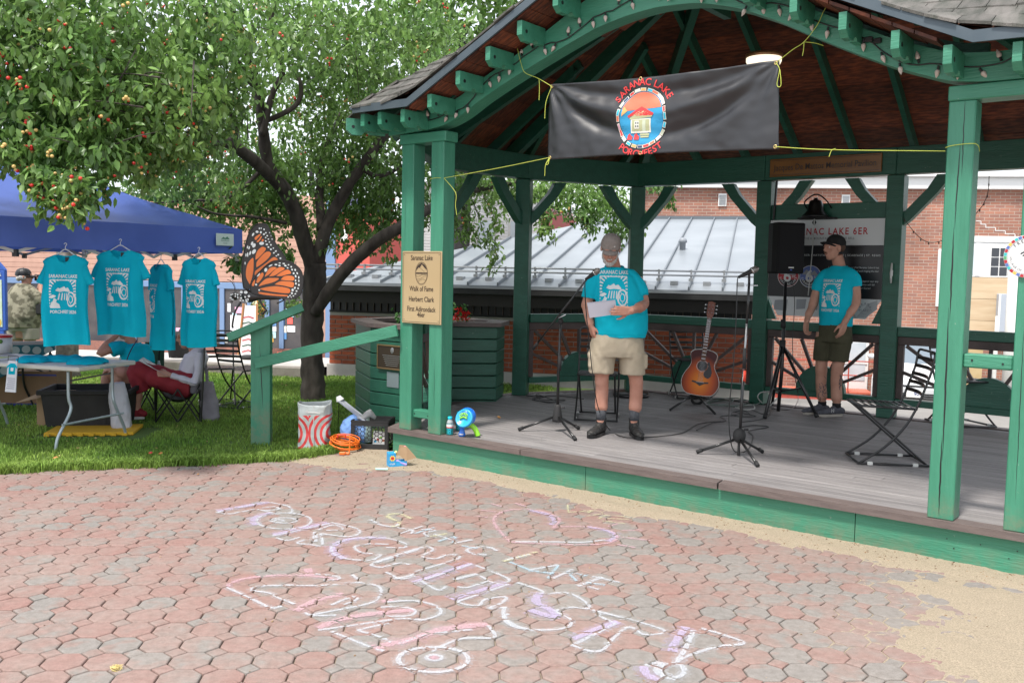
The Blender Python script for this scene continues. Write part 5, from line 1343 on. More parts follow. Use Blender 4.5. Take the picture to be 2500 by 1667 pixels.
A_.text('Saranac Lake',0,.235,.062,0,0,.008,sx=.80);A_.text('Walk of Fame',0,-.03,.062,0,0,.008,sx=.80);A_.text('Herbert Clark',0,-.12,.062,0,0,.010,sx=.83);A_.text('First Adirondack',0,-.205,.062,0,0,.010,sx=.80);A_.text('46er',0,-.252,.060,0,0,.010,sx=.80)
cy_=.122;A_.ring(0,cy_,.074,.098,.0025);A_.ring(0,cy_,.068,.092,.0022)
A_.poly([(-.064,cy_+.025),(-.055,cy_+.052),(-.036,cy_+.072),(0,cy_+.089),(.036,cy_+.072),(.055,cy_+.052),(.064,cy_+.028),(.03,cy_+.052),(.002,cy_+.078),(-.022,cy_+.048),(-.034,cy_+.052)])
A_.line([(-.022,cy_+.048),(.01,cy_+.03),(.035,cy_+.012)],.002)
A_.rect(-.066,cy_-.0,.066,cy_+.008);A_.rect(-.066,cy_-.006,.066,cy_-.003)
for pts in([(-.066,cy_-.022),(-.03,cy_-.026),(.01,cy_-.012),(.064,cy_-.012)],[(-.055,cy_-.052),(-.01,cy_-.044),(.03,cy_-.026),(.064,cy_-.022)],[(-.044,cy_-.07),(0,cy_-.052),(.03,cy_-.05),(.05,cy_-.06)]):A_.line([tuple(p)[:2]for p in bez([(x,y_,0)for x,y_ in pts],5)],.002)
A_.build('engraving',[MT['bronzedark']],pq,Matrix.Translation((0,-.0085,0))@Matrix.Rotation(pi/2,4,'X'))
# ---- round free wifi sign at the right edge
wf_=thing('round_sign','round white FREE wifi sign with a coloured mosaic rim on the far right green post','sign',M4=PAV@Matrix.Translation((FP(2508,626,-.01).x,-.004,FP(2508,626,-.01).z)))
MB().lathe([(.118,0),(.118,.006),(.114,.009)],40,Matrix.Rotation(pi/2,4,'X')).build('disc',MT['white'],wf_)
A_=Art();cols=[1,2,3,1,4,2,1,3,5]
for k in range(34):A_.ring(0,0,.116,.116,.015,cols[k%9],0,3,2*pi*k/34+.01,2*pi*(k+1)/34-.012)
A_.ring(0,0,.098,.098,.0015,0,0);A_.arc_text('FREE WIFI',0,0,.076,pi/2,.026,0,0,.002);A_.arc_text('VILLAGE OF SARANAC LAKE',0,0,.088,-pi/2,.018,0,0,.001,inside=True)
for r_ in(.05,.035,.02):A_.ring(0,-.02,r_,r_,.008,0,0,16,pi*.25,pi*.75)
A_.ell(0,-.02,.007,.007,0,0)
A_.build('print',[M('signink',(.03,.03,.04)),MT['signred'],MT['signblue'],M('teal_p',(.05,.45,.45)),M('yell_p',(.75,.45,.10)),M('grn_p',(.10,.35,.15))],wf_,Matrix.Translation((0,-.0095,0))@Matrix.Rotation(pi/2,4,'X'),off=.0008)

# ---- banner
bn=thing('banner','black vinyl banner with a round porch logo tied under the arch','banner',M4=PAV)
c00,c10,c11,c01=FP(1337,391,-.13),FP(1901,365,-.13),FP(1901,146,-.13),FP(1340,206,-.13)
def ban(s,t):
 p=(c00*(1-s)+c10*s)*(1-t)+(c01*(1-s)+c11*s)*t
 p=Vector(p);p.z+=-.028*sin(pi*s)*t+.008*sin(pi*s)*(1-t)
 # soft swags hanging between the upper corners, creases fanning from them
 sw=0
 for dpt,am,wd in((.20,.036,.09),(.47,-.030,.10),(.80,.036,.09)):
  crv=1-(dpt*(1-(2*s-1)**2)*.9+.04);sw+=am*math.exp(-((t-crv)/wd)**2)*(.35+.65*sin(pi*min(1,max(0,s))))*(1-.75*math.exp(-((s-.455)/.13)**2))
 for cx,sg in((0,1),(1,-1)):
  dx=abs(s-cx)*3.1;dz=(1-t);a=atan2(dz,dx+1e-4);r_=hypot(dx,dz);sw+=.012*sin(a*13)*math.exp(-r_*1.6)*min(1,r_*4)
 sw+=.010*noise.noise(Vector((s*7,t*3,1)))+.004*noise.noise(Vector((s*22,t*9,4)))
 p.y+=sw-.02*sin(pi*s)
 return p
NS,NT=120,44;V=[ban(i/NS,j/NT)for j in range(NT+1)for i in range(NS+1)];Fb=[(j*(NS+1)+i,j*(NS+1)+i+1,(j+1)*(NS+1)+i+1,(j+1)*(NS+1)+i)for j in range(NT)for i in range(NS)]
vin=M('vinyl',(.014,.014,.017),rough=.40,spec=.75,bump=.05,bscale=300)
bo=link('cloth',mesh('banner',V,Fb),vin,bn,smooth=True);so_=bo.modifiers.new('s','SOLIDIFY');so_.thickness=.002;so_.offset=0
bv=BVHTree.FromPolygons([tuple(v)for v in V],Fb)
cc=ban(.455,.47);R_=.178
A_=Art();A_.ell(0,0,R_*.98,R_*1.02,0,0,40)
A_.poly([(R_*.95*cos(a),R_*1.0*sin(a))for a in[radians(x)for x in range(22,159,8)]]+[(-R_*.62,R_*.30),(-R_*.48,R_*.36),(-R_*.22,R_*.58),(-.02,R_*.50),(R_*.28,R_*.60),(R_*.5,R_*.46),(R_*.66,R_*.46)],1,1)
A_.poly([(R_*.9*cos(a),R_*.96*sin(a))for a in[radians(x)for x in range(150,176,6)]]+[(-R_*.62,R_*.30),(-R_*.75,R_*.2)],2,2)
h_=R_
A_.poly([(-.62*h_,.10*h_),(0,.44*h_),(.56*h_,.16*h_),(.50*h_,.08*h_),(0,.33*h_),(-.56*h_,.03*h_)],3,3);A_.poly([(-.52*h_,.02*h_),(0,.33*h_),(.50*h_,.08*h_),(.46*h_,.02*h_),(-.5*h_,-.04*h_)],4,3)
A_.rect(-.46*h_,-.55*h_,.42*h_,-.02*h_,5,2);A_.rect(-.40*h_,-.48*h_,.36*h_,-.06*h_,4,3);A_.rect(-.28*h_,-.40*h_,-.08*h_,-.10*h_,5,4);A_.rect(.06*h_,-.50*h_,.20*h_,-.08*h_,6,4);A_.rect(-.24*h_,-.22*h_,-.19*h_,-.14*h_,7,5);A_.rect(-.15*h_,-.22*h_,-.10*h_,-.14*h_,7,5);A_.rect(-.24*h_,-.34*h_,-.19*h_,-.27*h_,7,5);A_.rect(-.15*h_,-.34*h_,-.10*h_,-.27*h_,7,5)
A_.poly([(-.44*h_,-.56*h_),(.30*h_,-.56*h_),(.34*h_,-.50*h_),(-.44*h_,-.50*h_)],5,4);A_.rect(-.05*h_,-.66*h_,.36*h_,-.585*h_,4,4);A_.rect(-.02*h_,-.74*h_,.34*h_,-.68*h_,4,4)
for cx in(-.5,-.2):A_.poly([(cx*h_-.02,-.80*h_),(cx*h_-.015,-.62*h_),(cx*h_,-.56*h_),(cx*h_+.012,-.66*h_),(cx*h_+.024,-.68*h_),(cx*h_+.02,-.82*h_)],3,5)
ci=[8,3,9,6,1,8,2,5,3,10,6,8,1,9,3,5,8,2,10,3,1,9,6,8]
for k in range(24):
 a=2*pi*k/24+random.uniform(-.03,.03);wt=random.uniform(.08,.125)*R_*1.25;hh=R_*.055
 T2=lambda x,y_:((R_*1.06+y_)*cos(a)-x*sin(a),(R_*1.09+y_)*sin(a)+x*cos(a))
 A_.poly([T2(-wt*1.0,-hh*1.2),T2(wt*1.0,-hh*1.1),T2(wt*.95,hh*1.2),T2(-wt*1.0,hh*1.1)],5,2);A_.poly([T2(-wt*.82,-hh*.8),T2(wt*.82,-hh*.75),T2(wt*.78,hh*.85),T2(-wt*.82,hh*.75)],ci[k],3)
A_.arc_text('SARANAC LAKE',0,0,R_*1.26,pi/2+.02,.066,3,1,.018,step=.188);A_.arc_text('PORCHFEST',0,0,R_*1.48,-pi/2,.066,3,1,.018,inside=True,step=.172)
pcol=[('pb0',(.03,.30,.55)),('pb1',(.72,.18,.10)),('pb2',(.80,.42,.14)),('pb3',(.72,.05,.05)),('pb4',(.45,.46,.26)),('pb5',(.78,.76,.66)),('pb6',(.55,.60,.45)),('pb7',(.10,.13,.14)),('pb8',(.05,.50,.68)),('pb9',(.80,.45,.55)),('pb10',(.03,.06,.16))]
A_.build('logo_print',[M(a,c,rough=.45)for a,c in pcol],bn,Matrix.Translation(cc)@Matrix.Rotation(radians(2),4,'Y')@Matrix.Rotation(pi/2,4,'X'),off=.0045,bvh=bv,sub=.014,step=.0012)
for s,t in((.012,.03),(.012,.97),(.988,.03),(.988,.97),(.45,.985),(.45,.015)):
 p=ban(s,t);MB().tube([p+Vector((.010*cos(a),-.004,.010*sin(a)))for a in[2*pi*k/12 for k in range(12)]],.0035,6,closed=True).build('grommet',M('brass',(.6,.45,.2),rough=.3,metal=.8)if 'brass' not in bpy.data.materials else bpy.data.materials['brass'],bn,smooth=True)
rp_=thing('tie_rope','thin lime-green cord lashing the banner to posts and arch','rope',M4=PAV)
g_={k:ban(*v)+Vector((0,-.006,0))for k,v in dict(bl=(.012,.03),tl=(.012,.97),br=(.988,.03),tr=(.988,.97)).items()}
def rope(pts,r=.0022,n=6):MB().tube(bez([tuple(p)for p in pts],n),r,5).build('cord',MT['rope'],rp_)
f1=lambda x,y_,v=-.10:FP(x,y_,v)
rope([g_['tl'],f1(1314,192),f1(1282,178,-.06),f1(1272,155,-.04),f1(1263,118,-.03)]);rope([f1(1316,192),f1(1317,215),f1(1316,245)]);rope([g_['tl'],f1(1333,250,-.14),f1(1330,290,-.14)])
pl_=Vector((.5755,.01,FP(1110,433,0).z));rope([g_['bl'],FP(1220,410,-.05),pl_]);rope([pl_,Vector((.50,-.004,pl_.z+.004)),Vector((.432,-.004,pl_.z-.002)),Vector((.43,.08,pl_.z))]);rope([pl_,FP(1112,470,.0),FP(1112,500,.0),FP(1115,525,.0)])
rope([g_['bl'],f1(1332,402,-.14),f1(1330,430,-.14)]);rope([g_['bl'],f1(1337,395,-.15),f1(1333,401,-.15),f1(1338,401,-.15),g_['bl']])
rope([g_['tr'],f1(1935,122),f1(1963,103,-.06),f1(1995,62,-.05),f1(2010,30,-.04),f1(2024,8,-.03)]);rope([f1(1963,103),f1(1962,120),f1(1959,137)]);rope([f1(1963,103,-.06),FP(1990,106,.0),FP(2010,112,.06)])
rope([g_['tr'],f1(1903,170,-.14),f1(1897,205,-.14),f1(1902,213,-.14),f1(1907,205,-.14),f1(1904,170,-.14)])
pr_=Vector((4.50,.0,FP(2312,369,0).z));rope([g_['br'],FP(2030,366,-.1),pr_]);rope([pr_+Vector((0,0,.02)),Vector((4.55,-.004,pr_.z+.03)),Vector((4.66,-.004,pr_.z+.03)),Vector((4.66,.1,pr_.z))]);rope([f1(2040,363),f1(2030,368),f1(2024,383)])
# ============================================================ crabapple tree
random.seed(5);rng=np.random.default_rng(5)
ct=thing('crabapple_tree','spreading crabapple tree with dark forked trunk, drooping leafy branches and small red and yellow fruit','tree',loc=(-2.50,11.65,0))
TO=Vector((-2.50,11.65,0))
mm('bark',(.028,.022,.018),(.075,.063,.053),scale=9,rough=.9,bump=1.0,bscale=26,stretch=(1,1,.35),detail=8)
def tl(px,py,d):return YD(px,py,d)-TO
def branch(pts,rs,nm='limb',n=10):
 P=bez([tuple(p)for p in pts],6);k=len(pts)-1
 R=[]
 for i in range(len(P)):
  t=i/6;a=min(int(t),k-1);R.append(rs[a]+(rs[a+1]-rs[a])*(t-a))
 # knobbly bark
 m=MB();m.tube(P,R,n+4)
 m.v=[tuple(Vector(v)+Vector((noise.noise(Vector(v)*11),noise.noise(Vector(v)*11+Vector((5,0,0))),0))*.026*min(1,max(R)*6)+Vector((noise.noise(Vector(v)*34),noise.noise(Vector(v)*34+Vector((9,0,0))),0))*.008*min(1,max(R)*6))for v in m.v]
 m.build(nm,MT['bark'],ct,smooth=True);return P
trunk=[(0,0,-.05),tl(764,940,11.65),tl(762,850,11.62),tl(764,750,11.6),tl(768,690,11.55),tl(770,640,11.5)]
branch(trunk,[.170,.145,.132,.138,.145,.125],'trunk',14)
skel=[]
def lim(pts,rs):skel.append(branch(pts,rs));
# right low limb passing behind the posts
lim([tl(770,765,11.5),tl(800,715,11.4),tl(850,650,11.3),tl(925,585,11.2),tl(990,548,11.3),tl(1060,505,11.8),tl(1150,468,12.4),tl(1290,440,12.9)],[.07,.082,.08,.074,.068,.055,.04,.02])
# two main upright limbs
lim([tl(768,660,11.5),tl(742,590,11.4),tl(722,520,11.2),tl(690,455,11.0),tl(655,400,10.8),tl(640,300,10.6),tl(625,200,10.4),tl(600,110,10.2),tl(565,20,10.0)],[.10,.10,.092,.08,.068,.058,.05,.042,.034])
lim([tl(775,640,11.5),tl(795,560,11.4),tl(835,480,11.3),tl(880,410,11.2),tl(925,350,11.2),tl(985,280,11.4),tl(1040,200,11.6)],[.085,.08,.07,.06,.05,.04,.02])
lim([tl(700,470,11.05),tl(640,410,10.7),tl(575,360,10.2),tl(535,345,9.8),tl(470,355,9.3),tl(400,380,8.8),tl(300,400,8.3)],[.08,.07,.062,.055,.045,.03,.015])
lim([tl(640,230,10.5),tl(560,130,10.0),tl(520,60,9.6),tl(470,-20,9.2)],[.045,.05,.045,.03])
lim([tl(640,330,10.6),tl(665,230,10.5),tl(690,170,10.5),tl(660,60,10.4),tl(690,-30,10.4)],[.04,.035,.032,.026,.02])
lim([tl(785,560,11.4),tl(780,470,11.6),tl(790,380,11.9),tl(840,260,12.2)],[.065,.05,.035,.02])
lim([tl(570,350,10.1),tl(570,290,9.9),tl(520,215,9.5),tl(440,180,9.0),tl(330,120,8.4),tl(200,60,7.8)],[.045,.04,.035,.03,.022,.012])
lim([tl(550,345,9.9),tl(480,310,9.4),tl(420,260,9.0),tl(340,280,8.3),tl(240,330,7.6),tl(150,420,7.0)],[.035,.03,.026,.022,.018,.008])
lim([tl(655,400,10.8),tl(560,480,10.6),tl(450,490,10.4),tl(340,500,10.2)],[.03,.02,.014,.006])
lim([tl(700,545,11.2),tl(620,530,11.0),tl(520,520,10.8),tl(440,480,10.6)],[.022,.018,.012,.006])
lim([tl(640,300,10.6),tl(720,260,10.6),tl(735,210,10.6),tl(710,150,10.6)],[.03,.028,.024,.012])
lim([tl(880,410,11.2),tl(930,430,11.4),tl(1010,390,11.8),tl(1090,350,12.2)],[.03,.025,.018,.01])
# foliage volumes: pixel centre, distance, radii in metres (x, y, z), leaf count
BL=[ # near left mass over the tent
 (60,90,7.4,.9,.8,.65,3000),(250,50,7.9,1.1,.9,.7,3400),(430,120,8.6,1.0,.8,.7,2800),(90,260,7.2,.75,.6,.42,2400),(290,240,7.6,.8,.7,.46,2800),(440,290,8.4,.55,.6,.42,1500),(40,370,7.0,.5,.4,.16,900),(200,375,7.1,.42,.4,.16,1100),(330,360,7.7,.45,.4,.20,1100),(165,465,6.7,.13,.12,.14,420),(110,440,6.7,.16,.15,.10,300),(205,460,6.8,.09,.1,.13,200),
 (20,30,7.4,.9,.8,.6,1800),(560,40,9.2,1.0,.8,.6,1800),(490,200,8.8,.42,.5,.5,900),(450,430,9.8,.6,.6,.25,800),
 # middle and top
 (700,40,10.6,1.3,1.0,.7,1900),(880,60,11.0,1.3,1.0,.8,2600),(820,200,11.4,1.0,.8,.8,1700),(960,190,11.4,1.0,.8,.8,2000),(1040,60,11.8,.6,.7,.5,600),(900,330,11.6,1.0,.8,.7,2100),(730,330,12.0,1.1,.7,.8,1900),(600,420,11.4,1.2,.8,.5,1900),(480,500,11.6,.9,.7,.35,900),(640,530,11.9,1.0,.6,.35,1100),(860,480,12.2,.9,.7,.6,1900),(970,440,12.2,.8,.7,.6,1700),(860,570,12.4,.45,.4,.3,600),(590,250,11.0,.7,.6,.6,500),(930,530,12.2,.6,.5,.35,700),(820,100,10.2,.7,.5,.4,700),(1030,300,12.0,.6,.6,.5,700),
 (560,440,11.4,.9,.6,.32,1400),(720,420,12.2,.8,.6,.45,1300),(620,490,12.0,.8,.5,.22,700),(420,470,11.4,.6,.5,.2,600),
 # over and behind the bandstand
 (1150,480,12.6,.7,.5,.35,900),(1210,440,12.9,.8,.5,.3,900),(1340,465,12.8,.5,.4,.25,500),(1430,490,12.6,.55,.4,.30,1000),(1500,540,12.4,.40,.3,.32,700),(1300,470,12.7,.25,.3,.2,220),(1600,450,12.4,.3,.3,.1,120)]
# hanging twigs with leaves in front of the metal roof and elsewhere
TW=[((1110,470,12.2),(1170,600,12.0)),((1150,480,12.2),(1205,660,12.0)),((1130,490,12.1),(1140,580,12.0)),((1180,480,12.2),(1222,560,12.1)),((1190,560,12.0),(1215,632,12.0)),((1320,500,12.0),(1325,580,12.0)),((1330,510,12.0),(1345,575,11.9)),((1100,520,12.0),(1120,570,12.0)),((1410,520,12.0),(1445,560,12.0)),((1510,560,12),(1505,590,12)),((1620,450,12),(1636,500,12)),((940,560,11.6),(955,632,11.5)),((900,560,11.6),(880,620,11.6)),
      ((780,560,11.5),(800,600,11.4)),((560,640,9.5),(600,655,9.4)),((620,600,10),(640,680,10)),((690,600,10.6),(700,650,10.6)),((120,440,6.6),(110,515,6.6)),((165,430,6.5),(170,528,6.5)),((200,440,6.6),(205,520,6.6)),((140,440,6.6),(150,520,6.6)),((250,420,7),(262,470,7)),((360,420,7.6),(365,450,7.6))]
# leaf base shape (pointed oval, folded)
LB=np.array([(0,0,0),(.30,.24,.05),(.66,.20,.05),(1,0,-.03),(.66,-.20,.05),(.30,-.24,.05),(.48,0,-.04)])
LFc=[(0,6,1),(1,6,2),(2,6,3),(0,5,6),(5,4,6),(4,3,6)]
def leaf_frames(P,droop=.9,s0=.055,s1=.096):
 n=len(P);az=rng.uniform(0,2*pi,n);el=-droop*.9+rng.normal(0,.55,n);ro=rng.normal(0,.7,n);s=rng.uniform(s0,s1,n)
 ca,sa,ce,se=np.cos(az),np.sin(az),np.cos(el),np.sin(el)
 X=np.c_[ca*ce,sa*ce,se];Yv=np.c_[-sa,ca,np.zeros(n)];Z=np.cross(X,Yv)
 cr,sr=np.cos(ro)[:,None],np.sin(ro)[:,None];Y2=Yv*cr+Z*sr;Z2=np.cross(X,Y2)
 return X,Y2,Z2,s
def leaves_mesh(P,name,mat,parent,**k):
 P=np.asarray(P);n=len(P);X,Y2,Z2,s=leaf_frames(P,**k)
 V=P[:,None,:]+(LB[None,:,0:1]*X[:,None]+LB[None,:,1:2]*Y2[:,None]+LB[None,:,2:3]*Z2[:,None])*s[:,None,None]
 me=bpy.data.meshes.new(name);me.vertices.add(n*7);me.vertices.foreach_set('co',V.ravel())
 L=(np.arange(n)[:,None,None]*7+np.array(LFc)[None]).ravel();me.loops.add(len(L));me.loops.foreach_set('vertex_index',L)
 me.polygons.add(n*6);me.polygons.foreach_set('loop_start',np.arange(n*6)*3);me.polygons.foreach_set('loop_total',np.full(n*6,3));me.update();me.validate()
 return link(name,me,MT[mat],parent,kind='stuff')
lm=M('crab_leaf',(.10,.205,.05),(.22,.36,.095),scale=1.6,rough=.38,island=.5,trans=.42,spec=.6,coord='Object')
MT['crab_leaf']=lm
pts=[]
for px,py,d,rx,ry,rz,n in BL:
 c=np.array(tl(px,py,d));n=int(n*1.22)
 g=rng.normal(0,1,(n,3));g/=np.linalg.norm(g,axis=1)[:,None];r=rng.random(n)**.45
 q=c+g*r[:,None]*np.array([rx,ry,rz])*1.12
 for p in q:
  v=noise.noise(Vector(p)*2.3+Vector((3,1,9)))+.6*noise.noise(Vector(p)*6)
  if v>(-.24 if px>470 else-.38)+.12*random.random():pts.append(p)
tw=MB();frp=[]
for(a,b)in TW:
 A_,B_=tl(*a),tl(*b);L=(B_-A_).length;mid=(A_+B_)/2+Vector((random.uniform(-.06,.06),random.uniform(-.05,.05),.03))
 P=bez([A_,mid,B_],8);tw.tube(P,[.007-.005*i/len(P)for i in range(len(P))],5)
 for p in P[2:]:
  for _ in range(random.randint(4,8)):pts.append(np.array(p)+rng.normal(0,.045,3))
  if random.random()<.12:frp.append(np.array(p)+np.array((0,0,-.04)))
# twigs through the crown
P_all=np.array(pts)
for k in range(330):
 p=Vector(P_all[rng.integers(len(P_all))]);d=Vector((random.gauss(0,1),random.gauss(0,.8),random.gauss(-.25,.6))).normalized();L=random.uniform(.25,.7)
 q_=PROJ(p+d*L+TO+Vector((0,0,-.1)))
 if q_[0]>1060 or q_[1]>400-(q_[0]<420)*40:continue
 tw.tube(bez([p,p+d*L*.5+Vector((0,0,-.03)),p+d*L+Vector((0,0,-.10))],4),[.008,.007,.006,.0055,.005,.0045,.004,.003,.002],4)
tw.build('twigs',MT['bark'],ct,kind='stuff')
# the nearest 298 leaves and fruits are objects of their own, the rest one mass
Z_=np.array([(Vector(p)+TO-CAM).dot(c_f)for p in pts]);
vis=[]
for i,p in enumerate(pts):
 q=PROJ(Vector(p)+TO)
 vis.append(Z_[i]if(0<q[0]<2500 and 0<q[1]<900)else 1e9)
order=np.argsort(vis);near=set(order[:298].tolist())
leaf_me=mesh('leaf',LB.tolist(),LFc);leaf_me.materials.append(M('crab_leaf_near',(.10,.205,.05),(.22,.36,.095),scale=1.6,rough=.38,rand=.4,trans=.42,spec=.6))
NP_=np.array([pts[i]for i in order[:298]]);X,Y2,Z2,s=leaf_frames(NP_,s0=.055,s1=.085)
for i in range(298):
 o=bpy.data.objects.new('leaf',leaf_me);COL.objects.link(o);o.parent=ct
 R3=Matrix((X[i],Y2[i],Z2[i])).transposed();o.matrix_local=Matrix.Translation(Vector(NP_[i]))@R3.to_4x4()@Matrix.Scale(s[i],4)
leaves_mesh([p for i,p in enumerate(pts)if i not in near],'foliage','crab_leaf',ct)
# fruit in small hanging clusters
fr=[]
for k in range(620):
 i=int(rng.integers(len(pts)));p=np.array(pts[i]);q=PROJ(Vector(p)+TO)
 if q[0]>640 and random.random()<.6:continue
 red=random.random()<.16
 for _ in range(random.randint(2,5)):fr.append((p+rng.normal(0,.028,3)+np.array((0,-.05,-.04)),red if random.random()<.7 else not red))
fr+=[(p,False)for p in frp]
fr.sort(key=lambda a:(Vector(a[0])+TO-CAM).dot(c_f))
fm=MB().sphere((0,0,0),(1,1,.92),10,7)
fmy=mesh('crabapple',fm.v,fm.f);fmy.materials.append(M('fruit_yellow',(.50,.46,.12),(.62,.30,.14),scale=60,rough=.35,rand=.3));fmy.polygons.foreach_set('use_smooth',[True]*len(fmy.polygons))
fmr=fmy.copy();fmr.materials.clear();fmr.materials.append(M('fruit_red',(.60,.025,.02),rough=.3,rand=.3))
rest_f={0:MB(),1:MB()};sph=MB().sphere((0,0,0),1,6,4);k=0
for p,red in fr:
 q=PROJ(Vector(p)+TO);r=random.uniform(.011,.0155)
 if k<296 and 0<q[0]<2500 and 0<q[1]:
  o=bpy.data.objects.new('crabapple',fmr if red else fmy);COL.objects.link(o);o.parent=ct;o.matrix_local=Matrix.Translation(Vector(p))@Matrix.Scale(r,4);k+=1
 else:rest_f[int(red)].add(sph.v,sph.f,Matrix.Translation(Vector(p))@Matrix.Scale(r,4))
rest_f[0].build('crabapple_mass',fmy.materials[0],ct,kind='stuff');rest_f[1].build('crabapple_mass',fmr.materials[0],ct,kind='stuff')
# second trunk seen under the table
p=G(165,920,0);p=Vector((p.x,p.y,0))
t2=thing('tree','pale rough tree trunk on the lawn seen beneath the folding table','tree',loc=p)
m=MB().tube([(0,0,-.05),(0,0,.08),(.0,0,.3),(.02,0,1.0),(.0,0,2.6)],[.20,.165,.15,.14,.13],16)
m.v=[tuple(Vector(v)+Vector((noise.noise(Vector(v)*12),noise.noise(Vector(v)*12+Vector((4,0,0))),0))*.022)for v in m.v]
m.build('trunk',M('bark2',(.10,.085,.075),(.22,.19,.165),scale=14,rough=.9,bump=1,bscale=30),t2,smooth=True)
m=MB();leaf_ball(m,(.0,0,2.9),.9,900,1.3);m.build('crown',MT['foliage_far'],t2)
# ============================================================ things on the stage
random.seed(9)
def Wz(px,py,z=ZD):p=G(px,py,z);return p
# ---- folding slatted metal chair
def make_chair(label,loc,rz,group='black slatted folding chairs',scale=1.0):
 t=thing('folding_chair',label,'chair',M4=Matrix.Translation(Vector(loc))@Matrix.Rotation(rz,4,'Z')@Matrix.Scale(scale,4),group=group)
 w=.20;r=.0095;m_=MT['blackmetal']
 A=[(.27,.84),(.25,.72),(.20,.56),(.16,.45),(.08,.30),(-.06,.14),(-.24,.012)] # back frame: (y, z)
 B=[(-.26,.445),(-.22,.42),(.0,.235),(.26,.012)]
 for s in(-1,1):pass
 pl=bez([(-w,y,z)for y,z in A[::-1]]+[(-w+.035,.275,.865)],5);pr=[Vector((-p.x,p.y,p.z))for p in pl[::-1]]
 MB().tube(pl+pr,r,8,caps=True).build('back_frame',m_,t,smooth=True)
 q=bez([(-w+.03,y,z)for y,z in B[::-1]],5);q2=[Vector((-p.x,p.y,p.z))for p in q[::-1]]
 MB().tube(q+q2,r,8).build('front_frame',m_,t,smooth=True)
 for s in(-1,1):MB().tube([(s*w,-.25,.012),(s*w,.27,.012)],r,8).build('floor_rail',m_,t,smooth=True)
 for y in(-.245,.262):MB().tube([(-w,y,.012),(w,y,.012)],r*.9,8).build('cross_bar',m_,t,smooth=True)
 for s in(-1,1):
  MB().tube([(s*(w-.02),-.26,.448),(s*(w-.02),.17,.435)],r,8).build('seat_rail',m_,t,smooth=True)
  for y in(-.16,.17):MB().box(s*w-.012,s*w+.012,y-.02,y+.02,.0,.026,b=.003).build('foot_clip',MT['offwhite'],t)
 for k in range(9):MB().box(-w+.02,w-.02,-.25+k*.048,-.228+k*.048,.449-.0012*k,.455-.0012*k,b=.002).build('seat_slat',m_,t)
 for k in range(5):
  z=.80-.062*k;y=.268-.016*k-.004*k
  pts=[(-w+.004,y,z),(-w*.5,y+.018,z),(0,y+.024,z),(w*.5,y+.018,z),(w-.004,y,z)]
  m=MB();P=bez(pts,3);v=[]
  for p in P:v+=[(p.x,p.y-.002,p.z-.014),(p.x,p.y-.002,p.z+.014),(p.x,p.y+.002,p.z+.014),(p.x,p.y+.002,p.z-.014)]
  f=[]
  for i in range(len(P)-1):
   a,b=4*i,4*i+4;f+=[(a,b,b+1,a+1),(a+1,b+1,b+2,a+2),(a+2,b+2,b+3,a+3),(a+3,b+3,b,a)]
  m.add(v,f).build('back_slat',m_,t)
 return t
L1,L2_,R2=Wz(2061,1107),Wz(2081,1135),Wz(2265,1143)
cen=(Wz(2061,1107)+Wz(2265,1143))/2;dr=(R2-L2_)
ch0=make_chair('black slatted folding chair at the stage front right, turned side-on',cen,atan2(dr.y,dr.x)-pi/2)
def chair_copy(label,loc,rz,scale=1.0):
 c=copy_tree(ch0);c.matrix_world=Matrix.Translation(Vector(loc))@Matrix.Rotation(rz,4,'Z')@Matrix.Scale(scale,4);c['label']=label;return c
p=(Wz(1395,1000)+Wz(1530,1045))/2;chair_copy('black slatted folding chair directly behind the man at the microphone',(p.x,p.y+.05,ZD),radians(-8))
p=Wz(1690,965);chair_copy('black slatted folding chair behind the guitar at the back rail',(p.x-.05,p.y-.1,ZD),radians(4))
p=Wz(2345,1035);chair_copy('black slatted folding chair at the back right, seen between the paired posts',(p.x,p.y,ZD),radians(12))
for px,py,rz,lab in[(592,990,150,'black slatted folding chair on the lawn behind the green post'),(530,985,20,'black slatted folding chair on the lawn behind the rightmost hanging shirt')]:
 p=G(px,py,0);chair_copy(lab,p,radians(rz),1.0)
t=tag(MB().lathe([(.0,0),(.205,0),(.21,.02),(.20,.045),(.0,.05)],30,Matrix.Translation(Wz(1540,967))).build('stand_plate',MT['blackmetal'],smooth=True),'flat round black base plate on the deck behind the standing man','base plate')

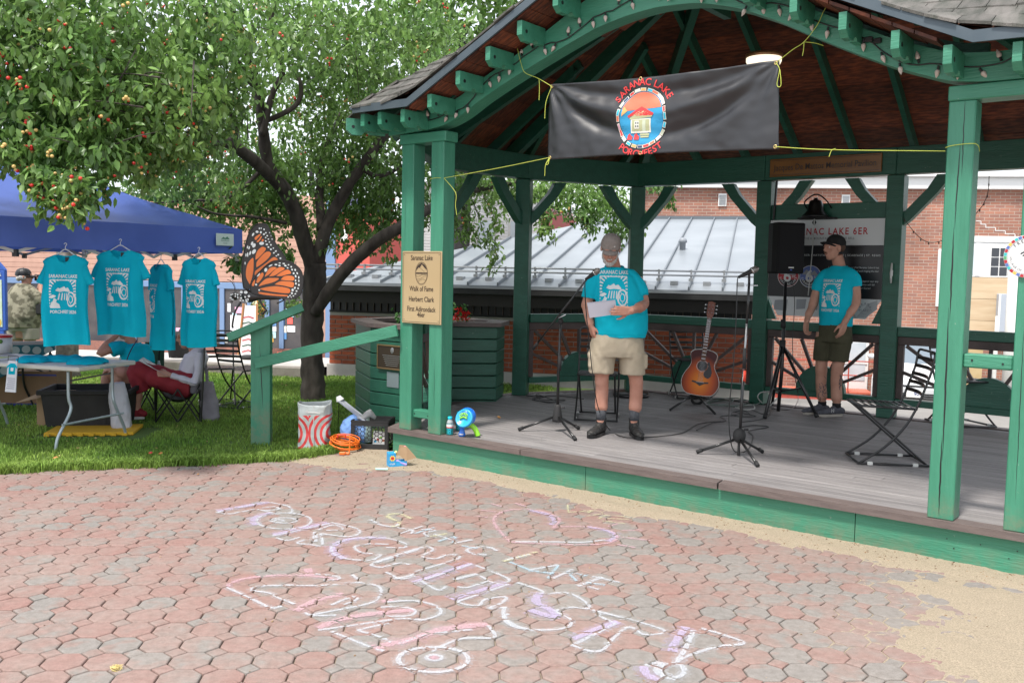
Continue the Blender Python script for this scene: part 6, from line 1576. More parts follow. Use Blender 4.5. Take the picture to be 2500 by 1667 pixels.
# ---- microphone stands
def mic_parts(t,tip,tail,r=.0):
 d=(Vector(tip)-Vector(tail)).normalized();T,L=frame_to(tail,tip)
 b=MB().lathe([(.011,0),(.0125,.02),(.020,L-.045),(.022,L-.04)],14,T).build('mic_handle',MT['blackmat'],t,smooth=True)
 MB().lathe([(.022,L-.04),(.026,L-.03),(.0265,L-.012),(.022,L+.008),(.012,L+.022),(.002,L+.026)],16,T).build('mic_grille',M('micgrille',(.35,.32,.30),(.12,.11,.10),scale=400,rough=.4,metal=.7)if 'micgrille' not in bpy.data.materials else bpy.data.materials['micgrille'],b,smooth=True)
 MB().lathe([(.027,L-.034),(.028,L-.03),(.027,L-.026)],16,T).build('mic_band',MT['chrome'],b,smooth=True)
 return b
def tripod(t,base,legs,hub_z=.16,r=.011,hub='cone'):
 B=Vector(base)
 if hub=='cone':MB().lathe([(.045,hub_z-.075),(.046,hub_z-.05),(.028,hub_z+.06),(.022,hub_z+.08)],16,Matrix.Translation(B)).build('hub',MT['blackmat'],t,smooth=True)
 else:
  MB().sphere((B.x,B.y,B.z+hub_z),(.052,.045,.06),16,10).build('hub',MT['blackmat'],t,smooth=True)
  MB().tube([(B.x,B.y,B.z+hub_z+.06),(B.x,B.y,B.z-.0)],.011,8).build('centre_rod',MT['blackmetal'],t)
 MB().tube([(B.x+.03,B.y-.02,B.z+hub_z+.05),(B.x+.06,B.y-.035,B.z+hub_z+.055)],.009,8).build('knob',MT['blackmat'],t)
 for l in legs:
  l=Vector(l);a=B+Vector((0,0,hub_z-.02));d=(l-a).normalized();lg=MB().tube([a+d*.02,l+Vector((0,0,.012))],r,8).build('leg',MT['blackmetal'],t,smooth=True)
  MB().tube([l-d*.05+Vector((0,0,.012)),l+Vector((0,0,.012))],r*1.45,8).build('rubber_foot',MT['blackmat'],lg,smooth=True)
base=Wz(1360,1052);D_=base.y
t=thing('microphone_stand','black boom microphone stand reaching up to the grey-capped man','microphone stand')
tripod(t,(base.x,base.y,ZD),[Wz(1265,1052),Wz(1405,1076),Wz(1414,1049)])
top=YD(1369,784,D_);MB().tube([(base.x,base.y,ZD+.2),YD(1364,880,D_),top],[.0125,.012,.0095],10).build('pole',MT['blackmetal'],t,smooth=True)
MB().tube([YD(1366,905,D_),YD(1367,868,D_)],.016,10).build('clutch',MT['blackmat'],t,smooth=True)
MB().sphere(tuple(top),(.024,.02,.03),12,8).build('boom_clamp',MT['blackmat'],t,smooth=True);MB().tube([top+Vector((-.02,-.02,.03)),top+Vector((.04,-.03,.06))],.006,6).build('wing_bolt',MT['chrome'],t)
bt0,bt1=YD(1301,852,D_+.1),YD(1434,680,D_-.35);MB().tube([bt0,bt1],.0085,8).build('boom_arm',MT['blackmetal'],t,smooth=True);MB().tube([bt0,bt0.lerp(bt1,.10)],.013,8).build('counterweight',MT['blackmat'],t,smooth=True)
mt=YD(1459,661,D_-.42);mic_parts(t,mt,YD(1430,682,D_-.35))
cab=bez([YD(1430,682,D_-.35),YD(1428,700,D_-.36),YD(1431,760,D_-.3),YD(1440,850,D_-.3),YD(1450,940,D_-.3),YD(1462,1000,D_-.2),Wz(1485,1045,ZD+.01),Wz(1515,1064,ZD+.006),Wz(1560,1068,ZD+.006),Wz(1660,1058,ZD+.006),Wz(1705,1035,ZD+.006),Wz(1760,1028,ZD+.006)],8)
tag(MB().tube(cab,.0042,6).build('microphone_cable',MT['black'],smooth=True),'black cable hanging from the left microphone and running across the deck past his boots','cable')
base=Wz(1803,1112);D_=base.y
t=thing('microphone_stand','black straight microphone stand with red tape band near the stage front','microphone stand')
tripod(t,(base.x,base.y,ZD),[Wz(1700,1107),Wz(1850,1140),Wz(1862,1106)],hub='round')
pa,pb=YD(1806,1070,D_),YD(1829,690,D_);MB().tube([pa,YD(1815,905,D_)],.0125,10).build('pole',MT['blackmetal'],t,smooth=True);MB().tube([YD(1815,905,D_),YD(1823,790,D_)],.009,10).build('pole',MT['graymetal'],t,smooth=True);MB().tube([YD(1823,790,D_),pb],.010,10).build('pole',MT['blackmetal'],t,smooth=True)
MB().tube([YD(1816,930,D_),YD(1817,905,D_)],.0155,10).build('tape_band',M('tape',(.75,.06,.03)),t,smooth=True);MB().tube([YD(1817,900,D_),YD(1818,850,D_)],.015,10).build('clutch',MT['blackmat'],t,smooth=True)
MB().tube([YD(1822,697,D_),YD(1850,697,D_)],.005,6).build('bolt',MT['chrome'],t);MB().tube([pb,YD(1829,660,D_)],.010,8).build('clip',MT['blackmat'],t)
mic_parts(t,YD(1845,657,D_),YD(1803,677,D_))
cab=bez([YD(1803,677,D_),YD(1800,690,D_),YD(1797,780,D_),YD(1790,900,D_),YD(1780,1000,D_),YD(1783,1070,D_),Wz(1795,1102,ZD+.006),Wz(1825,1098,ZD+.006),Wz(1838,1065,ZD+.006),Wz(1828,1052,ZD+.006),Wz(1876,1042,ZD+.006),Wz(1840,1038,ZD+.006),Wz(1812,1042,ZD+.006)],8)
tag(MB().tube(cab,.0042,6).build('microphone_cable',MT['black'],smooth=True),'grey-black cable looping down the right microphone stand to the deck','cable')
# ---- cables on the deck
def cable(pts,label,r=.0042,m='black',z=.006):
 P=bez([Wz(x,y,ZD+z+.004*(i%3))for i,(x,y)in enumerate(pts)],7);return tag(MB().tube(P,r,6).build('cable',MT[m],smooth=True),label,'cable')
cable([(1285,966),(1330,968),(1300,976),(1360,981),(1320,965),(1310,960),(1320,975),(1380,976),(1340,983),(1300,972),(1360,966),(1425,974)],'tangled black cable on the deck left of the chair behind the man')
mm('cable_gray',(.20,.24,.22),rough=.6);mm('cable_green',(.03,.07,.05),rough=.6)
cable([(1722,985),(1750,975),(1800,972),(1840,985),(1780,990),(1730,984),(1760,978),(1830,978),(1800,992),(1750,988)],'dark green cable heap beside the guitar stand',r=.006,m='cable_green',z=.012)
cable([(1720,982),(1745,972),(1790,975),(1770,987),(1725,985),(1760,990),(1840,988),(1862,976)],'pale green looped cable on top of the cable heap',r=.005,m='cable_gray',z=.035)
cable([(1800,992),(1835,988),(1842,997),(1820,1000),(1795,994)],'small cream cable coil right of the cable heap',r=.006,m='offwhite',z=.02)
cable([(1700,1050),(1740,1032),(1772,1027),(1760,1016),(1800,1012),(1830,1000),(1870,1012),(1890,995),(1880,985)],'long black cable from the guitar stand towards the speaker stand')
cable([(1810,1030),(1845,1026),(1868,1020),(1880,1010),(1884,998),(1925,1000),(1945,985),(1948,960),(1940,900)],'black cable lying around the speaker stand feet')
cable([(1790,1005),(1820,1010),(1845,1016),(1800,1016),(1786,1008),(1815,1002),(1832,1012)],'black cable bunch in front of the cable heap')
cy_=YD(1850,965,10.2);P=bez([Wz(1862,985,ZD+.01),YD(1850,970,10.1),YD(1858,958,10.1),YD(1885,956,10.1),YD(1905,962,10.1),Wz(1880,990,ZD+.01)],7);tag(MB().tube(P,.006,6).build('cable',MT['offwhite'],smooth=True),'cream cable arching up behind the speaker stand','cable')

# ---- loudspeaker and its stand
sb=Wz(1903,1010);D_=sb.y+.05
t=thing('speaker_stand','black tripod stand carrying the loudspeaker','speaker stand')
MB().tube([(sb.x,D_,ZD+.02),YD(1909,900,D_),YD(1918,690,D_)],[.019,.019,.016],12).build('pole',MT['blackmetal'],t,smooth=True)
MB().tube([YD(1909,862,D_),YD(1911,830,D_)],.032,12).build('collar',MT['blackmat'],t,smooth=True);MB().tube([YD(1912,800,D_),YD(1912,780,D_)],.026,12).build('clamp',MT['blackmat'],t,smooth=True)
tp_=YD(1910,842,D_)
for px,py in((1867,1020),(1995,1018)):
 e=Wz(px,py,ZD+.02);lg=MB().tube([tp_,e],.016,10).build('leg',MT['blackmetal'],t,smooth=True);MB().tube([e+(tp_-e)*.05,e],.021,10).build('rubber_foot',MT['blackmat'],lg,smooth=True);MB().tube([YD(1905,955,D_),tp_.lerp(e,.6)],.009,8).build('brace',MT['blackmetal'],t)
e=Wz(1885,985,ZD+.02);MB().tube([tp_,e],.016,10).build('leg',MT['blackmetal'],t,smooth=True)
MB().tube(bez([YD(1935,690,D_),YD(1940,740,D_),YD(1935,830,D_),YD(1938,900,D_),YD(1948,960,D_)],6),.004,5).build('power_cable',MT['black'],t)
t=thing('loudspeaker','black loudspeaker box on top of the tripod stand in front of the sign','speaker')
fr_=YD(1913,610,D_);hw=.152;s_=2265/D_
zt_,zb_=YD(1913,545,D_).z,YD(1913,668,D_).z
T=Matrix.Translation((fr_.x-.005,D_,0))@Matrix.Rotation(radians(14),4,'Z')
m=MB();m.prism([(-hw,-.16),(hw,-.16),(hw+.0,-.05),(hw-.06,.15),(-hw+.06,.15),(-hw,-.05)],zb_,zt_,T);o=m.build('cabinet',M('spkbody',(.010,.010,.011),(.014,.014,.015),scale=200,rough=.75,bump=.2,bscale=400,spec=.2),t)
b_=o.modifiers.new('b','BEVEL');b_.width=.016;b_.segments=2
MB().box(-hw+.012,hw-.012,-.169,-.161,zb_+.03,zt_-.02,T,b=.004).build('grille',M('spkgrille',(.008,.008,.009),(.012,.012,.013),scale=260,rough=.7,spec=.2),t)
MB().box(-.03,.03,-.1715,-.1695,zb_+.055,zb_+.067,T).build('badge',MT['offwhite'],t);MB().box(-.01,.01,-.1715,-.1695,zb_+.035,zb_+.04,T).build('led',M('led',(.1,.2,.9)),t)

# ---- guitar on stand
gp=Wz(1692,1003);gd=gp.y;sc=2265/gd
def gpt(px,py,dd=0):return YD(px,py,gd+dd)
gt=thing('acoustic_guitar','sunburst acoustic guitar with dark pickguard standing upright on a low stand','guitar')
c0=gpt(1711,920);nk=gpt(1741,757)
ax=(nk-c0).normalized();ax=Vector((ax.x,.16,ax.z)).normalized();sx_=-ax.cross(Vector((0,1,0))).normalized()
ry_=radians(-16)
bw_=Matrix.Rotation(-.30,3,ax)@sx_;bn_=bw_.cross(ax).normalized()
if bn_.y>0:bn_=-bn_
GT=Matrix(((bw_.x,ax.x,bn_.x,c0.x),(bw_.y,ax.y,bn_.y,c0.y),(bw_.z,ax.z,bn_.z,c0.z),(0,0,0,1))) # x across, y up the neck, z out of the top
gt.matrix_world=GT
prof=[(-.20,.03),(-.19,.12),(-.16,.165),(-.10,.195),(-.04,.198),(.03,.175),(.09,.14),(.13,.124),(.17,.126),(.22,.14),(.255,.138),(.285,.10),(.297,.04)]
half=bez([(w_,y_,0)for y_,w_ in prof],4);S_=.98
out=[(p.x*S_,p.y*S_)for p in half]+[(-p.x*S_,p.y*S_)for p in half[::-1]]
sb_m=bpy.data.materials.new('sunburst');sb_m.use_nodes=True;nt=sb_m.node_tree;b=nt.nodes['Principled BSDF'];N=nt.nodes.new
tc=N('ShaderNodeTexCoord');mp=N('ShaderNodeMapping');mp.inputs['Scale'].default_value=(4.9,3.6,0);mp.inputs['Location'].default_value=(0,.17,0);lk(nt,tc.outputs['Object'],mp.inputs[0])
ln=N('ShaderNodeVectorMath');ln.operation='LENGTH';lk(nt,mp.outputs[0],ln.inputs[0]);r_=N('ShaderNodeValToRGB');cr=r_.color_ramp;cr.elements[0].position=.12;cr.elements[0].color=(.85,.25,.010,1);cr.elements[1].position=1.05;cr.elements[1].color=(.060,.004,.003,1);e_=cr.elements.new(.62);e_.color=(.50,.075,.006,1)
lk(nt,ln.outputs['Value'],r_.inputs[0]);lk(nt,r_.outputs[0],b.inputs['Base Color']);b.inputs['Roughness'].default_value=.3;b.inputs['Coat Weight'].default_value=.05;b.inputs['Specular IOR Level'].default_value=.2
mm('mahog',(.16,.035,.015),(.22,.055,.022),scale=6,rough=.3,coat=.1)
MB().prism(out,-.105,-.001).build('body_side',MT['mahog'],gt);MB().prism([(x*.992,y_*.992)for x,y_ in out],-.0009,.003).build('soundboard',sb_m,gt)
n=len(out);m=MB();v=[(x,y_,.0032)for x,y_ in out]+[(x*.975,y_*.978,.0032)for x,y_ in out];m.add(v,[(i,(i+1)%n,n+(i+1)%n,n+i)for i in range(n)]).build('binding',MT['offwhite'],gt)
A_=Art();A_.ell(0,.115,.052,.052,0,1);A_.ring(0,.115,.060,.060,.004,1,1);A_.poly([(.045,.145),(.062,.17),(.085,.12),(.105,.06),(.100,.015),(.075,-.01),(.04,0),(.022,.03),(.028,.062),(.052,.09),(.06,.12)],0,2)
A_.poly([(-.085,-.045),(-.03,-.052),(.03,-.052),(.085,-.045),(.085,-.06),(.045,-.068),(.0,-.095),(-.045,-.068),(-.085,-.06)],0,3);A_.rect(-.04,-.056,.04,-.052,1,4)
A_.build('rosette_and_pickguard',[MT['black'],MT['offwhite']],gt,Matrix.Identity(4),off=.0036,step=.0012)
MB().box(-.022,.022,.17,.62,.001,.016,b=.003).build('neck',M('fretboard',(.12,.055,.030),rough=.45),gt);
for k in range(16):MB().box(-.0215,.0215,.19+.42*(1-2**(-k/12*1.1))/(1-2**(-16/12*1.1)),.1925+.42*(1-2**(-k/12*1.1))/(1-2**(-16/12*1.1)),.0162,.0172).build('fret',MT['chrome'],gt)
h_=MB();h_.prism([(-.024,.62),(.024,.62),(.036,.66),(.036,.79),(.0,.80),(-.036,.79),(-.036,.66)],-.010,.006).build('headstock',MT['mahog'],gt)
for s in(-1,1):
 for k in range(3):MB().tube([(s*.036,.68+k*.04,-.004),(s*.056,.68+k*.04,-.004)],.004,6).sphere((s*.060,.68+k*.04,-.004),(.008,.011,.005),8,6).sphere((s*.018,.68+k*.04,.010),.0055,8,5).build('tuning_peg',MT['chrome'],gt,smooth=True)
for k in range(6):MB().tube([(-.025+.01*k,-.055,.010),(-.016+.0064*k,.62,.019)],.0008,4).build('string',MT['chrome'],gt)
pp=MB();pp.box(.135,.137,-.10,.04,-.10,-.01).build('paper_tag',MT['white'],gt)
t=thing('guitar_stand','low black folding guitar stand under the sunburst guitar','guitar stand')
hb=Wz(1695,985);hb.z=ZD
for e in(Wz(1636,1003),Wz(1745,1012),Wz(1725,975)):MB().tube([hb+Vector((0,0,.12)),e+Vector((0,0,.012))],.012,8).build('leg',MT['blackmetal'],t,smooth=True)
MB().lathe([(.035,.05),(.045,.1),(.04,.17),(.02,.2)],14,Matrix.Translation(hb)).build('hub',MT['blackmat'],t,smooth=True)
MB().tube([hb+Vector((.055*cos(a)+.02,-.05,.045+.04*sin(a)))for a in[radians(x)for x in range(20,341,20)]],.015,8).build('cradle_hook',MT['blackmat'],t,smooth=True)
MB().tube(bez([hb+Vector((-.14,-.02,.20)),hb+Vector((-.06,-.01,.14)),hb+Vector((.06,-.01,.13)),hb+Vector((.16,-.02,.17))],5),.012,8).build('yoke',MT['blackmat'],t,smooth=True)

# ---- toy bubble machine and bubble bottles
mm('bubbleblue',(.01,.16,.68),rough=.25,coat=.4);mm('bubblecyan',(.03,.38,.72),rough=.25,coat=.4);mm('lime',(.28,.70,.03),rough=.3,coat=.3);mm('cyancap',(.01,.52,.68),rough=.35)
bp_=W(.775,.11,ZD);t=thing('bubble_machine','blue and lime green toy bubble blower standing on the deck edge','toy',M4=Matrix.Translation(bp_)@Matrix.Rotation(radians(-10),4,'Z')@Matrix.Scale(.88,4))
MB().lathe([(.0,0),(.030,.003),(.036,.02),(.028,.045),(.024,.08),(.030,.095),(.034,.11),(.026,.12)],18,Matrix.Translation((-.035,0,0))).build('bottle',MT['bubbleblue'],t,smooth=True)
MB().sphere((.012,.02,.195),(.085,.07,.088),20,12).build('housing',MT['bubbleblue'],t,smooth=True)
TT=Matrix.Translation((-.005,-.045,.185))@Matrix.Rotation(radians(68),4,'X')@Matrix.Rotation(radians(-15),4,'Y')
MB().lathe([(.088,-.02),(.092,0),(.088,.014),(.078,.016),(.070,.006),(.0,.004)],28,TT,caps=False).build('rim',MT['bubblecyan'],t,smooth=True)
for k in range(5):
 a=radians(30+30*k);MB().tube([TT@Vector((.038*cos(a)+.010*cos(b_),.010+.032*sin(a)+.010*sin(b_),.022))for b_ in[2*pi*i/10 for i in range(10)]],.004,6,closed=True).build('wand_ring',MT['lime'],t,smooth=True)
MB().tube([TT@Vector((x,.0+.01*cos(x*60),.02))for x in(-.04,-.02,0,.02,.04)],.008,8).build('wand_bar',MT['lime'],t,smooth=True)
MB().tube(bez([(.0,.01,.11),(.045,.01,.115),(.085,.01,.085),(.115,.01,.03),(.122,.01,.012)],6),[.03]+[.026]*23+[.014],10).build('handle',MT['lime'],t,smooth=True)
MB().box(-.055,-.015,-.036,-.033,.02,.032,b=.001).build('badge',MT['offwhite'],t)
mm('bubbleliquid',(.04,.42,.44),rough=.12,trans=.35);mm('clearplastic',(.60,.68,.70),rough=.12,trans=.4)
for u,v,h_,lab in[(.618,.085,.155,'small turquoise bubble bottle with white and red label, nearer the edge'),(UV(G(1120,1050,ZD)).x,UV(G(1120,1050,ZD)).y,.165,'small turquoise bubble bottle with white and red label, farther from the edge')]:
 p=W(u,v,ZD);t=thing('bubble_bottle',lab,'bottle',loc=p,group='bubble bottles on the deck edge')
 MB().lathe([(.0,0),(.028,.002),(.030,.01),(.028,.03),(.030,.05),(.030,h_*.62)],16).build('liquid_body',MT['bubbleliquid'],t,smooth=True)
 MB().lathe([(.030,h_*.62),(.028,h_*.72),(.018,h_*.84),(.016,h_*.87)],16).build('neck',MT['clearplastic'],t,smooth=True)
 MB().lathe([(.019,h_*.87),(.020,h_*.88),(.020,h_*1.0),(.017,h_*1.02)],16).build('cap',MT['cyancap'],t,smooth=True)
 MB().lathe([(.0308,h_*.42),(.0308,h_*.60)],16,caps=False).build('label',MT['white'],t,smooth=True);MB().lathe([(.0311,h_*.40),(.0311,h_*.46)],16,caps=False).build('label_band',MT['red'],t,smooth=True)
 for z in(.022,.045):MB().tube([(.010*cos(a),-.0305,z+.010*sin(a))for a in[2*pi*i/10 for i in range(10)]],.0022,5,closed=True).build('ring_mark',MT['cyancap'],t)

# ============================================================ on the ground left of the stage
# ---- green post with sloping top, side rail
gp_=thing('green_post','short green timber post with a sloping top board and a rail running to the bandstand','post')
b0=G(634,1086,0);yb=b0.y
tp0,tp1=YD(618,785,yb),YD(655,770,yb)
hw=.105
T=Matrix.Translation((b0.x-.0,yb+.05,0))
m=MB();zt0=YD(614,795,yb).z;zt1=YD(655,775,yb).z
m.add([(-.085,-.05,-.05),(.095,-.05,-.05),(.095,.05,-.05),(-.085,.05,-.05),(-.085,-.05,zt0),(.095,-.05,zt1),(.095,.05,zt1),(-.085,.05,zt0)],[(0,3,2,1),(4,5,6,7),(0,1,5,4),(1,2,6,5),(2,3,7,6),(3,0,4,7)],T)
o=m.build('post',MT['green_v'],gp_);q=o.modifiers.new('b','BEVEL');q.width=.006;q.segments=2
a,b=YD(552,815,yb-.12),YD(735,740,yb+.05)
d=(b-a).normalized();m=MB();TT,L=frame_to(a,b)
nrm=Vector((0,-1,0));up_=d.cross(Vector((0,1,0))).normalized();
if up_.z<0:up_=-up_
back=up_.cross(d).normalized()
if back.y<0:back=-back
Tm=Matrix(((d.x,back.x,up_.x,a.x),(d.y,back.y,up_.y,a.y),(d.z,back.z,up_.z,a.z),(0,0,0,1)))
MB().box(0,L,-.02,.19,-.075,.0,Tm,b=.004).build('top_board',MT['green'],gp_)
ra,rb_=YD(626,888,yb-.01),YD(972,808,8.12)
d2=(rb_-ra).normalized();up2=Vector((0,0,1));bk2=Vector((-d2.y,d2.x,0)).normalized();u3=bk2.cross(d2).normalized()*-1
if u3.z<0:u3=-u3
Tr=Matrix(((d2.x,bk2.x,u3.x,ra.x),(d2.y,bk2.y,u3.y,ra.y),(d2.z,bk2.z,u3.z,ra.z),(0,0,0,1)))
MB().box(0,(rb_-ra).length,-.035,.0,-.045,.055,Tr,b=.004).build('rail',MT['green'],gp_)
m=MB();pts_=wob(.95,.35,.0,.03,16);v=[]
for i,(x,z)in enumerate(pts_):tq=.0035*sin(pi*(i+.3)/17);v+=[(b0.x+x-tq,yb-.0015,z),(b0.x+x+tq,yb-.0015,z)]
m.add(v,[(2*i,2*i+1,2*i+3,2*i+2)for i in range(16)]).build('crack',MT['black'],gp_)
for px,py in((633,880),(633,890)):p=YD(px,py,yb-.046);MB().lathe([(.004,0),(.004,.002)],8,Matrix.Translation(p)@Matrix.Rotation(pi/2,4,'X')).build('nail_head',MT['black'],gp_)
p0,p1=G(672,1052,0),YD(652,940,yb+.3);tag(MB().bar((p0.x,yb+.45,0),(p1.x-.03,yb+.28,p1.z+.55),.045,.012).build('stake',MT['white']),'thin white wooden stake leaning behind the green post','stake')

# ---- butterfly sculpture
yf=yb-.02
bf=thing('butterfly_sculpture','large metal monarch butterfly sculpture with orange black and white wings perched on the sloping board','sculpture')
mm('bf_black',(.022,.018,.017),rough=.35,spec=.6);mm('bf_orange',(.82,.17,.035),(.88,.24,.06),scale=3,rough=.4);mm('bf_white',(.80,.84,.84),rough=.4)
sB=1206/200
def bz(zx,zy):q=YD(560+zx/sB,540+zy/sB,yf);return(q.x,q.z)
def wing(outl,oranges,whites,y0,nm):
 P=[bz(*p)for p in outl];C=bez([(x,0,z)for x,z in P+[P[0]]],5)[:-1];n=len(C)
 m=MB();v=[(p.x,y0,p.z)for p in C]+[(p.x,y0+.012,p.z)for p in C];m.add(v,[tuple(range(n)),tuple(range(2*n-1,n-1,-1))]+[(i,n+i,n+(i+1)%n,(i+1)%n)for i in range(n)])
 o=m.build('wing',MT['bf_black'],bf)
 MB().tube([(p.x,y0-.001,p.z)for p in C],.0055,6,closed=True).build('wing_edge',MT['bf_black'],o,smooth=True)
 A_=Art()
 for q in oranges:
  R=bez([(*bz(*p),0)for p in q+[q[0]]],4)[:-1];A_.poly([(p.x,p.y)for p in R],0,0)
 for x,y_,a_,b_,ro in whites:
  cx,cz=bz(x,y_);a2,b2=a_/sB/2265*yf,b_/sB/2265*yf;A_.poly([(cx+a2*cos(k)*cos(ro)-b2*sin(k)*sin(ro),cz+a2*cos(k)*sin(ro)+b2*sin(k)*cos(ro))for k in[2*pi*i/12 for i in range(12)]],1,0)
 A_.build('wing_pattern',[MT['bf_orange'],MT['bf_white']],o,Matrix.Translation((0,y0,0))@Matrix.Rotation(pi/2,4,'X'),off=.0018)
wing([(210,985),(185,800),(190,620),(215,450),(255,280),(300,160),(370,70),(450,38),(540,50),(580,100),(610,180),(660,290),(730,400),(800,500),(830,570),(760,640),(600,700),(450,830),(340,960),(280,1000)],
     [[(300,930),(250,830),(245,740),(262,650),(300,580),(350,542),(358,620),(352,740),(330,850)],[(385,570),(390,500),(420,430),(480,380),(530,392),(535,420),(490,480),(430,540)],[(400,680),(400,610),(450,540),(530,460),(590,450),(612,485),(570,550),(490,620)],[(375,800),(380,740),(440,690),(560,600),(650,530),(712,560),(690,590),(560,650),(450,730)],[(372,262),(380,235),(440,195),(462,200),(420,250),(390,280)],[(400,300),(440,260),(470,220),(478,238),(450,285),(420,312)],[(475,300),(480,270),(500,265),(508,285),(490,300)]],
     [(350,197,14,28,-.5),(408,158,22,18,0),(464,165,15,18,0),(442,108,9,14,0),(468,106,8,12,0),(512,122,11,12,0),(510,193,16,13,.4),(538,172,12,11,0),(558,216,12,11,0),(598,168,12,12,0),(620,214,12,14,0),(535,242,11,10,0),(575,265,13,9,0),(632,264,11,10,0),(475,328,36,24,.1),(335,328,16,30,-.4),(362,358,24,34,-.5),(268,382,9,24,-.2),(292,393,11,25,-.3),(362,448,24,40,-.6),(535,294,12,11,0),(590,308,11,10,0),(552,343,18,12,0),(612,349,13,12,0),(575,382,14,12,0),(648,398,10,10,0),(612,415,14,13,0),(245,500,9,24,0),(270,493,10,34,0),(307,470,13,32,-.3),(684,442,16,11,.5),(655,468,14,11,.3),(720,494,14,12,.3),(693,512,12,9,0),(752,547,15,13,0),(232,620,9,22,0),(322,945,10,20,0)],yf,'upper')
wing([(320,990),(330,930),(380,850),(450,760),(540,670),(640,600),(760,578),(880,590),(980,640),(1060,720),(1095,830),(1090,960),(1060,1070),(1000,1125),(900,1140),(760,1130),(600,1115),(440,1085),(350,1050)],
     [[(445,960),(480,910),(560,845),(660,835),(740,840),(720,870),(640,905),(540,930)],[(455,995),(560,970),(700,955),(840,975),(905,1000),(905,1045),(860,1060),(700,1045),(540,1020)],[(445,1040),(540,1050),(700,1072),(860,1085),(862,1105),(700,1098),(520,1080),(450,1060)],[(680,930),(760,885),(860,885),(955,900),(965,935),(940,975),(820,950)],[(770,860),(820,812),(900,800),(955,815),(972,845),(945,875),(850,872)],[(705,808),(780,750),(860,715),(905,730),(920,770),(860,785),(780,808)],[(600,815),(660,740),(740,682),(800,680),(828,705),(760,750),(680,800)],[(535,820),(560,760),(610,690),(670,675),(712,690),(660,730),(590,790)],[(412,900),(430,840),(470,780),(505,757),(520,790),(490,850),(440,905)],[(345,945),(360,900),(390,860),(392,910),(370,955)]],
     [(552,718,22,30,-.3),(622,654,32,10,.5),(443,790,13,34,-.7),(700,640,22,12,0),(752,655,18,12,0),(756,617,16,8,0),(815,625,20,9,0),(838,655,20,12,-.3),(885,643,12,9,0),(925,672,13,11,-.5),(872,688,14,9,-.5),(937,714,11,15,.5),(983,718,12,16,.3),(960,768,14,15,0),(1012,766,10,18,.5),(990,810,12,20,.2),(1035,828,9,20,0),(988,872,10,16,0),(1036,878,9,18,0),(993,917,12,18,0),(1037,938,12,16,0),(978,980,13,18,-.5),(1025,988,11,13,0),(945,1012,18,20,0),(1002,1028,14,12,0),(935,1058,16,16,0),(985,1068,16,9,.5),(908,1092,15,8,.3),(956,1097,12,9,0),(880,1115,14,9,.5),(925,1117,8,7,0),(410,933,16,15,0),(455,1013,14,12,0)],yf-.035,'lower')
def b3(zx,zy,y=0):x,z=bz(zx,zy);return Vector((x,yf+y,z))
kk=yf/2265/sB
MB().tube([b3(160,1110),b3(200,1090),b3(260,1100),b3(330,1110),b3(450,1110),b3(600,1125),b3(760,1140)],[x*kk for x in(25,68,100,85,45,34,12)],14).build('thorax',MT['bf_black'],bf,smooth=True)
hd=b3(85,1105);MB().sphere(tuple(hd),(60*kk,)*3,14,10).build('head',MT['bf_black'],bf,smooth=True)
A_=Art()
for x,y_,a_,b_ in[(205,1042,22,20),(270,1045,28,22),(317,1102,18,18),(262,1113,14,13),(196,1085,10,9),(203,1128,14,14),(192,1165,14,9),(233,1163,14,10),(280,1155,18,16),(298,1150,16,18),(285,1180,20,10),(152,1080,10,16),(154,1120,10,18),(120,1068,14,12),(118,1102,10,14),(55,1080,14,9),(50,1125,18,9),(75,1150,22,8),(80,1072,10,9)]:
 cx,cz=bz(x,y_);A_.ell(cx,cz,a_*kk,b_*kk,0,0,12)
A_.build('body_spots',[MT['bf_white']],bf,Matrix.Translation((0,yf-100*kk,0))@Matrix.Rotation(pi/2,4,'X'),off=.001,bvh=None)
for nm,pts,r in(('antenna',[(75,1050),(60,960),(20,890),(-40,860)],5),('antenna',[(95,1040),(60,920),(0,800)],3),('leg',[(170,1190),(110,1280),(70,1380),(45,1540),(60,1568)],15),('leg',[(400,1150),(440,1150),(480,1230),(540,1310),(510,1345),(480,1370)],16),('leg',[(760,1130),(800,1160),(700,1210)],10),('proboscis',[(60,1160),(30,1170),(20,1190),(40,1198),(45,1180)],7)):
 MB().tube(bez([b3(x,y_,.0 if nm!='antenna' else.02)for x,y_ in pts],5),r*kk,8).build(nm,MT['bf_black'],bf,smooth=True)

# ---- striped recycling bag
bg_c=G(768,1092,0)
t=thing('striped_bag','tall open white shopping bag with red concentric stripes standing on the grass','bag',loc=(bg_c.x,bg_c.y,0),rz=radians(8))
sc=bg_c.y/2265;hw=39*sc;hd=.13;hh=112*sc
def bagp(s,z):
 a=2*pi*s;e=4.0;x=math.copysign(abs(cos(a))**(2/e),cos(a))*hw;y_=math.copysign(abs(sin(a))**(2/e),sin(a))*hd;k=1-.03*sin(z*9)+.05*(z<.04)
 n_=.010*noise.noise(Vector((x*14,y_*14,z*8)))+.004*noise.noise(Vector((x*40,y_*40,z*30)));r=1+n_/.1;return Vector((x*k*r,y_*k*r,z+.012*sin(a*2+1)*(z>hh*.9)))
NS,NT=96,26;V=[bagp(i/NS,hh*j/NT)for j in range(NT+1)for i in range(NS)];F=[(j*NS+i,j*NS+(i+1)%NS,(j+1)*NS+(i+1)%NS,(j+1)*NS+i)for j in range(NT)for i in range(NS)]+[tuple(range(NS-1,-1,-1))]
bagm=bpy.data.materials.new('bag_stripes');bagm.use_nodes=True;nt=bagm.node_tree;b=nt.nodes['Principled BSDF'];N=nt.nodes.new;b.inputs['Roughness'].default_value=.5
tc=N('ShaderNodeTexCoord');sp=N('ShaderNodeSeparateXYZ');lk(nt,tc.outputs['Object'],sp.inputs[0])
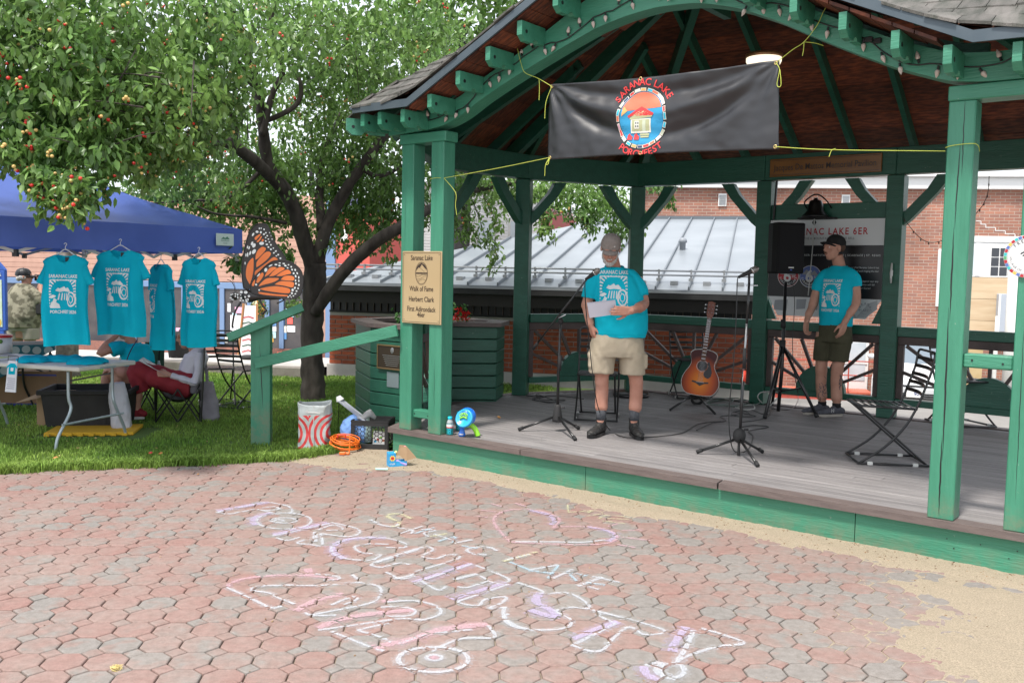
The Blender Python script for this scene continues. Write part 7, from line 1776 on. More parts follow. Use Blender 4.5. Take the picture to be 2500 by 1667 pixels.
def rings(cx,cz):
 dx=N('ShaderNodeMath');dx.operation='SUBTRACT';lk(nt,sp.outputs[0],dx.inputs[0]);dx.inputs[1].default_value=cx;dz=N('ShaderNodeMath');dz.operation='SUBTRACT';lk(nt,sp.outputs[2],dz.inputs[0]);dz.inputs[1].default_value=cz
 cb=N('ShaderNodeCombineXYZ');lk(nt,dx.outputs[0],cb.inputs[0]);lk(nt,dz.outputs[0],cb.inputs[2]);l=N('ShaderNodeVectorMath');l.operation='LENGTH';lk(nt,cb.outputs[0],l.inputs[0])
 s=N('ShaderNodeMath');s.operation='MULTIPLY';lk(nt,l.outputs['Value'],s.inputs[0]);s.inputs[1].default_value=19;f_=N('ShaderNodeMath');f_.operation='FRACT';lk(nt,s.outputs[0],f_.inputs[0]);g_=N('ShaderNodeMath');g_.operation='LESS_THAN';lk(nt,f_.outputs[0],g_.inputs[0]);g_.inputs[1].default_value=.46;return g_.outputs[0]
ra_,rb2=rings(-hw*1.55,hh*.36),rings(hw*1.25,hh*.36);gx=N('ShaderNodeMath');gx.operation='GREATER_THAN';lk(nt,sp.outputs[0],gx.inputs[0]);gx.inputs[1].default_value=-.045
mx=N('ShaderNodeMixRGB');lk(nt,gx.outputs[0],mx.inputs[0]);lk(nt,ra_,mx.inputs[1]);lk(nt,rb2,mx.inputs[2])
zt=N('ShaderNodeMath');zt.operation='LESS_THAN';lk(nt,sp.outputs[2],zt.inputs[0]);zt.inputs[1].default_value=hh*.76;mu=N('ShaderNodeMath');mu.operation='MULTIPLY';lk(nt,mx.outputs[0],mu.inputs[0]);lk(nt,zt.outputs[0],mu.inputs[1])
cm=N('ShaderNodeMixRGB');cm.inputs[1].default_value=(.50,.54,.53,1);cm.inputs[2].default_value=(.72,.06,.06,1);lk(nt,mu.outputs[0],cm.inputs[0]);lk(nt,cm.outputs[0],b.inputs['Base Color'])
o=link('bag_wall',mesh('bag',V,F),bagm,t,smooth=True);q=o.modifiers.new('s','SOLIDIFY');q.thickness=.003
MB().tube(bez([(-.055,-hd-.003,hh*.88),(-.055,-hd-.006,hh*.83),(.02,-hd-.007,hh*.82),(.05,-hd-.006,hh*.80),(.05,-hd-.003,hh*.86)],5),.008,6,ry=.3).build('strap',MT['offwhite'],t)
MB().box(-.003,.003,-hd-.004,-hd+.002,.01,hh*.97).build('seam',MT['offwhite'],t)

# ---- orange extension cord
cc_=G(842,1102,0);t=thing('extension_cord','coiled bright orange extension cord on the ground beside the striped bag','cord',loc=(cc_.x,cc_.y,0))
mm('cordorange',(.80,.17,.015),rough=.4)
pts=[]
for k in range(15*14):
 a=2*pi*k/14;lp=k//14;tl_=noise.noise(Vector((lp*3.1,0,0)))*.5;rx_=.125+.050*noise.noise(Vector((lp*1.7,2,0)))+.008*noise.noise(Vector((k*.13,8,0)))
 x=rx_*cos(a);y_=.085*sin(a)+.02*tl_;pts.append((x+.04*tl_,y_,max(.007,.050+.070*(lp/15)+x*(-.25+.5*tl_)*.5+.022*sin(a)+.05*tl_+.012*noise.noise(Vector((k*.2,1,lp))))))
MB().tube(pts,.0046,6).build('coil',MT['cordorange'],t,smooth=True)
MB().tube(bez([(.06,-.10,.17),(.065,-.115,.10),(.06,-.12,.02),(.03,-.15,.012)],5),.006,6).build('loose_end',MT['cordorange'],t,smooth=True)
MB().box(-.02,.035,-.175,-.14,.002,.03,b=.006).box(.03,.07,-.16,-.13,.002,.022,b=.006).build('plug',MT['orange'],t)
MB().box(-.07,.01,-.01,.01,.150,.158,b=.003).box(-.07,-.06,-.01,.01,.12,.155,b=.003).box(0,.01,-.01,.01,.12,.155,b=.003).build('handle',MT['red'],t)

# ---- milk crate with things in it
cp=G(918,1092,0);cw,chh,cdp=.34,.27,.30
t=thing('milk_crate','black plastic milk crate with hexagon mesh sides beside the stage corner','crate',loc=(cp.x-.03,cp.y+.02,0),rz=radians(-4))
def grid_side(T,w,h,nm):
 m=MB();m.box(-w/2,w/2,-.006,.006,h-.05,h,T,b=.002);m.box(-w/2,w/2,-.008,.008,h-.012,h,T);m.box(-w/2,w/2,-.008,.008,h-.05,h-.042,T);m.box(-w/2,w/2,-.006,.006,0,.055,T,b=.002);m.box(-w/2,-w/2+.03,-.006,.006,.055,h-.05,T);m.box(w/2-.03,w/2,-.006,.006,.055,h-.05,T)
 o=m.build(nm,MT['blackmat'],t);k=MB();r=.022;y0=.055
 for i in range(-5,6):
  for j in range(0,6):
   cx=i*r*1.5*1.0;cz=y0+.02+j*r*1.73+(r*.866 if i%2 else 0)
   if abs(cx)>w/2-.035 or cz>h-.06:continue
   for a in range(3):a0=radians(60*a);k.bar(T@Vector((cx+r*cos(a0),0,cz+r*sin(a0))),T@Vector((cx+r*cos(a0+pi/3),0,cz+r*sin(a0+pi/3))),.0045,.006)
 if k.v:k.build('mesh_bars',MT['blackmat'],o)
I_=Matrix.Identity(4)
grid_side(Matrix.Translation((0,-cdp/2,0)),cw,chh,'side');grid_side(Matrix.Translation((0,cdp/2,0)),cw,chh,'side');grid_side(Matrix.Translation((-cw/2,0,0))@Matrix.Rotation(pi/2,4,'Z'),cdp,chh,'side');grid_side(Matrix.Translation((cw/2,0,0))@Matrix.Rotation(pi/2,4,'Z'),cdp,chh,'side')
MB().box(-cw/2,cw/2,-cdp/2,cdp/2,.012,.02).build('floor',MT['blackmat'],t)
CM=t.matrix_world.copy()
b1=MB().box(.02,.14,-.12,-.09,.03,.17,CM@Matrix.Rotation(.05,4,'Y')).build('box',MT['white']);tag(b1,'white printed carton with coloured stripes inside the milk crate','box')
for k,(m,z)in enumerate((('bubblecyan',.07),('red',.09),('lime',.11),('orange',.085))):MB().box(.03+.025*k,.052+.025*k,-.1225,-.1205,z,z+.018,CM@Matrix.Rotation(.05,4,'Y')).build('print_patch',MT[m],b1)
tag(MB().tube([CM@Vector((-.04,-.05,.06)),CM@Vector((-.02,-.06,.24))],.032,12).build('cup',M('sage',(.30,.42,.40),rough=.4)),'grey-green paper cup standing in the milk crate','cup')
m=MB();m.lathe([(.03,0),(.032,.01),(.030,.10),(.028,.11)],14,CM@Matrix.Translation((-.07,.02,.18)));tag(m.build('cup',M('sage2',(.5,.58,.52),rough=.4),smooth=True),'pale green paper roll poking out of the top of the crate','roll')
cloth=M('bluecloth',(.16,.30,.62),(.20,.36,.68),scale=5,rough=.85)
mb_=MB().sphere((0,0,.14),(.10,.10,.14),20,14).sphere((.03,0,.24),(.05,.06,.07),14,10).sphere((.09,.02,.10),(.09,.09,.10),16,10)
me_=remesh(mb_,.010,3,lambda p:.014*noise.noise(Vector((p[0]*14+p[2]*12,p[1]*14,p[2]*9)))+.006*noise.noise(Vector(p)*40));o=link('cloth_bag',me_,cloth,M4=Matrix.Translation((cp.x-.24,cp.y+.02,0)));tag(o,'crumpled blue cloth bag slumped against the left side of the milk crate','bag')
o=MB().bar(CM@Vector((-.33,.06,.42)),CM@Vector((-.06,.0,.24)),.085,.02,bv=.004).build('folded_umbrella',M('greycloth',(.34,.36,.44),(.45,.47,.52),scale=12,rough=.6));tag(o,'folded grey and white umbrella lying across the crate top','umbrella')
MB().tube([CM@Vector((-.35,.06,.46)),CM@Vector((-.33,.06,.42))],[.022,.04],10).build('tip',MT['white'],o)
me_=remesh(MB().tube([CM@Vector((-.16,.0,.27)),CM@Vector((-.10,0,.27)),CM@Vector((-.03,0,.32)),CM@Vector((.02,.02,.27))],[.02,.035,.035,.02],12),.008,3,lambda p:.010*noise.noise(Vector(p)*25));tag(link('plastic_wrap',me_,M('plasticgrey',(.42,.42,.42),rough=.3,trans=.2)),'crumpled grey plastic wrap on top of the milk crate','bag')
tag(MB().tube([G(825,1060,0),CM@Vector((-.34,.06,.44))],.004,6).build('rod',MT['black']),'thin black rod stuck upright in the grass left of the crate','rod')

# ---- chalk box
cb0=G(968,1140,0);t=thing('chalk_box','small open blue carton of sidewalk chalk on the sandy ground','box',loc=(cb0.x-.02,cb0.y+.04,.004),rz=radians(20))
cbx=M('chalkbox_blue',(.02,.30,.62),(.03,.36,.70),scale=8,rough=.5)
MB().box(-.06,.0,-.045,.045,0,.115,b=.002).build('carton',cbx,t);MB().box(.001,.095,-.045,-.042,0,.045).box(.001,.095,.042,.045,0,.045).box(.001,.095,-.045,.045,0,.004).build('open_side',cbx,t)
MB().add([(.0,-.05,.115),(.09,-.055,.048),(.175,-.05,.07),(.09,-.04,.17),(.045,-.03,.16)],[(0,1,2,3,4)]).build('card_flap',MT['card'],t);MB().add([(.03,.01,.115),(.10,.0,.115),(.09,.0,.17),(.04,.01,.175)],[(0,1,2,3)]).build('card_flap',MT['card'],t)
A_=Art();A_.poly([(.028*cos(2*pi*k/16)*(1.0 if k%2 else.7),.012+.028*sin(2*pi*k/16)*(1.0 if k%2 else.7))for k in range(16)],0,0);A_.ell(0,.012,.014,.014,1,1,12);A_.text('chalk',0,-.042,.024,2,0,.002);A_.build('print',[M('yel',(.8,.6,.1)),MT['red'],MT['white']],t,Matrix.Translation((-.03,-.0455,.06))@Matrix.Rotation(pi/2,4,'X'),off=.0008)
for a,b,c,lab in[((.02,-.02,.10),(.0,-.03,.125),(.80,.80,.25),'yellow chalk stick in the carton'),((.075,-.01,.10),(.085,-.02,.165),(.85,.28,.34),'pink chalk stick standing in the carton'),((.0,-.03,.05),(.09,-.04,.012),(.45,.35,.75),'lilac chalk stick leaning out of the carton')]:
 tag(MB().tube([t.matrix_world@Vector(a),t.matrix_world@Vector(b)],.012,10).build('chalk_stick',M('ck',c,rough=.95)),lab,'chalk',group='chalk sticks by the carton')
p=G(932,1146,.01);tag(MB().tube([p+Vector((-.05,0,.006)),p+Vector((.05,-.005,.006))],.009,10).build('chalk_stick',M('ckaqua',(.45,.80,.72),rough=.95)),'aqua chalk stick lying on the dirt left of the carton','chalk',group='chalk sticks by the carton')

# ---- planter
pk=thing('planter','big green boarded planter with brown cap and red flowers beside the bandstand','planter')
PP=[Vector((-1.46,9.55)),Vector((-.97,9.16)),Vector((-.66,9.95)),Vector((-.163,10.02)),Vector((-.085,10.5)),Vector((-1.0,11.3)),Vector((-1.75,10.35))]
ztop=1.06;rows=8
def offp(P,d):return[Vector(p)for p in off_poly([tuple(p)for p in P],d)]
for i in range(len(PP)):
 a=PP[i].to_3d();b=PP[(i+1)%7].to_3d();d=(b-a).normalized();nn=Vector((d.y,-d.x,0));T=Matrix(((d.x,nn.x,0,a.x),(d.y,nn.y,0,a.y),(0,0,1,0),(0,0,0,1)))
 for r in range(rows):
  z0=(r)*ztop/rows-.0;MB().box(.001,(b-a).length-.001,-.03,0,z0+.003,z0+ztop/rows-.006,T,b=.005).build('side_board',MT['green_shaded'],pk)
oo,ii=offp(PP,.05),offp(PP,-.16)
for i in range(7):MB().prism([tuple(oo[i]),tuple(oo[(i+1)%7]),tuple(ii[(i+1)%7]),tuple(ii[i])],ztop+.002,ztop+.045).build('cap_board',MT['nosing'],pk)
MB().prism([tuple(p)for p in offp(PP,-.05)],.0,ztop-.09).build('soil',M('soil',(.035,.022,.015),rough=.95,bump=.5),pk)
a=Vector((-1.46,9.55,0));d=Vector((PP[1].x-a.x,PP[1].y-a.y,0)).normalized();nn=Vector((d.y,-d.x,0));Tp=Matrix(((d.x,nn.x,0,a.x),(d.y,nn.y,0,a.y),(0,0,1,0),(0,0,0,1)))
t=thing('plaque','dark bronze memorial tablet with raised frame on the planter side','plaque',M4=Tp)
MB().box(.13,.52,.001,.02,.655,.885,b=.004).build('tablet',M('tabletbrown',(.05,.035,.022),rough=.45,metal=.3),t);
for x0,x1,z0,z1 in((.12,.53,.645,.66),(.12,.53,.88,.895),(.12,.135,.66,.88),(.515,.53,.66,.88)):MB().box(x0,x1,.001,.026,z0,z1,b=.002).build('frame',M('tabframe',(.22,.15,.07),rough=.4,metal=.5)if 'tabframe' not in bpy.data.materials else bpy.data.materials['tabframe'],t)
MB().sphere((.34,.021,.84),(.024,.004,.032),12,8).build('medallion',MT['graymetal'],t,smooth=True)
for k in range(6):MB().box(.20+.01*k,.46-.008*k,.0205,.0215,.785-.02*k,.790-.02*k).build('raised_line',MT['graymetal'],t)
t=thing('plaque','small plain silver plate below the bronze tablet on the planter','plaque',M4=Tp);MB().box(.25,.42,.001,.006,.465,.62,b=.002).build('plate',M('silver',(.35,.42,.46),rough=.3,metal=.6),t)
mm('begonia',(.68,.015,.015),rough=.5,rand=.1);mm('flleaf',(.04,.14,.03),(.08,.22,.045),scale=14,rough=.5,island=.3,trans=.2)
for px,py,n,lab in[(1122,752,9,'red begonia blooms with green leaves rising from the planter'),(968,760,0,'small green sprig at the left side of the planter'),(940,800,0,None)]:
 if lab is None:continue
 c=YD(px,py+20,10.15);t=thing('flowering_plant',lab,'plant',loc=c);m=MB()
 for k in range(60 if n else 14):m.add(lv,lf,Matrix.Translation((random.gauss(0,.07 if n else.03),random.gauss(0,.06),random.uniform(-.10,.12)))@Matrix.Rotation(random.uniform(0,6),4,'Z')@Matrix.Rotation(random.uniform(-1,.4),4,'Y')@Matrix.Scale(random.uniform(.8,1.5),4))
 m.build('leaves',MT['flleaf'],t)
 for k in range(n):
  f_=MB();cx,cz=random.uniform(-.09,.09),random.uniform(-.03,.10)
  for j in range(14):a=random.uniform(0,6.3);f_.add(lv,lf,Matrix.Translation((cx+.012*cos(a),-.08,cz+.012*sin(a)))@Matrix.Rotation(a,4,'Y')@Matrix.Rotation(random.uniform(-.6,.6),4,'X')@Matrix.Scale(random.uniform(.6,.9),4))
  f_.build('flower',MT['begonia'],t)
# ============================================================ people
random.seed(31)
Vc=Vector
def head_prims(mb,T,wide=1.0):
 s=lambda c,r:mb.sphere(c,r,20,14,T)
 s((0,.012,.030),(.075*wide,.094,.086));s((0,-.022,-.030),(.061*wide,.070,.086));s((0,-.052,-.092),(.036,.032,.028));s((0,-.03,-.075),(.052*wide,.05,.042))
 for k in(-1,1):
  s((k*.077*wide,.016,-.004),(.009,.019,.031));s((k*.040,-.066,-.026),(.020,.018,.018));s((k*.030,-.084,.014),(.016,.010,.010))
 tb=lambda p,r:mb.tube([T@Vc(a)for a in p],r,10)
 tb([(-.044,-.070,.034),(-.02,-.087,.034),(0,-.089,.030),(.02,-.087,.034),(.044,-.070,.034)],.0095)
 tb([(0,-.088,.022),(0,-.100,.0),(0,-.112,-.022)],[.008,.0095,.012]);s((-.012,-.098,-.026),(.008,.009,.007));s((.012,-.098,-.026),(.008,.009,.007))
 tb([(-.024,-.082,-.058),(-.010,-.093,-.055),(0,-.0945,-.056),(.010,-.093,-.055),(.024,-.082,-.058)],.0050);tb([(-.020,-.082,-.066),(0,-.093,-.067),(.020,-.082,-.066)],.0062)
def hand_prims(mb,T,mir=1,curl=(.25,.45,.3),spread=1.0,th=(.55,.4),sc=1.0):
 """fingers run along +z, palm faces -y, thumb on the +x*mir side"""
 P=lambda x,y,z:T@Vc((x*mir*sc,y*sc,z*sc))
 xs_=(.030,.010,-.010,-.028);ln=(.068,.076,.070,.055);zb=(.088,.092,.088,.080);mb.tube([P(.0,0,-.02),P(0,0,.01)],[.026*sc,.024*sc],12)
 for i in range(4):
  x=xs_[i];mb.tube([P(x*.55,0,0),P(x*.85,.002,.045),P(x,0,zb[i])],[.017*sc,.0155*sc,.0118*sc],10)
  a=0;p=Vc((x,0,zb[i]));pts=[p.copy()];l=ln[i]
  for j,fr in enumerate((.42,.32,.26)):
   a+=curl[j]*(1+.12*i);p=p+Vc((x*.10*spread if j==0 else 0,-sin(a)*l*fr,cos(a)*l*fr));pts.append(p.copy())
  mb.tube([P(*q)for q in pts],[.0095*sc,.0088*sc,.0080*sc,.0062*sc],8);mb.sphere(P(*pts[-1]),.0062*sc,8,6)
 q0=Vc((.022,-.006,.018));q1=q0+Vc((.026*th[0]*1.8,-.012,.030));q2=q1+Vc((.012*th[0]*1.6,-.012*th[1]*2,.030));q3=q2+Vc((.0,-.012*th[1]*2,.024))
 mb.tube([P(*q)for q in(q0,q1,q2,q3)],[.014*sc,.0125*sc,.010*sc,.0075*sc],8);mb.sphere(P(*q3),.0075*sc,8,6)
def hframe(wrist,fdir,palm):
 """frame for a hand: z = finger direction, -y = palm direction"""
 z=Vc(fdir).normalized();y=-Vc(palm);y=(y-z*y.dot(z)).normalized();x=y.cross(z).normalized();w=Vc(wrist)
 return Matrix(((x.x,y.x,z.x,w.x),(x.y,y.y,z.y,w.y),(x.z,y.z,z.z,w.z),(0,0,0,1)))
def face_parts(root,T,iris=(.10,.16,.22),brow=None):
 wm=MT.setdefault('eyewhite',M('eyewhite',(.72,.70,.68),rough=.2));im=M('iris',iris,rough=.15)
 for k in(-1,1):
  o=MB().sphere((k*.031,-.0765,.013),(.0125,.0105,.0085),12,8,T).build('eye',wm,root,smooth=True)
  MB().sphere((k*.030,-.0850,.012),(.0052,.0030,.0052),10,6,T).build('iris',im,o,smooth=True)
  if brow:MB().tube([T@Vc(p)for p in((k*.016,-.0945,.034),(k*.032,-.093,.040),(k*.048,-.080,.036))],[.002,.0028,.0015],6).build('eyebrow',brow,root)
 MB().tube([T@Vc(p)for p in((-.019,-.0905,-.0615),(0,-.0985,-.0610),(.019,-.0905,-.0615))],.0018,6).build('mouth',MT.setdefault('lip',M('lip',(.28,.08,.07),rough=.5)),root)
def cap(root,T,mat,bill=.075,tilt=0.0,wide=1.0,logo=False,sq=1.0):
 mb=MB();rings=[]
 for z,f in((.012,1.0),(.035,1.0),(.06,.96),(.085,.84),(.105,.64),(.118,.38),(.122,.12)):rings.append((0,.014,z,.083*wide*f,.104*f))
 mb.loft(rings,T,n=36);
 o=link('cap',remesh(mb,.006,2,lambda p:.0012*noise.noise(Vc(p)*60)),mat,root)
 b=MB();n=20;V=[]
 for j,(d,dz)in enumerate(((0,.0),(bill*.5,-.004),(bill,-.018))):
  for i in range(n+1):
   a=pi+pi*i/n;w_=.070*wide*(1-.12*(j/2));x=w_*cos(a)*(.98);y_=.014-.098*(1 if j==0 else 1)*abs(sin(a))**.55-d*abs(sin(a))**.6;V.append(T@Vc((x,y_,.020+dz-.020*(x/.07)**2)))
 F=[(j*(n+1)+i,j*(n+1)+i+1,(j+1)*(n+1)+i+1,(j+1)*(n+1)+i)for j in range(2)for i in range(n)]
 b.add(V,F);q=b.build('cap_bill',mat,o,smooth=True);m_=q.modifiers.new('s','SOLIDIFY');m_.thickness=.004
 MB().sphere((0,.014,.123),(.007,.007,.004),8,6,T).build('cap_button',mat,o)
 for k in range(6):
  a=2*pi*k/6+.52;MB().tube([T@Vc((.0845*wide*cos(a)*f,.014+.105*sin(a)*f,z))for z,f in((.014,1.0),(.035,1.002),(.06,.965),(.085,.845),(.105,.645),(.118,.385))],.0012,4).build('cap_seam',mat,o)
 return o
def boot(root,T,mat,sole,lname='boot',L=.27,high=.14,lace=None):
 """heel at origin, toe along -y"""
 mb=MB();rings=[]
 for y_,w,h in((.035,.036,.075),(.0,.041,.10),(-.05,.041,.095),(-.10,.043,.075),(-.15,.047,.062),(-.20,.044,.052),(-.225,.028,.034)):mb.sphere((0,y_*L/.27,.022+h*.42),(w,.045,h*.5),16,10,T)
 mb.tube([T@Vc((0,-.005,.06)),T@Vc((0,.0,high))],[.046,.047],16)
 o=link(lname,remesh(mb,.006,3),mat,root)
 pts=[(.030,.035),(.040,.0),(.038,-.06),(.046,-.13),(.046,-.18),(.032,-.225),(0,-.245),(-.032,-.225),(-.046,-.18),(-.046,-.13),(-.038,-.06),(-.040,.0),(-.030,.035),(0,.052)]
 MB().prism([(a,b*L/.27)for a,b in pts],0,.026,T).build('sole',sole,o)
 if lace is not None:
  for k in range(5):y_=-.035-.022*k;z=.118-.012*k+(.0 if high>.12 else-.02);MB().tube([T@Vc((-.022,y_,z-.006)),T@Vc((0,y_-.004,z)),T@Vc((.022,y_,z-.006))],.0022,5).build('lace',lace,o)
 return o
def sock(root,a,b,r,mat):return MB().tube([a,(Vc(a)+Vc(b))/2,b],[r*.98,r,r*1.03],18).build('sock',mat,root,smooth=True)
def tee_print(root,bvh,T,s=1.0,mats=None,txt=('SARANAC LAKE','PORCHFEST 2026')):
 """white screen print: title, framed picture with rays, peaks and a banjo, second line"""
 A=Art();w,h=.105*s,.125*s
 A.text(txt[0],0,h+.012*s,.040*s,0,0,.022,sx=.80);A.text(txt[1],0,-h-.042*s,.038*s,0,0,.022,sx=.72)
 random.seed(77)
 for k in range(17): # rays from the centre outwards along the left, top and right edges
  a=radians(-12+12.8*k);x1,y1=cos(a)*w*1.7,.02*s+sin(a)*h*1.6;t=min(w/abs(x1)if abs(x1)>1e-6 else 9,(h-.01*s)/abs(y1)if abs(y1)>1e-6 else 9,1);da=.050
  r0,r1=.50,t*1.0;q=lambda r_,d_:(cos(a+d_)*w*1.7*r_,.02*s+sin(a+d_)*h*1.6*r_)
  if r1>r0+.03:A.poly([q(r0,-da),q(r1,-da),q(r1,da),q(r0,da)])
 A.rect(-w,h-.012*s,w,h-.004*s)
 A.poly([(-w*.55,.028*s),(-w*.38,.052*s),(-w*.2,.036*s),(.0,.064*s),(w*.16,.040*s),(w*.32,.055*s),(w*.55,.026*s),(w*.5,.016*s),(w*.1,.024*s),(-w*.3,.016*s)],0,0)
 for k in range(5):x=-w*.34+k*w*.17;A.poly([(x,.006*s),(x+w*.07,.006*s),(x+w*(.02+.03*(k-2)),-.052*s-.006*s*(k%2)),(x-w*.06+w*.03*(k-2),-.052*s)])
 A.ring(w*.62,-.045*s,w*.40,h*.52,w*.11,0,0,24);A.ring(w*.62,-.045*s,w*.20,h*.26,w*.06,0,0,20)
 for k in range(4):a=radians(20+80*k);A.line([(w*.62+cos(a)*w*.24,-.045*s+sin(a)*h*.3),(w*.62+cos(a+.4)*w*.30,-.045*s+sin(a+.4)*h*.4)],.004*s,0,1)
 A.poly([(-w*.98,-h*.98),(-w*.30,-h*.98),(-w*.36,-h*.72),(-w*.55,-h*.58),(-w*.50,-h*.40),(-w*.66,-h*.28),(-w*.72,-h*.46),(-w*.90,-h*.62)]);A.poly([(-w*.96,-h*.16),(-w*.70,-h*.06),(-w*.52,-h*.14),(-w*.60,-h*.24),(-w*.84,-h*.32),(-w*.97,-h*.26)])
 for k in range(9):y_=-h*.9+k*h*.2;A.rect(-w,y_,-w*.955,y_+h*.12);A.rect(w*.96,y_,w,y_+h*.12)
 return A.build('shirt_print',mats or[MT['print_white']],root,T,off=.0022,bvh=bvh,sub=.02*s)
def bvh_of(o):me=o.data;return BVHTree.FromPolygons([v.co.copy()for v in me.vertices],[tuple(p.vertices)for p in me.polygons])
VH=Matrix.Rotation(pi/2,4,'X') # art plane -> upright, facing -y

# ---- man at the microphone
o0=G(1500,1062,ZD)
pm=thing('person','bearded man in grey cap, turquoise shirt and khaki shorts reading papers at the microphone','person',M4=Matrix.Translation(o0))
TH=Matrix.Translation((-.088,-.090,1.612))@Matrix.Rotation(radians(-8),4,'Z')@Matrix.Rotation(radians(31),4,'X')@Matrix.Rotation(radians(4),4,'Y')
b=MB();head_prims(b,TH,1.02)
b.tube([(-.03,.03,1.38),(-.045,.02,1.46),(-.075,-.0,1.56)],[.075,.062,.062],16)
b.loft([(.0,0,.74,.17,.12),(.02,0,.9,.185,.14),(.02,-.01,1.05,.19,.145),(.0,0,1.2,.18,.125),(-.01,.02,1.34,.17,.105),(-.01,.03,1.42,.11,.08)])
aL=[(-.20,.02,1.38),(-.262,.02,1.17),(-.270,.03,1.10),(-.232,-.03,.955)];b.tube(bez(aL,4),[.052]*4+[.046]*4+[.036]*5,14)
aR=[(.15,.02,1.37),(.20,.0,1.24),(.212,-.05,1.155),(.15,-.22,1.125),(.066,-.345,1.105)];b.tube(bez(aR,4),[.055]*5+[.050]*4+[.046]*4+[.034]*4,14)
HR=hframe((.062,-.352,1.105),(-1,-.18,-.02),(0,.9,.15));hand_prims(b,HR,1,(.10,.22,.18),th=(.7,-.3),sc=1.05)
HL=hframe((-.232,-.03,.955),(.25,-.15,-1),(1,.3,0));hand_prims(b,HL,1,(.3,.4,.3))
b.tube(bez([(-.11,0,.82),(-.125,-.005,.52),(-.118,.01,.42),(-.118,.03,.30),(-.118,.02,.17),(-.12,.02,.08)],4),[.088]*4+[.061]*3+[.057]*4+[.057]*4+[.040]*4+[.036]*2,18)
b.tube(bez([(.12,0,.82),(.17,-.005,.52),(.180,.01,.42),(.182,.03,.30),(.172,.02,.17),(.17,.02,.08)],4),[.088]*4+[.061]*3+[.058]*4+[.058]*4+[.040]*4+[.036]*2,18)
link('body',remesh(b,.0062,3),MT['skin'],pm)
face_parts(pm,TH)
beard=M('beard',(.62,.60,.57),(.40,.37,.34),scale=90,rough=.95,bump=.8,bscale=220)
bb=MB()
for c,r in(((0,-.060,-.100),(.040,.034,.030)),((-.035,-.042,-.078),(.026,.036,.032)),((.035,-.042,-.078),(.026,.036,.032)),((-.058,-.015,-.050),(.012,.028,.038)),((.058,-.015,-.050),(.012,.028,.038)),((0,-.092,-.046),(.026,.010,.006))):bb.sphere(c,r,14,10,TH)
link('beard',remesh(bb,.005,1,lambda p:.003*noise.noise(Vc(p)*130)),beard,pm)
hair_=MB();[hair_.sphere((k*.070,.035,.002),(.014,.045,.026),12,8,TH)for k in(-1,1)];hair_.sphere((0,.085,-.005),(.055,.022,.034),14,8,TH);hair_.build('hair',beard,pm,smooth=True)
capm=M('cap_grey',(.25,.215,.195),(.30,.26,.24),scale=30,rough=.9,bump=.3,bscale=500)
cp_=cap(pm,TH@Matrix.Translation((0,0,.012))@Matrix.Rotation(radians(-4),4,'X'),capm,bill=.064,wide=1.04)
A_=Art().rect(-.024,0,.024,.004).ell(.032,.007,.007,.006,1,0,10).rect(-.02,-.009,.018,-.006)
A_.build('cap_logo',[MT['black'],MT['offwhite']],cp_,TH@Matrix.Translation((.0,-.10,.065))@VH,off=.001,bvh=bvh_of(cp_))
gl=MB();
for k in(-1,1):gl.tube([TH@Vc((k*.032+.022*cos(a),-.100,.010+.015*sin(a)))for a in[2*pi*i/16 for i in range(16)]],.0014,5,closed=True);gl.tube([TH@Vc((k*.054,-.098,.012)),TH@Vc((k*.078,.0,.016))],.0014,5)
gl.tube([TH@Vc((-.011,-.101,.014)),TH@Vc((.011,-.101,.014))],.0014,5);gl.build('glasses',MT['chrome'],pm)
s=MB();s.loft([(.028,0,.862,.222,.168),(.030,-.005,.93,.229,.180),(.028,-.018,1.05,.228,.186),(.020,-.012,1.15,.220,.170),(.000,0,1.25,.204,.150),(-.015,.012,1.33,.196,.134),(-.022,.020,1.39,.165,.112),(-.030,.026,1.432,.112,.094),(-.038,.022,1.462,.080,.080)],n=40,e=2.3)
s.tube(bez([(-.06,.025,1.40),(-.155,.02,1.375),(-.222,.01,1.30),(-.250,.01,1.19)],4),[.072]*4+[.074]*4+[.074]*3+[.072]*2,18);s.tube(bez([(.0,.02,1.40),(.10,.02,1.375),(.166,.0,1.30),(.190,-.02,1.215)],4),[.072]*4+[.076]*4+[.076]*3+[.072]*2,18)
def dsp(p):
 x,y,z=p;d=.009*noise.noise(Vc((x*7,y*7,z*4)))+.004*sin((z*1.0+x*.9)*38)*max(0,1-(z-.86)/.45)*(.5+noise.noise(Vc((x*4,y*4,z*2))))
 return d+.0035*noise.noise(Vc((x*25,y*25,z*14)))+(-.004 if abs(z-.88)<.006 else 0)
so1=link('shirt',remesh(s,.0085,3,dsp),MT['teal'],pm);bv1=bvh_of(so1)
tee_print(pm,bv1,Matrix.Translation((-.055,0,1.255))@VH,1.10)
MB().tube([(-.040+.078*cos(a),.014+.074*sin(a),1.466+.012*sin(a)-.02*(sin(a)<0)*abs(sin(a)))for a in[2*pi*i/24 for i in range(24)]],.009,8,closed=True).build('collar',MT['teal'],so1,smooth=True)
s=MB();s.loft([(.0,0,.90,.19,.15),(.0,0,.84,.222,.165),(.0,0,.74,.240,.170),(.0,0,.69,.236,.160)],n=36,e=2.4)
s.loft([(-.12,0,.73,.118,.145),(-.128,0,.62,.112,.132),(-.130,0,.545,.108,.124)],n=28,e=2.3);s.loft([(.128,0,.73,.118,.145),(.138,0,.62,.113,.132),(.142,0,.538,.110,.124)],n=28,e=2.3)
s.box(-.245,-.19,-.085,.05,.60,.70);s.box(.195,.258,-.085,.05,.60,.70);s.box(-.25,-.19,-.09,.055,.685,.72);s.box(.195,.262,-.09,.055,.685,.72)
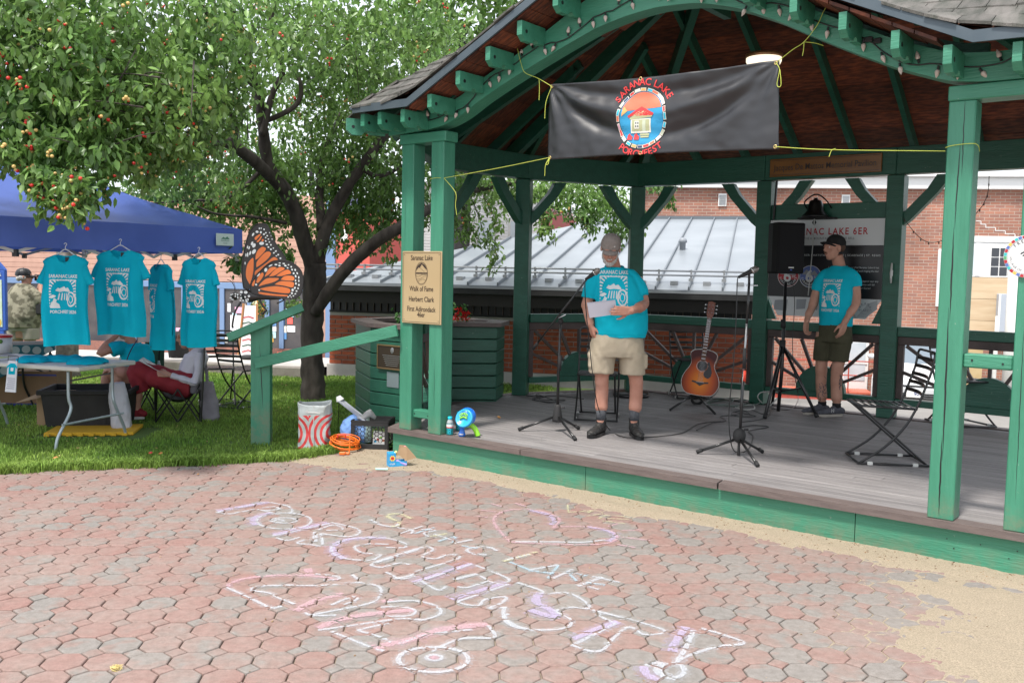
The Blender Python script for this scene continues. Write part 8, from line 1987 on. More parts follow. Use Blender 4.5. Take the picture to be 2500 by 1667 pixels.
link('shorts',remesh(s,.0085,3,lambda p:.006*noise.noise(Vc((p[0]*11,p[1]*11,p[2]*7)))+.0045*noise.noise(Vc((p[0]*26,p[1]*26,p[2]*18)))),MT['khaki'],pm)
for a in((-.118,.02),(.172,.02)):sock(pm,(a[0],a[1],.13),(a[0],a[1]+.002,.222),.0435,MT.setdefault('sockgrey',M('sockgrey',(.06,.065,.075),(.09,.095,.105),scale=60,rough=.95)))
bl_=M('bootblack',(.018,.018,.018),(.035,.034,.033),scale=30,rough=.5,bump=.3)
boot(pm,Matrix.Translation((-.115,.03,0))@Matrix.Rotation(radians(-28),4,'Z'),bl_,MT['black'],L=.285,high=.155,lace=MT['graymetal']);boot(pm,Matrix.Translation((.172,.03,0))@Matrix.Rotation(radians(6),4,'Z'),bl_,MT['black'],L=.285,high=.155,lace=MT['graymetal'])
# papers
pa=thing('papers','sheaf of white papers held in the reading man\'s hand','papers',M4=Matrix.Translation(o0))
def papq(px,py,y):q=YD(px,py,o0.y+y)-o0;return q
c=[papq(1433,741,-.33),papq(1502,734,-.36),papq(1506,766,-.31),papq(1439,776,-.28)]
for k in range(3):
 off=Vc((.002*k,.003+.004*k,.004*k));jit=Vc((random.uniform(-.004,.004),0,random.uniform(-.003,.003)))
 V=[];n=6
 for j in range(n+1):
  for i in range(n+1):
   p=(c[3]*(1-i/n)+c[2]*(i/n))*(1-j/n)+(c[0]*(1-i/n)+c[1]*(i/n))*(j/n);V.append(p+off+jit+Vc((0,-.010*sin(pi*i/n),0)))
 link('sheet',mesh('sheet',V,[(j*(n+1)+i,j*(n+1)+i+1,(j+1)*(n+1)+i+1,(j+1)*(n+1)+i)for j in range(n)for i in range(n)]),M('paper',(.62,.62,.70),rough=.7)if 'paper' not in bpy.data.materials else bpy.data.materials['paper'],pa,smooth=True)

# ---- man by the speaker
o2=G(2025,1014,ZD);p2=thing('person','man in black cap, turquoise shirt and olive shorts with tattooed calves, looking left','person',M4=Matrix.Translation(o2))
RT=Matrix.Rotation(radians(-60),4,'Z')
TH=Matrix.Translation((-.040,-.02,1.712))@Matrix.Rotation(radians(-76),4,'Z')@Matrix.Rotation(radians(4),4,'X')
b=MB();head_prims(b,TH,.96);b.tube([(.05,.02,1.46),(.03,.01,1.55),(.0,0,1.64)],[.072,.060,.058],16)
TT=Matrix.Translation((.02,0,0))@RT
b.loft([(0,0,.80,.155,.11),(0,0,.95,.16,.12),(0,0,1.1,.165,.115),(0,.0,1.25,.175,.11),(0,.01,1.40,.175,.10),(0,.02,1.48,.12,.08)],TT)
b.tube(bez([(.13,-.12,1.44),(.155,-.13,1.33),(.165,-.13,1.16),(.10,-.17,1.06),(.04,-.20,.97)],4),[.056]*4+[.050]*5+[.042]*4+[.031]*4,14)
hand_prims(b,hframe((.038,-.20,.965),(-.22,-.02,-1),(-.5,.85,0)),-1,(.25,.35,.3),sc=1.08)
b.tube(bez([(-.08,.13,1.43),(-.135,.13,1.30),(-.180,.12,1.13),(-.24,.06,1.03),(-.275,.0,.965)],4),[.054]*4+[.048]*5+[.040]*4+[.030]*4,14)
hand_prims(b,hframe((-.277,-.002,.96),(-.08,-.1,-1),(.6,-.7,0)),1,(.45,.6,.5),sc=1.05)
b.tube(bez([(.08,-.06,.85),(.05,-.05,.55),(.045,-.03,.42),(.055,-.01,.30),(.058,-.03,.14),(.06,-.03,.07)],4),[.085]*4+[.060]*4+[.057]*4+[.056]*4+[.038]*5,18)
b.tube(bez([(-.06,.08,.85),(-.075,.09,.55),(-.07,.10,.42),(-.06,.12,.30),(-.045,.11,.14),(-.04,.11,.07)],4),[.085]*4+[.060]*4+[.056]*4+[.054]*4+[.038]*5,18)
link('body',remesh(b,.0062,3),MT['skin2'],p2);bb2=bvh_of(p2.children[0])
face_parts(p2,TH,brow=M('brow',(.10,.05,.03),rough=.9))
MB().tube([TH@Vc(p)for p in((-.028,-.090,-.052),(-.012,-.1005,-.046),(0,-.102,-.045),(.012,-.1005,-.046),(.028,-.090,-.052))],[.003,.006,.006,.006,.003],8).build('moustache',M('moust',(.16,.075,.04),rough=.9),p2)
hair_=MB();[hair_.sphere((k*.069,.045,.0),(.010,.045,.034),12,8,TH)for k in(-1,1)];hair_.sphere((0,.090,-.01),(.05,.014,.036),14,8,TH);hair_.build('hair',M('hair2',(.09,.05,.035),rough=.95),p2,smooth=True)
cap(p2,TH@Matrix.Translation((0,.004,.018))@Matrix.Rotation(radians(-16),4,'X'),M('cap_black',(.010,.010,.011),rough=.85),bill=.072,wide=1.0)
s=MB();s.loft([(0,0,.925,.172,.128),(0,-.0,1.0,.172,.132),(0,0,1.12,.178,.134),(0,0,1.26,.190,.130),(0,.008,1.38,.192,.120),(0,.014,1.46,.165,.102),(0,.018,1.51,.105,.085),(0,.016,1.535,.072,.07)],TT,n=40,e=2.4)
s.tube(bez([(.03,-.02,1.46),(.09,-.08,1.455),(.138,-.12,1.40),(.152,-.13,1.325)],4),[.066]*4+[.070]*4+[.072]*3+[.068]*2,18);s.tube(bez([(.0,.04,1.46),(-.06,.10,1.44),(-.115,.12,1.36),(-.145,.12,1.27)],4),[.064]*4+[.066]*4+[.066]*3+[.060]*2,18)
so2=link('shirt',remesh(s,.0085,3,lambda p:.006*noise.noise(Vc((p[0]*8,p[1]*8,p[2]*5)))+.003*noise.noise(Vc(p)*24)),MT['teal'],p2)
tee_print(p2,bvh_of(so2),Matrix.Translation((.02,0,1.235))@RT@Matrix.Translation((.025,0,0))@VH,.98)
s=MB();s.loft([(0,0,.95,.160,.122),(0,0,.88,.172,.13),(0,0,.76,.182,.138)],TT,n=32,e=2.4);s.loft([(.065,-.06,.80,.105,.115),(.055,-.055,.66,.102,.108),(.05,-.05,.565,.098,.102)],n=26);s.loft([(-.06,.07,.80,.095,.11),(-.07,.08,.66,.092,.1),(-.073,.085,.56,.088,.094)],n=26)
link('shorts',remesh(s,.0085,3,lambda p:.005*noise.noise(Vc((p[0]*12,p[1]*12,p[2]*7)))+.003*noise.noise(Vc(p)*26)),MT['olive'],p2)
ink=M('tattoo_ink',(.055,.06,.075),rough=.6)
random.seed(12)
def tattoo(cx,cz,w,h,n):
 A=Art()
 for k in range(n):
  x,z=random.uniform(-w,w),random.uniform(-h,h);pts=[(x,z,0)];a=random.uniform(0,6.3)
  for j in range(4):a+=random.uniform(-1.3,1.3);x+=.012*cos(a);z+=.016*sin(a);pts.append((min(w,max(-w,x)),z,0))
  A.line([(p.x,p.y)for p in bez(pts,4)],random.uniform(.003,.006))
 A.build('tattoo',[ink],p2,Matrix.Translation((cx,-.3,cz))@VH,off=.0007,bvh=None)
 return A
def tat2(cx,cy,cz,w,h,n):
 A=Art()
 for k in range(n):
  x,z=random.uniform(-w,w),random.uniform(-h,h);pts=[(x,z,0)];a=random.uniform(0,6.3)
  for j in range(4):a+=random.uniform(-1.3,1.3);x+=.010*cos(a);z+=.014*sin(a);pts.append((min(w,max(-w,x)),z,0))
  A.line([(p.x,p.y)for p in bez(pts,4)],random.uniform(.003,.0055))
 A.build('tattoo',[ink],p2,Matrix.Translation((cx,cy,cz))@VH,off=.0009,bvh=bb2,sub=.012)
tat2(.085,-.03,.36,.026,.075,26);tat2(-.055,.12,.27,.038,.10,26)
sk2=MT.setdefault('sockblack',M('sockblack',(.015,.015,.016),rough=.95))
sock(p2,(.058,-.03,.07),(.058,-.03,.135),.043,sk2);sock(p2,(-.042,.11,.07),(-.044,.11,.13),.042,sk2)
shm=M('sneaker',(.07,.07,.085),(.11,.11,.13),scale=60,rough=.8,bump=.2);sol=M('sneakersole',(.42,.38,.33),rough=.6)
q1=boot(p2,Matrix.Translation((.075,-.03,0))@Matrix.Rotation(radians(-74),4,'Z'),shm,sol,'sneaker',L=.27,high=.085,lace=MT['offwhite'])
q2=boot(p2,Matrix.Translation((-.03,.11,0))@Matrix.Rotation(radians(-70),4,'Z'),shm,sol,'sneaker',L=.27,high=.085,lace=MT['offwhite'])
Art().text('N',0,0,.05,0,0,.004).build('sneaker_mark',[MT['offwhite']],q1,Matrix.Translation((.0,-.3,.045))@VH,off=.001,bvh=bvh_of(q1),sub=.01)

# ---- photographer on the lawn
o3=YD(57,800,13.0);o3.z=0;p3=thing('person','white-haired photographer in black cap and camouflage shirt on the lawn, seen from behind','person',M4=Matrix.Translation(o3))
TH=Matrix.Translation((.02,.02,1.455))@Matrix.Rotation(radians(118),4,'Z')
b=MB();head_prims(b,TH);b.tube([(.0,0,1.22),(.01,.01,1.36)],[.07,.06],14)
b.tube(bez([(-.10,.12,1.24),(.05,.22,1.15),(.18,.20,1.40)],4),[.05]*4+[.04]*5,12);b.tube(bez([(.14,-.05,1.24),(.24,.0,1.10),(.20,.12,1.38)],4),[.05]*4+[.038]*5,12)
hand_prims(b,hframe((.20,.12,1.37),(-.1,.2,1),(-1,.2,0)),1,(.5,.6,.5));hand_prims(b,hframe((.18,.19,1.39),(-.1,-.1,1),(-1,-.2,0)),-1,(.5,.6,.5))
b.loft([(0,0,.6,.16,.12),(0,0,.9,.19,.15),(0,0,1.2,.17,.11),(0,0,1.28,.1,.08)])
for x in(-.09,.09):b.tube([(x,0,.72),(x,.01,.45),(x,.02,.25),(x,.01,.06)],[.09,.062,.055,.04],14)
link('body',remesh(b,.008,3),MT['skin2'],p3)
cap(p3,TH,MT['black'],bill=.07)
hm=MB();hm.sphere((0,.075,-.02),(.065,.035,.045),14,8,TH);[hm.sphere((k*.07,.03,-.01),(.014,.05,.035),12,8,TH)for k in(-1,1)];hm.build('hair',beard,p3,smooth=True)
camo=M('camo',(.30,.28,.20),(.13,.12,.08),scale=13,rough=.9,bump=.3,bscale=40,lo=.45,hi=.55,detail=5)
s=MB();s.loft([(-.01,0,.74,.225,.20),(0,0,.90,.245,.215),(.0,0,1.05,.235,.19),(0,0,1.2,.225,.15),(0,0,1.30,.16,.11),(0.01,0,1.36,.08,.075)],n=32);s.tube(bez([(.12,-.04,1.24),(.20,-.03,1.18),(.24,.0,1.10)],3),.085,16);s.tube(bez([(-.1,.08,1.24),(-.02,.18,1.18),(.06,.22,1.15)],3),.08,16)
link('shirt',remesh(s,.011,3,lambda p:.011*noise.noise(Vc((p[0]*9,p[1]*9,p[2]*7)))),camo,p3)
s=MB();s.loft([(-.0,0,.80,.20,.17),(0,0,.70,.205,.17)],n=28);[s.loft([(x,0,.74,.11,.15),(x*1.05,0,.575,.105,.13)],n=22)for x in(-.10,.10)];link('shorts',remesh(s,.011,3),M('shorts_tan',(.36,.33,.27),rough=.9),p3)
for x in(-.09,.09):boot(p3,Matrix.Translation((x,0,0))@Matrix.Rotation(radians(150),4,'Z'),MT['offwhite'],MT['offwhite'],'shoe',high=.08)
cm_=thing('camera','black camera held up to the photographer\'s face','camera',M4=Matrix.Translation(o3));MB().box(.11,.23,.10,.20,1.40,1.49,b=.01).build('camera_body',MT['blackmat'],cm_);MB().lathe([(.035,0),(.04,.10)],16,Matrix.Translation((.20,.17,1.445))@Matrix.Rotation(radians(60),4,'Z')@Matrix.Rotation(pi/2,4,'Y')).build('lens',MT['black'],cm_)
o=MB().box(.20,.34,-.08,.08,.93,1.10,b=.02).build('shoulder_bag',MT['blackmat'],M4=Matrix.Translation(o3));tag(o,'black camera bag hanging at the photographer\'s side','bag')

# ---- seated pair under the tent
def at2(px,py,d):return YD(px,py,d)
dS=9.9;q0=at2(440,1000,dS);q0.z=0
def L_(px,py,dy=0.0,o=q0,d=dS):return YD(px,py,d+dy)-o
pw=thing('person','seated woman in white long-sleeved top and dark red shorts reading a magazine','person',M4=Matrix.Translation(q0))
hd_=L_(456,822);TH=Matrix.Translation(hd_)@Matrix.Rotation(radians(-78),4,'Z')@Matrix.Rotation(radians(14),4,'X')
b=MB();head_prims(b,TH,.95);b.tube([L_(478,868),L_(470,845),L_(462,830)],[.055,.05,.052],14)
b.tube([L_(478,870),L_(468,905),L_(460,935)],[.09,.10,.12],16)
b.tube(bez([L_(492,866,-.12),L_(484,905,-.16),L_(474,932,-.16),L_(440,922,-.2),L_(410,914,-.22)],4),[.038]*8+[.032]*5+[.024]*4,12)
hand_prims(b,hframe(L_(410,914,-.22),(-1,-.1,.1),(0,.9,-.4)),-1,(.3,.4,.3),sc=.95)
for dy in(-.10,.10):
 b.tube(bez([L_(455,935,dy),L_(400,928,dy),L_(335,900,dy*1.1),L_(330,925,dy),L_(336,970,dy),L_(334,1012,dy)],4),[.095]*5+[.075]*4+[.055]*4+[.052]*4+[.036]*4,14)
link('body',remesh(b,.0075,3),MT['skin2'],pw)
hm=MB();hm.sphere((0,.02,.035),(.085,.10,.09),16,10,TH);hm.sphere((0,.08,-.05),(.06,.045,.06),14,8,TH);hm.build('hair',M('hairgrey',(.30,.25,.20),(.42,.37,.31),scale=60,rough=.9),pw,smooth=True)
s=MB();s.tube(bez([L_(476,850),L_(480,868),L_(468,900),L_(460,935),L_(455,945)],4),[.055]*2+[.10]*2+[.125]*4+[.13]*4+[.135]*5,24)
s.tube(bez([L_(490,862,-.10),L_(486,905,-.155),L_(474,933,-.165),L_(445,925,-.2),L_(418,916,-.22)],4),[.055]*4+[.050]*5+[.042]*4+[.032]*4,14)
s.tube(bez([L_(478,862,.10),L_(462,905,.15),L_(440,920,.15),L_(410,915,.05)],4),[.052]*4+[.045]*5+[.032]*4,14)
link('top',remesh(s,.0085,3,lambda p:.005*noise.noise(Vc(p)*13)+.003*noise.noise(Vc(p)*30)),M('whitecloth',(.62,.60,.66),(.68,.66,.72),scale=5,rough=.9),pw)
s=MB();dr_=M('darkred',(.24,.015,.025),(.30,.025,.035),scale=8,rough=.85)
for dy in(-.11,.11):s.tube(bez([L_(468,940,dy*.7),L_(420,932,dy),L_(365,912,dy*1.1),L_(332,905,dy*1.1),L_(338,930,dy*1.1),L_(350,955,dy)],4),[.14]*4+[.125]*4+[.10]*4+[.09]*4+[.085]*5,18)
link('shorts',remesh(s,.009,3,lambda p:.007*noise.noise(Vc(p)*12)),dr_,pw)
for dy in(-.10,.10):boot(pw,Matrix.Translation(L_(342,1022,dy)*1.0)@Matrix.Rotation(radians(-75),4,'Z'),dr_,MT['offwhite'],'shoe',L=.24,high=.07)
m_=thing('magazine','open magazine on the seated woman\'s lap','magazine',M4=Matrix.Translation(q0));a,b_,c_,d_=L_(338,880,-.24),L_(480,940,-.28),L_(474,928,.12),L_(350,872,.12)
mmz=M('magpage',(.62,.60,.58),(.35,.38,.36),scale=22,rough=.5,lo=.5,hi=.56)
mid1,mid2=(a+b_)/2+Vc((0,0,-.035)),(c_+d_)/2+Vc((0,0,-.035))
MB().add([a,mid1,mid2,d_],[(0,1,2,3)]).build('page',mmz,m_);MB().add([mid1,b_,c_,mid2],[(0,1,2,3)]).build('page',mmz,m_)
# person in blue behind the table
q1_=at2(300,1000,10.2);q1_.z=0
L1_=lambda px,py,dy=0.0:YD(px,py,10.2+dy)-q1_
pb_=thing('person','person in turquoise shirt seated behind the folding table resting the chin on one hand','person',M4=Matrix.Translation(q1_))
TH=Matrix.Translation(L1_(308,800))@Matrix.Rotation(radians(-50),4,'Z')@Matrix.Rotation(radians(8),4,'X');b=MB();head_prims(b,TH);b.tube([L1_(326,845),L1_(316,825),L1_(312,815)],[.062,.055,.055],14)
b.tube(bez([L1_(288,846,-.12),L1_(265,855,-.22),L1_(244,862,-.25),L1_(262,838,-.20),L1_(284,820,-.10)],4),[.045]*5+[.042]*4+[.036]*4+[.028]*4,12);hand_prims(b,hframe(L1_(284,820,-.10),(.5,.3,.8),(.7,.6,-.2)),1,(.4,.5,.4))
b.tube(bez([L1_(358,850,.05),L1_(362,885,-.05),L1_(330,897,-.2),L1_(285,902,-.28)],4),[.045]*5+[.04]*4+[.028]*4,12);hand_prims(b,hframe(L1_(285,902,-.28),(-1,-.2,-.1),(0,0,-1)),1,(.3,.4,.3))
b.tube([L1_(330,850),L1_(335,925)],[.12,.15],16)
for x0,x1,dy in((256,262,-.1),(285,288,-.25)):b.tube(bez([L1_(335,930,dy*.3),L1_(x1+20,912,dy),L1_(x0+8,915,dy),L1_(x0+4,950,dy),L1_(x0+12,1010,dy)],4),[.10]*4+[.075]*4+[.062]*4+[.052]*4+[.04],14)
link('body',remesh(b,.0075,3),MT['skin2'],pb_)
MB().sphere((0,.02,.035),(.085,.10,.09),16,10,TH).build('hair',bpy.data.materials['hairgrey'],pb_,smooth=True)
s=MB();s.tube(bez([L1_(326,838),L1_(330,860),L1_(335,900),L1_(338,935)],4),[.08]*2+[.15]*3+[.165]*4+[.17]*4,24);s.tube(bez([L1_(300,850,-.05),L1_(285,850,-.15),L1_(270,856,-.2)],3),.078,16);s.tube(bez([L1_(350,852,.0),L1_(360,870,-.02),L1_(362,888,-.05)],3),.075,16)
so3=link('shirt',remesh(s,.009,3,lambda p:.009*noise.noise(Vc(p)*10)+.003*noise.noise(Vc(p)*28)),MT['teal'],pb_)
tee_print(pb_,bvh_of(so3),Matrix.Translation(L1_(302,900))@Matrix.Rotation(radians(-30),4,'Z')@VH,.8)
MB().tube(bez([L1_(335,830,-.12),L1_(322,850,-.20),L1_(312,872,-.24),L1_(308,890,-.25)],4),.006,6).build('lanyard',M('navy',(.02,.03,.10)),pb_)
s=MB();[s.tube(bez([L1_(345,935,dy),L1_(315,925,dy)],3),.11,16)for dy in(-.08,.1)];link('shorts',remesh(s,.01,2),dr_,pb_)
# camp chairs
def camp_chair(lab,c,px0,px1,d,back):
 t=thing('camp_chair',lab,'chair',group='folding camp chairs');f=lambda px,py,dy=0:YD(px,py,d+dy)
 ys,yg=948,1022
 X=[px0,(px0+px1)/2,px1]
 for dy in(-.24,.24):
  for a,b in((0,1),(1,0),(1,2),(2,1)):
   A_,B_=f(X[a],ys,dy),f(X[b],yg,dy);B_.z=.01;A_.z=.36;MB().tube([A_,B_],.009,6).build('leg',MT['blackmetal'],t)
 for px in(px0,px1):
  for s in(-1,1):A_,B_=f(px,ys,-.24*s),f(px,yg,.24*s);A_.z=.36;B_.z=.01;MB().tube([A_,B_],.009,6).build('leg',MT['blackmetal'],t)
 V=[];n=10
 for j in range(n+1):
  for i in range(n+1):u,v=i/n,j/n;p=f(px0+(px1-px0)*u,ys,-.26+.52*v);p.z=.40-.21*sin(pi*u)**.7*sin(pi*min(1,.25+v*.5));V.append(p)
 link('seat',mesh('seat',V,[(j*(n+1)+i,j*(n+1)+i+1,(j+1)*(n+1)+i+1,(j+1)*(n+1)+i)for j in range(n)for i in range(n)]),MT['blackmat'],t,smooth=True)
 if back:
  p0=[f(px1+2,900,dy)for dy in(-.25,.25)];p1=[f(px1+12,back,dy)for dy in(-.25,.25)]
  for a,b in zip(p0,p1):a=a.copy();a.z=.02;MB().tube([a,b],.010,6).build('back_post',MT['blackmetal'],t)
  lo0,lo1=f(px1-2,945,-.25),f(px1-2,945,.25);MB().add([f(px1-14,940,-.1),f(px1+22,935,.15),f(px1+24,back,.2),f(px1-24,back,-.05)],[(0,1,2,3)]).build('back',MT['cloth_green'],t)if px0<340 else MB().add([lo0,lo1,p1[1],p1[0]],[(0,1,2,3)]).build('back',MT['cloth_green'],t)
 return t
mm('cloth_green',(.02,.07,.045),(.03,.09,.06),scale=6,rough=.9)
camp_chair('black-framed folding camp chair under the woman reading',None,380,488,9.9,838)
camp_chair('green-backed folding camp chair behind the person in turquoise',None,300,378,10.6,835)
# ============================================================ tent, table, shirts
random.seed(41)
C1=YD(590,605,9.55);C1.z=0;C0=YD(0,605,7.62);C0.z=0
fe=(C0-C1).normalized();fb=Vector((-fe.y,fe.x,0))
if fb.y<0:fb=-fb
S_=3.0;zt_,zb_=2.03,1.79
tent=thing('canopy_tent','blue pop-up canopy tent with a small white maker patch on its corner','tent')
cn=[C1,C1+fe*S_,C1+fe*S_+fb*S_,C1+fb*S_];pk_=C1+fe*S_/2+fb*S_/2+Vector((0,0,2.72))
tm=M('tent_blue',(.07,.13,.47),(.09,.16,.55),scale=2.5,rough=.5,bump=.15,bscale=8,trans=.18)
V=[];F=[];n=14
for k in range(4):
 a=cn[k]+Vector((0,0,zt_));b=cn[(k+1)%4]+Vector((0,0,zt_));base=len(V)
 for j in range(n+1):
  for i in range(n+1):
   t=j/n;p=(a*(1-i/n)+b*(i/n))*(1-t)+pk_*t;p=p+Vector((0,0,-.10*sin(pi*t)*(.35+.65*sin(pi*i/n))+.012*noise.noise(Vector((i*.6,j*.5,k)))));V.append(p)
 F+=[(base+j*(n+1)+i,base+j*(n+1)+i+1,base+(j+1)*(n+1)+i+1,base+(j+1)*(n+1)+i)for j in range(n)for i in range(n)]
link('canopy',mesh('canopy',V,F),tm,tent,smooth=True)
V=[];F=[];N_=40
for k in range(4):
 a,b=cn[k],cn[(k+1)%4];out=((a+b)/2-(C1+fe*S_/2+fb*S_/2)).normalized();base=len(V)
 for j in range(4):
  for i in range(N_+1):
   t=i/N_;p=a*(1-t)+b*t;z=zt_-(zt_-zb_)*j/3+.0;V.append(p+out*(.008+.008*sin(t*17+k)*j/3+.003*sin(t*61)*j/3)+Vector((0,0,z-.015*sin(pi*t)*j/3)))
 F+=[(base+j*(N_+1)+i,base+j*(N_+1)+i+1,base+(j+1)*(N_+1)+i+1,base+(j+1)*(N_+1)+i)for j in range(3)for i in range(N_)]
link('valance',mesh('valance',V,F),tm,tent,smooth=True)
alu=M('tentframe',(.55,.55,.53),rough=.4,metal=.3)
for c in cn:
 d=((C1+fe*S_/2+fb*S_/2)-c).normalized()*.05
 if c is cn[0]or c is cn[3]or c is cn[2]:
  MB().box(-.018,.018,-.018,.018,1.62 if c is not cn[2]else 0,zt_-.01,Matrix.Translation(c+d)).build('leg_top',alu,tent)
for k in range(4):
 a,b=cn[k],cn[(k+1)%4];inn=((C1+fe*S_/2+fb*S_/2)-(a+b)/2).normalized()*.04
 for h in range(2):
  p0=a+(b-a)*(h*.5)+inn;p1=a+(b-a)*(h*.5+.25)+inn;p2=a+(b-a)*(h*.5+.5)+inn
  for s,(z0,z1)in enumerate(((1.96,1.74),(1.74,1.96))):
   for u,v in((p0,p1),(p1,p2)):
    MB().bar(u+Vector((0,0,z0 if u is p0 else z1)),v+Vector((0,0,z1 if u is p0 else z0)),.014,.026).build('truss_bar',alu,tent)
  MB().box(-.02,.02,-.02,.02,1.70,1.76,Matrix.Translation(p1)).build('joint',MT['black'],tent)
for c in cn:MB().tube([c+Vector((0,0,zt_-.03)),pk_-Vector((0,0,.10))],.011,6).build('roof_strut',alu,tent)
outn=-fb;Tf=Matrix(((-fe.x,fb.x,0,C1.x),(-fe.y,fb.y,0,C1.y),(0,0,1,0),(0,0,0,1))) # x towards the right corner
MB().box(-.34,-.13,-.045,-.040,1.86,1.98,Tf,b=.002).build('patch',M('patchm',(.55,.66,.62),rough=.6),tent)
A_=Art().poly([(-.05,.0),(-.02,.022),(0,.01),(.025,.028),(.055,.0)]).text('outdoor',0,-.022,.030,0,0,.004).text('canopy',0,-.045,.018,0,0,.001)
A_.build('patch_print',[M('patchink',(.08,.22,.15))],tent,Tf@Matrix.Translation((-.235,-.0455,1.925))@VH,off=.001)

# ---- hanging shirts
def tee(lab,pxl,pxr,ytop,ybot,d,yaw,dz=0,wave=0,pr=1.0,narrow=1.0):
 cx=(pxl+pxr)/2;c=YD(cx,ytop,d);sc=d/2265;wid=(pxr-pxl)*sc/narrow/2*1.0;H=(ybot-ytop)*sc
 t=thing('hanging_shirt',lab,'t-shirt',M4=Matrix.Translation(c)@Matrix.Rotation(yaw,4,'Z'),group='turquoise shirts hung from the tent edge')
 bodyw=wid*.80;rx=lambda z:bodyw*(.93+.07*min(1,z/.25)+.05*(z/H));rings=[]
 MBx=MB();n=72;V=[];F=[];R=26
 for j in range(R+1):
  z=H*j/R
  if z<.05:w=wid*(.36+.50*(z/.05)**.7)
  elif z<.12:w=wid*(.86-.12*(z-.05)/.07)
  else:w=rx(z)
  dth=.045+.03*min(1,z/.3)
  if z<.03:dth=.05
  for k in range(n):
   a=2*pi*k/n;x=w*math.copysign(abs(cos(a))**.75,cos(a));y=dth*math.copysign(abs(sin(a))**.85,sin(a))
   fd=min(1,z/.35);y+=fd*(.026*sin(x*15+wave+z*1.2)+.017*sin(x*31+wave*2+z*3)+.010*sin(x*52+wave*5-z*4))*(1 if sin(a)<0 else.4)+.006*noise.noise(Vector((x*9,z*6,wave)))
   x+=.010*sin(z*9+wave)*fd
   neck=.062*math.exp(-(x/(wid*.24))**4)*(1 if sin(a)<0 else.15)if j==0 else(.035*math.exp(-(x/(wid*.26))**2)*(1 if sin(a)<0 else.3)if j==1 else 0)
   V.append((x,y,-z-neck+(.010*sin(x*12+wave)if j==R else 0)))
 F=[(j*n+k,j*n+(k+1)%n,(j+1)*n+(k+1)%n,(j+1)*n+k)for j in range(R)for k in range(n)]
 body=link('shirt_body',mesh('shirt_body',V,F),MT['tee'],t,smooth=True)
 for s in(-1,1):
  V2=[];m=20;R2=10
  for j in range(R2+1):
   q=j/R2;cxs=s*(wid*.60+(wid*.26)*q);czs=-.065-.21*q;hw_=wid*(.26+.03*q);
   for k in range(m):
    a=2*pi*k/m;px_,pz_=s*(.58+.35*q)*wid,-.075-.165*q*1.05;nx_,nz_=s*.86,.50;h2=wid*(.30-.04*q);V2.append((px_+nx_*cos(a)*h2*.62,.026*sin(a)*(1+.3*q)+.008*sin(q*6+s+wave)-.004,pz_+nz_*cos(a)*h2*.62*.7))
  o=link('sleeve',mesh('sleeve',V2,[(j*m+k,j*m+(k+1)%m,(j+1)*m+(k+1)%m,(j+1)*m+k)for j in range(R2)for k in range(m)]),MT['tee'],t,smooth=True)
 tee_print(t,bvh_of(body),Matrix.Translation((0,-.02,-H*.43))@VH,pr)
 MB().box(-.014,.014,.028,.031,-.06,-.02).build('neck_label',MT['black'],t)
 MB().tube(bez([(-wid*.52,0,-.03),(-wid*.2,0,.02),(0,0,.045),(wid*.2,0,.02),(wid*.52,0,-.03)],5),.0045,6).build('hanger',MT['hangerw'],t);MB().tube(bez([(0,0,.045),(0,0,.07),(.012,0,.09),(.0,0,.10),(-.012,0,.09)],5),.003,6).build('hanger_hook',MT['hangerw'],t)
 return t
mm('tee',(.010,.56,.74),(.012,.62,.80),scale=4,rough=.9,bump=.15,bscale=300,spec=.1,trans=.42);mm('hangerw',(.60,.62,.68),rough=.4)
tee('turquoise printed shirt hanging at the far left of the tent edge, next to the photographer',96,224,622,842,8.0,radians(4),wave=.5,pr=1.0)
tee('widest turquoise printed shirt, second from the left on the tent edge',222,366,611,818,8.35,radians(-6),wave=2.1,pr=1.02)
tee('narrow turned turquoise shirt, third from the left, half hidden between its neighbours',350,436,645,850,8.9,radians(-48),wave=3.3,pr=.95,narrow=.62)
tee('turquoise printed shirt at the right end of the row beside the butterfly',430,541,630,845,8.7,radians(-16),wave=4.4,pr=.92)

# ---- folding table
P0,P1=G(192,897,.74),G(332,880,.74);te=(P1-P0).normalized();tb_=Vector((-te.y,te.x,0));
if tb_.x>0:tb_=-tb_
Lw=(P1-P0).length;Tt=Matrix(((te.x,tb_.x,0,P0.x),(te.y,tb_.y,0,P0.y),(0,0,1,0),(0,0,0,1)))
tbl=thing('folding_table','pale grey plastic folding table with steel legs under the tent','table',M4=Tt)
gpl=M('tabletop',(.52,.50,.46),(.57,.55,.51),scale=3,rough=.5,bump=.1,bscale=150)
MB().box(0,Lw,0,1.83,.70,.74,b=.008).build('tabletop',gpl,tbl)
lgm=M('legsteel',(.36,.42,.45),rough=.35,metal=.4)
for y0 in(.20,1.60):
 s=1 if y0<1 else-1
 for x in(.09,Lw-.09):MB().tube(bez([(x,y0,.70),(x,y0,.45),(x+(.0),y0-.02*s,.33),(x-(.16 if x<.3 else-.10)*1.0,y0-.03*s,.12),(x-(.19 if x<.3 else-.14),y0-.03*s,.005)],5),.014,8).build('leg',lgm,tbl,smooth=True)
 MB().tube([(-.02,y0-.03*s,.22),(Lw+.02,y0-.03*s,.22)],.011,8).build('cross_bar',lgm,tbl);MB().tube([(.09,y0,.62),(Lw/2,y0+.28*s,.55),(Lw-.09,y0,.62)],.008,6).build('brace',MT['blackmetal'],tbl)
MB().box(Lw*.35,Lw*.62,-.004,.003,.70,.718).build('latch',lgm,tbl)
W_=lambda x,y,z:Tt@Vector((x,y,z))
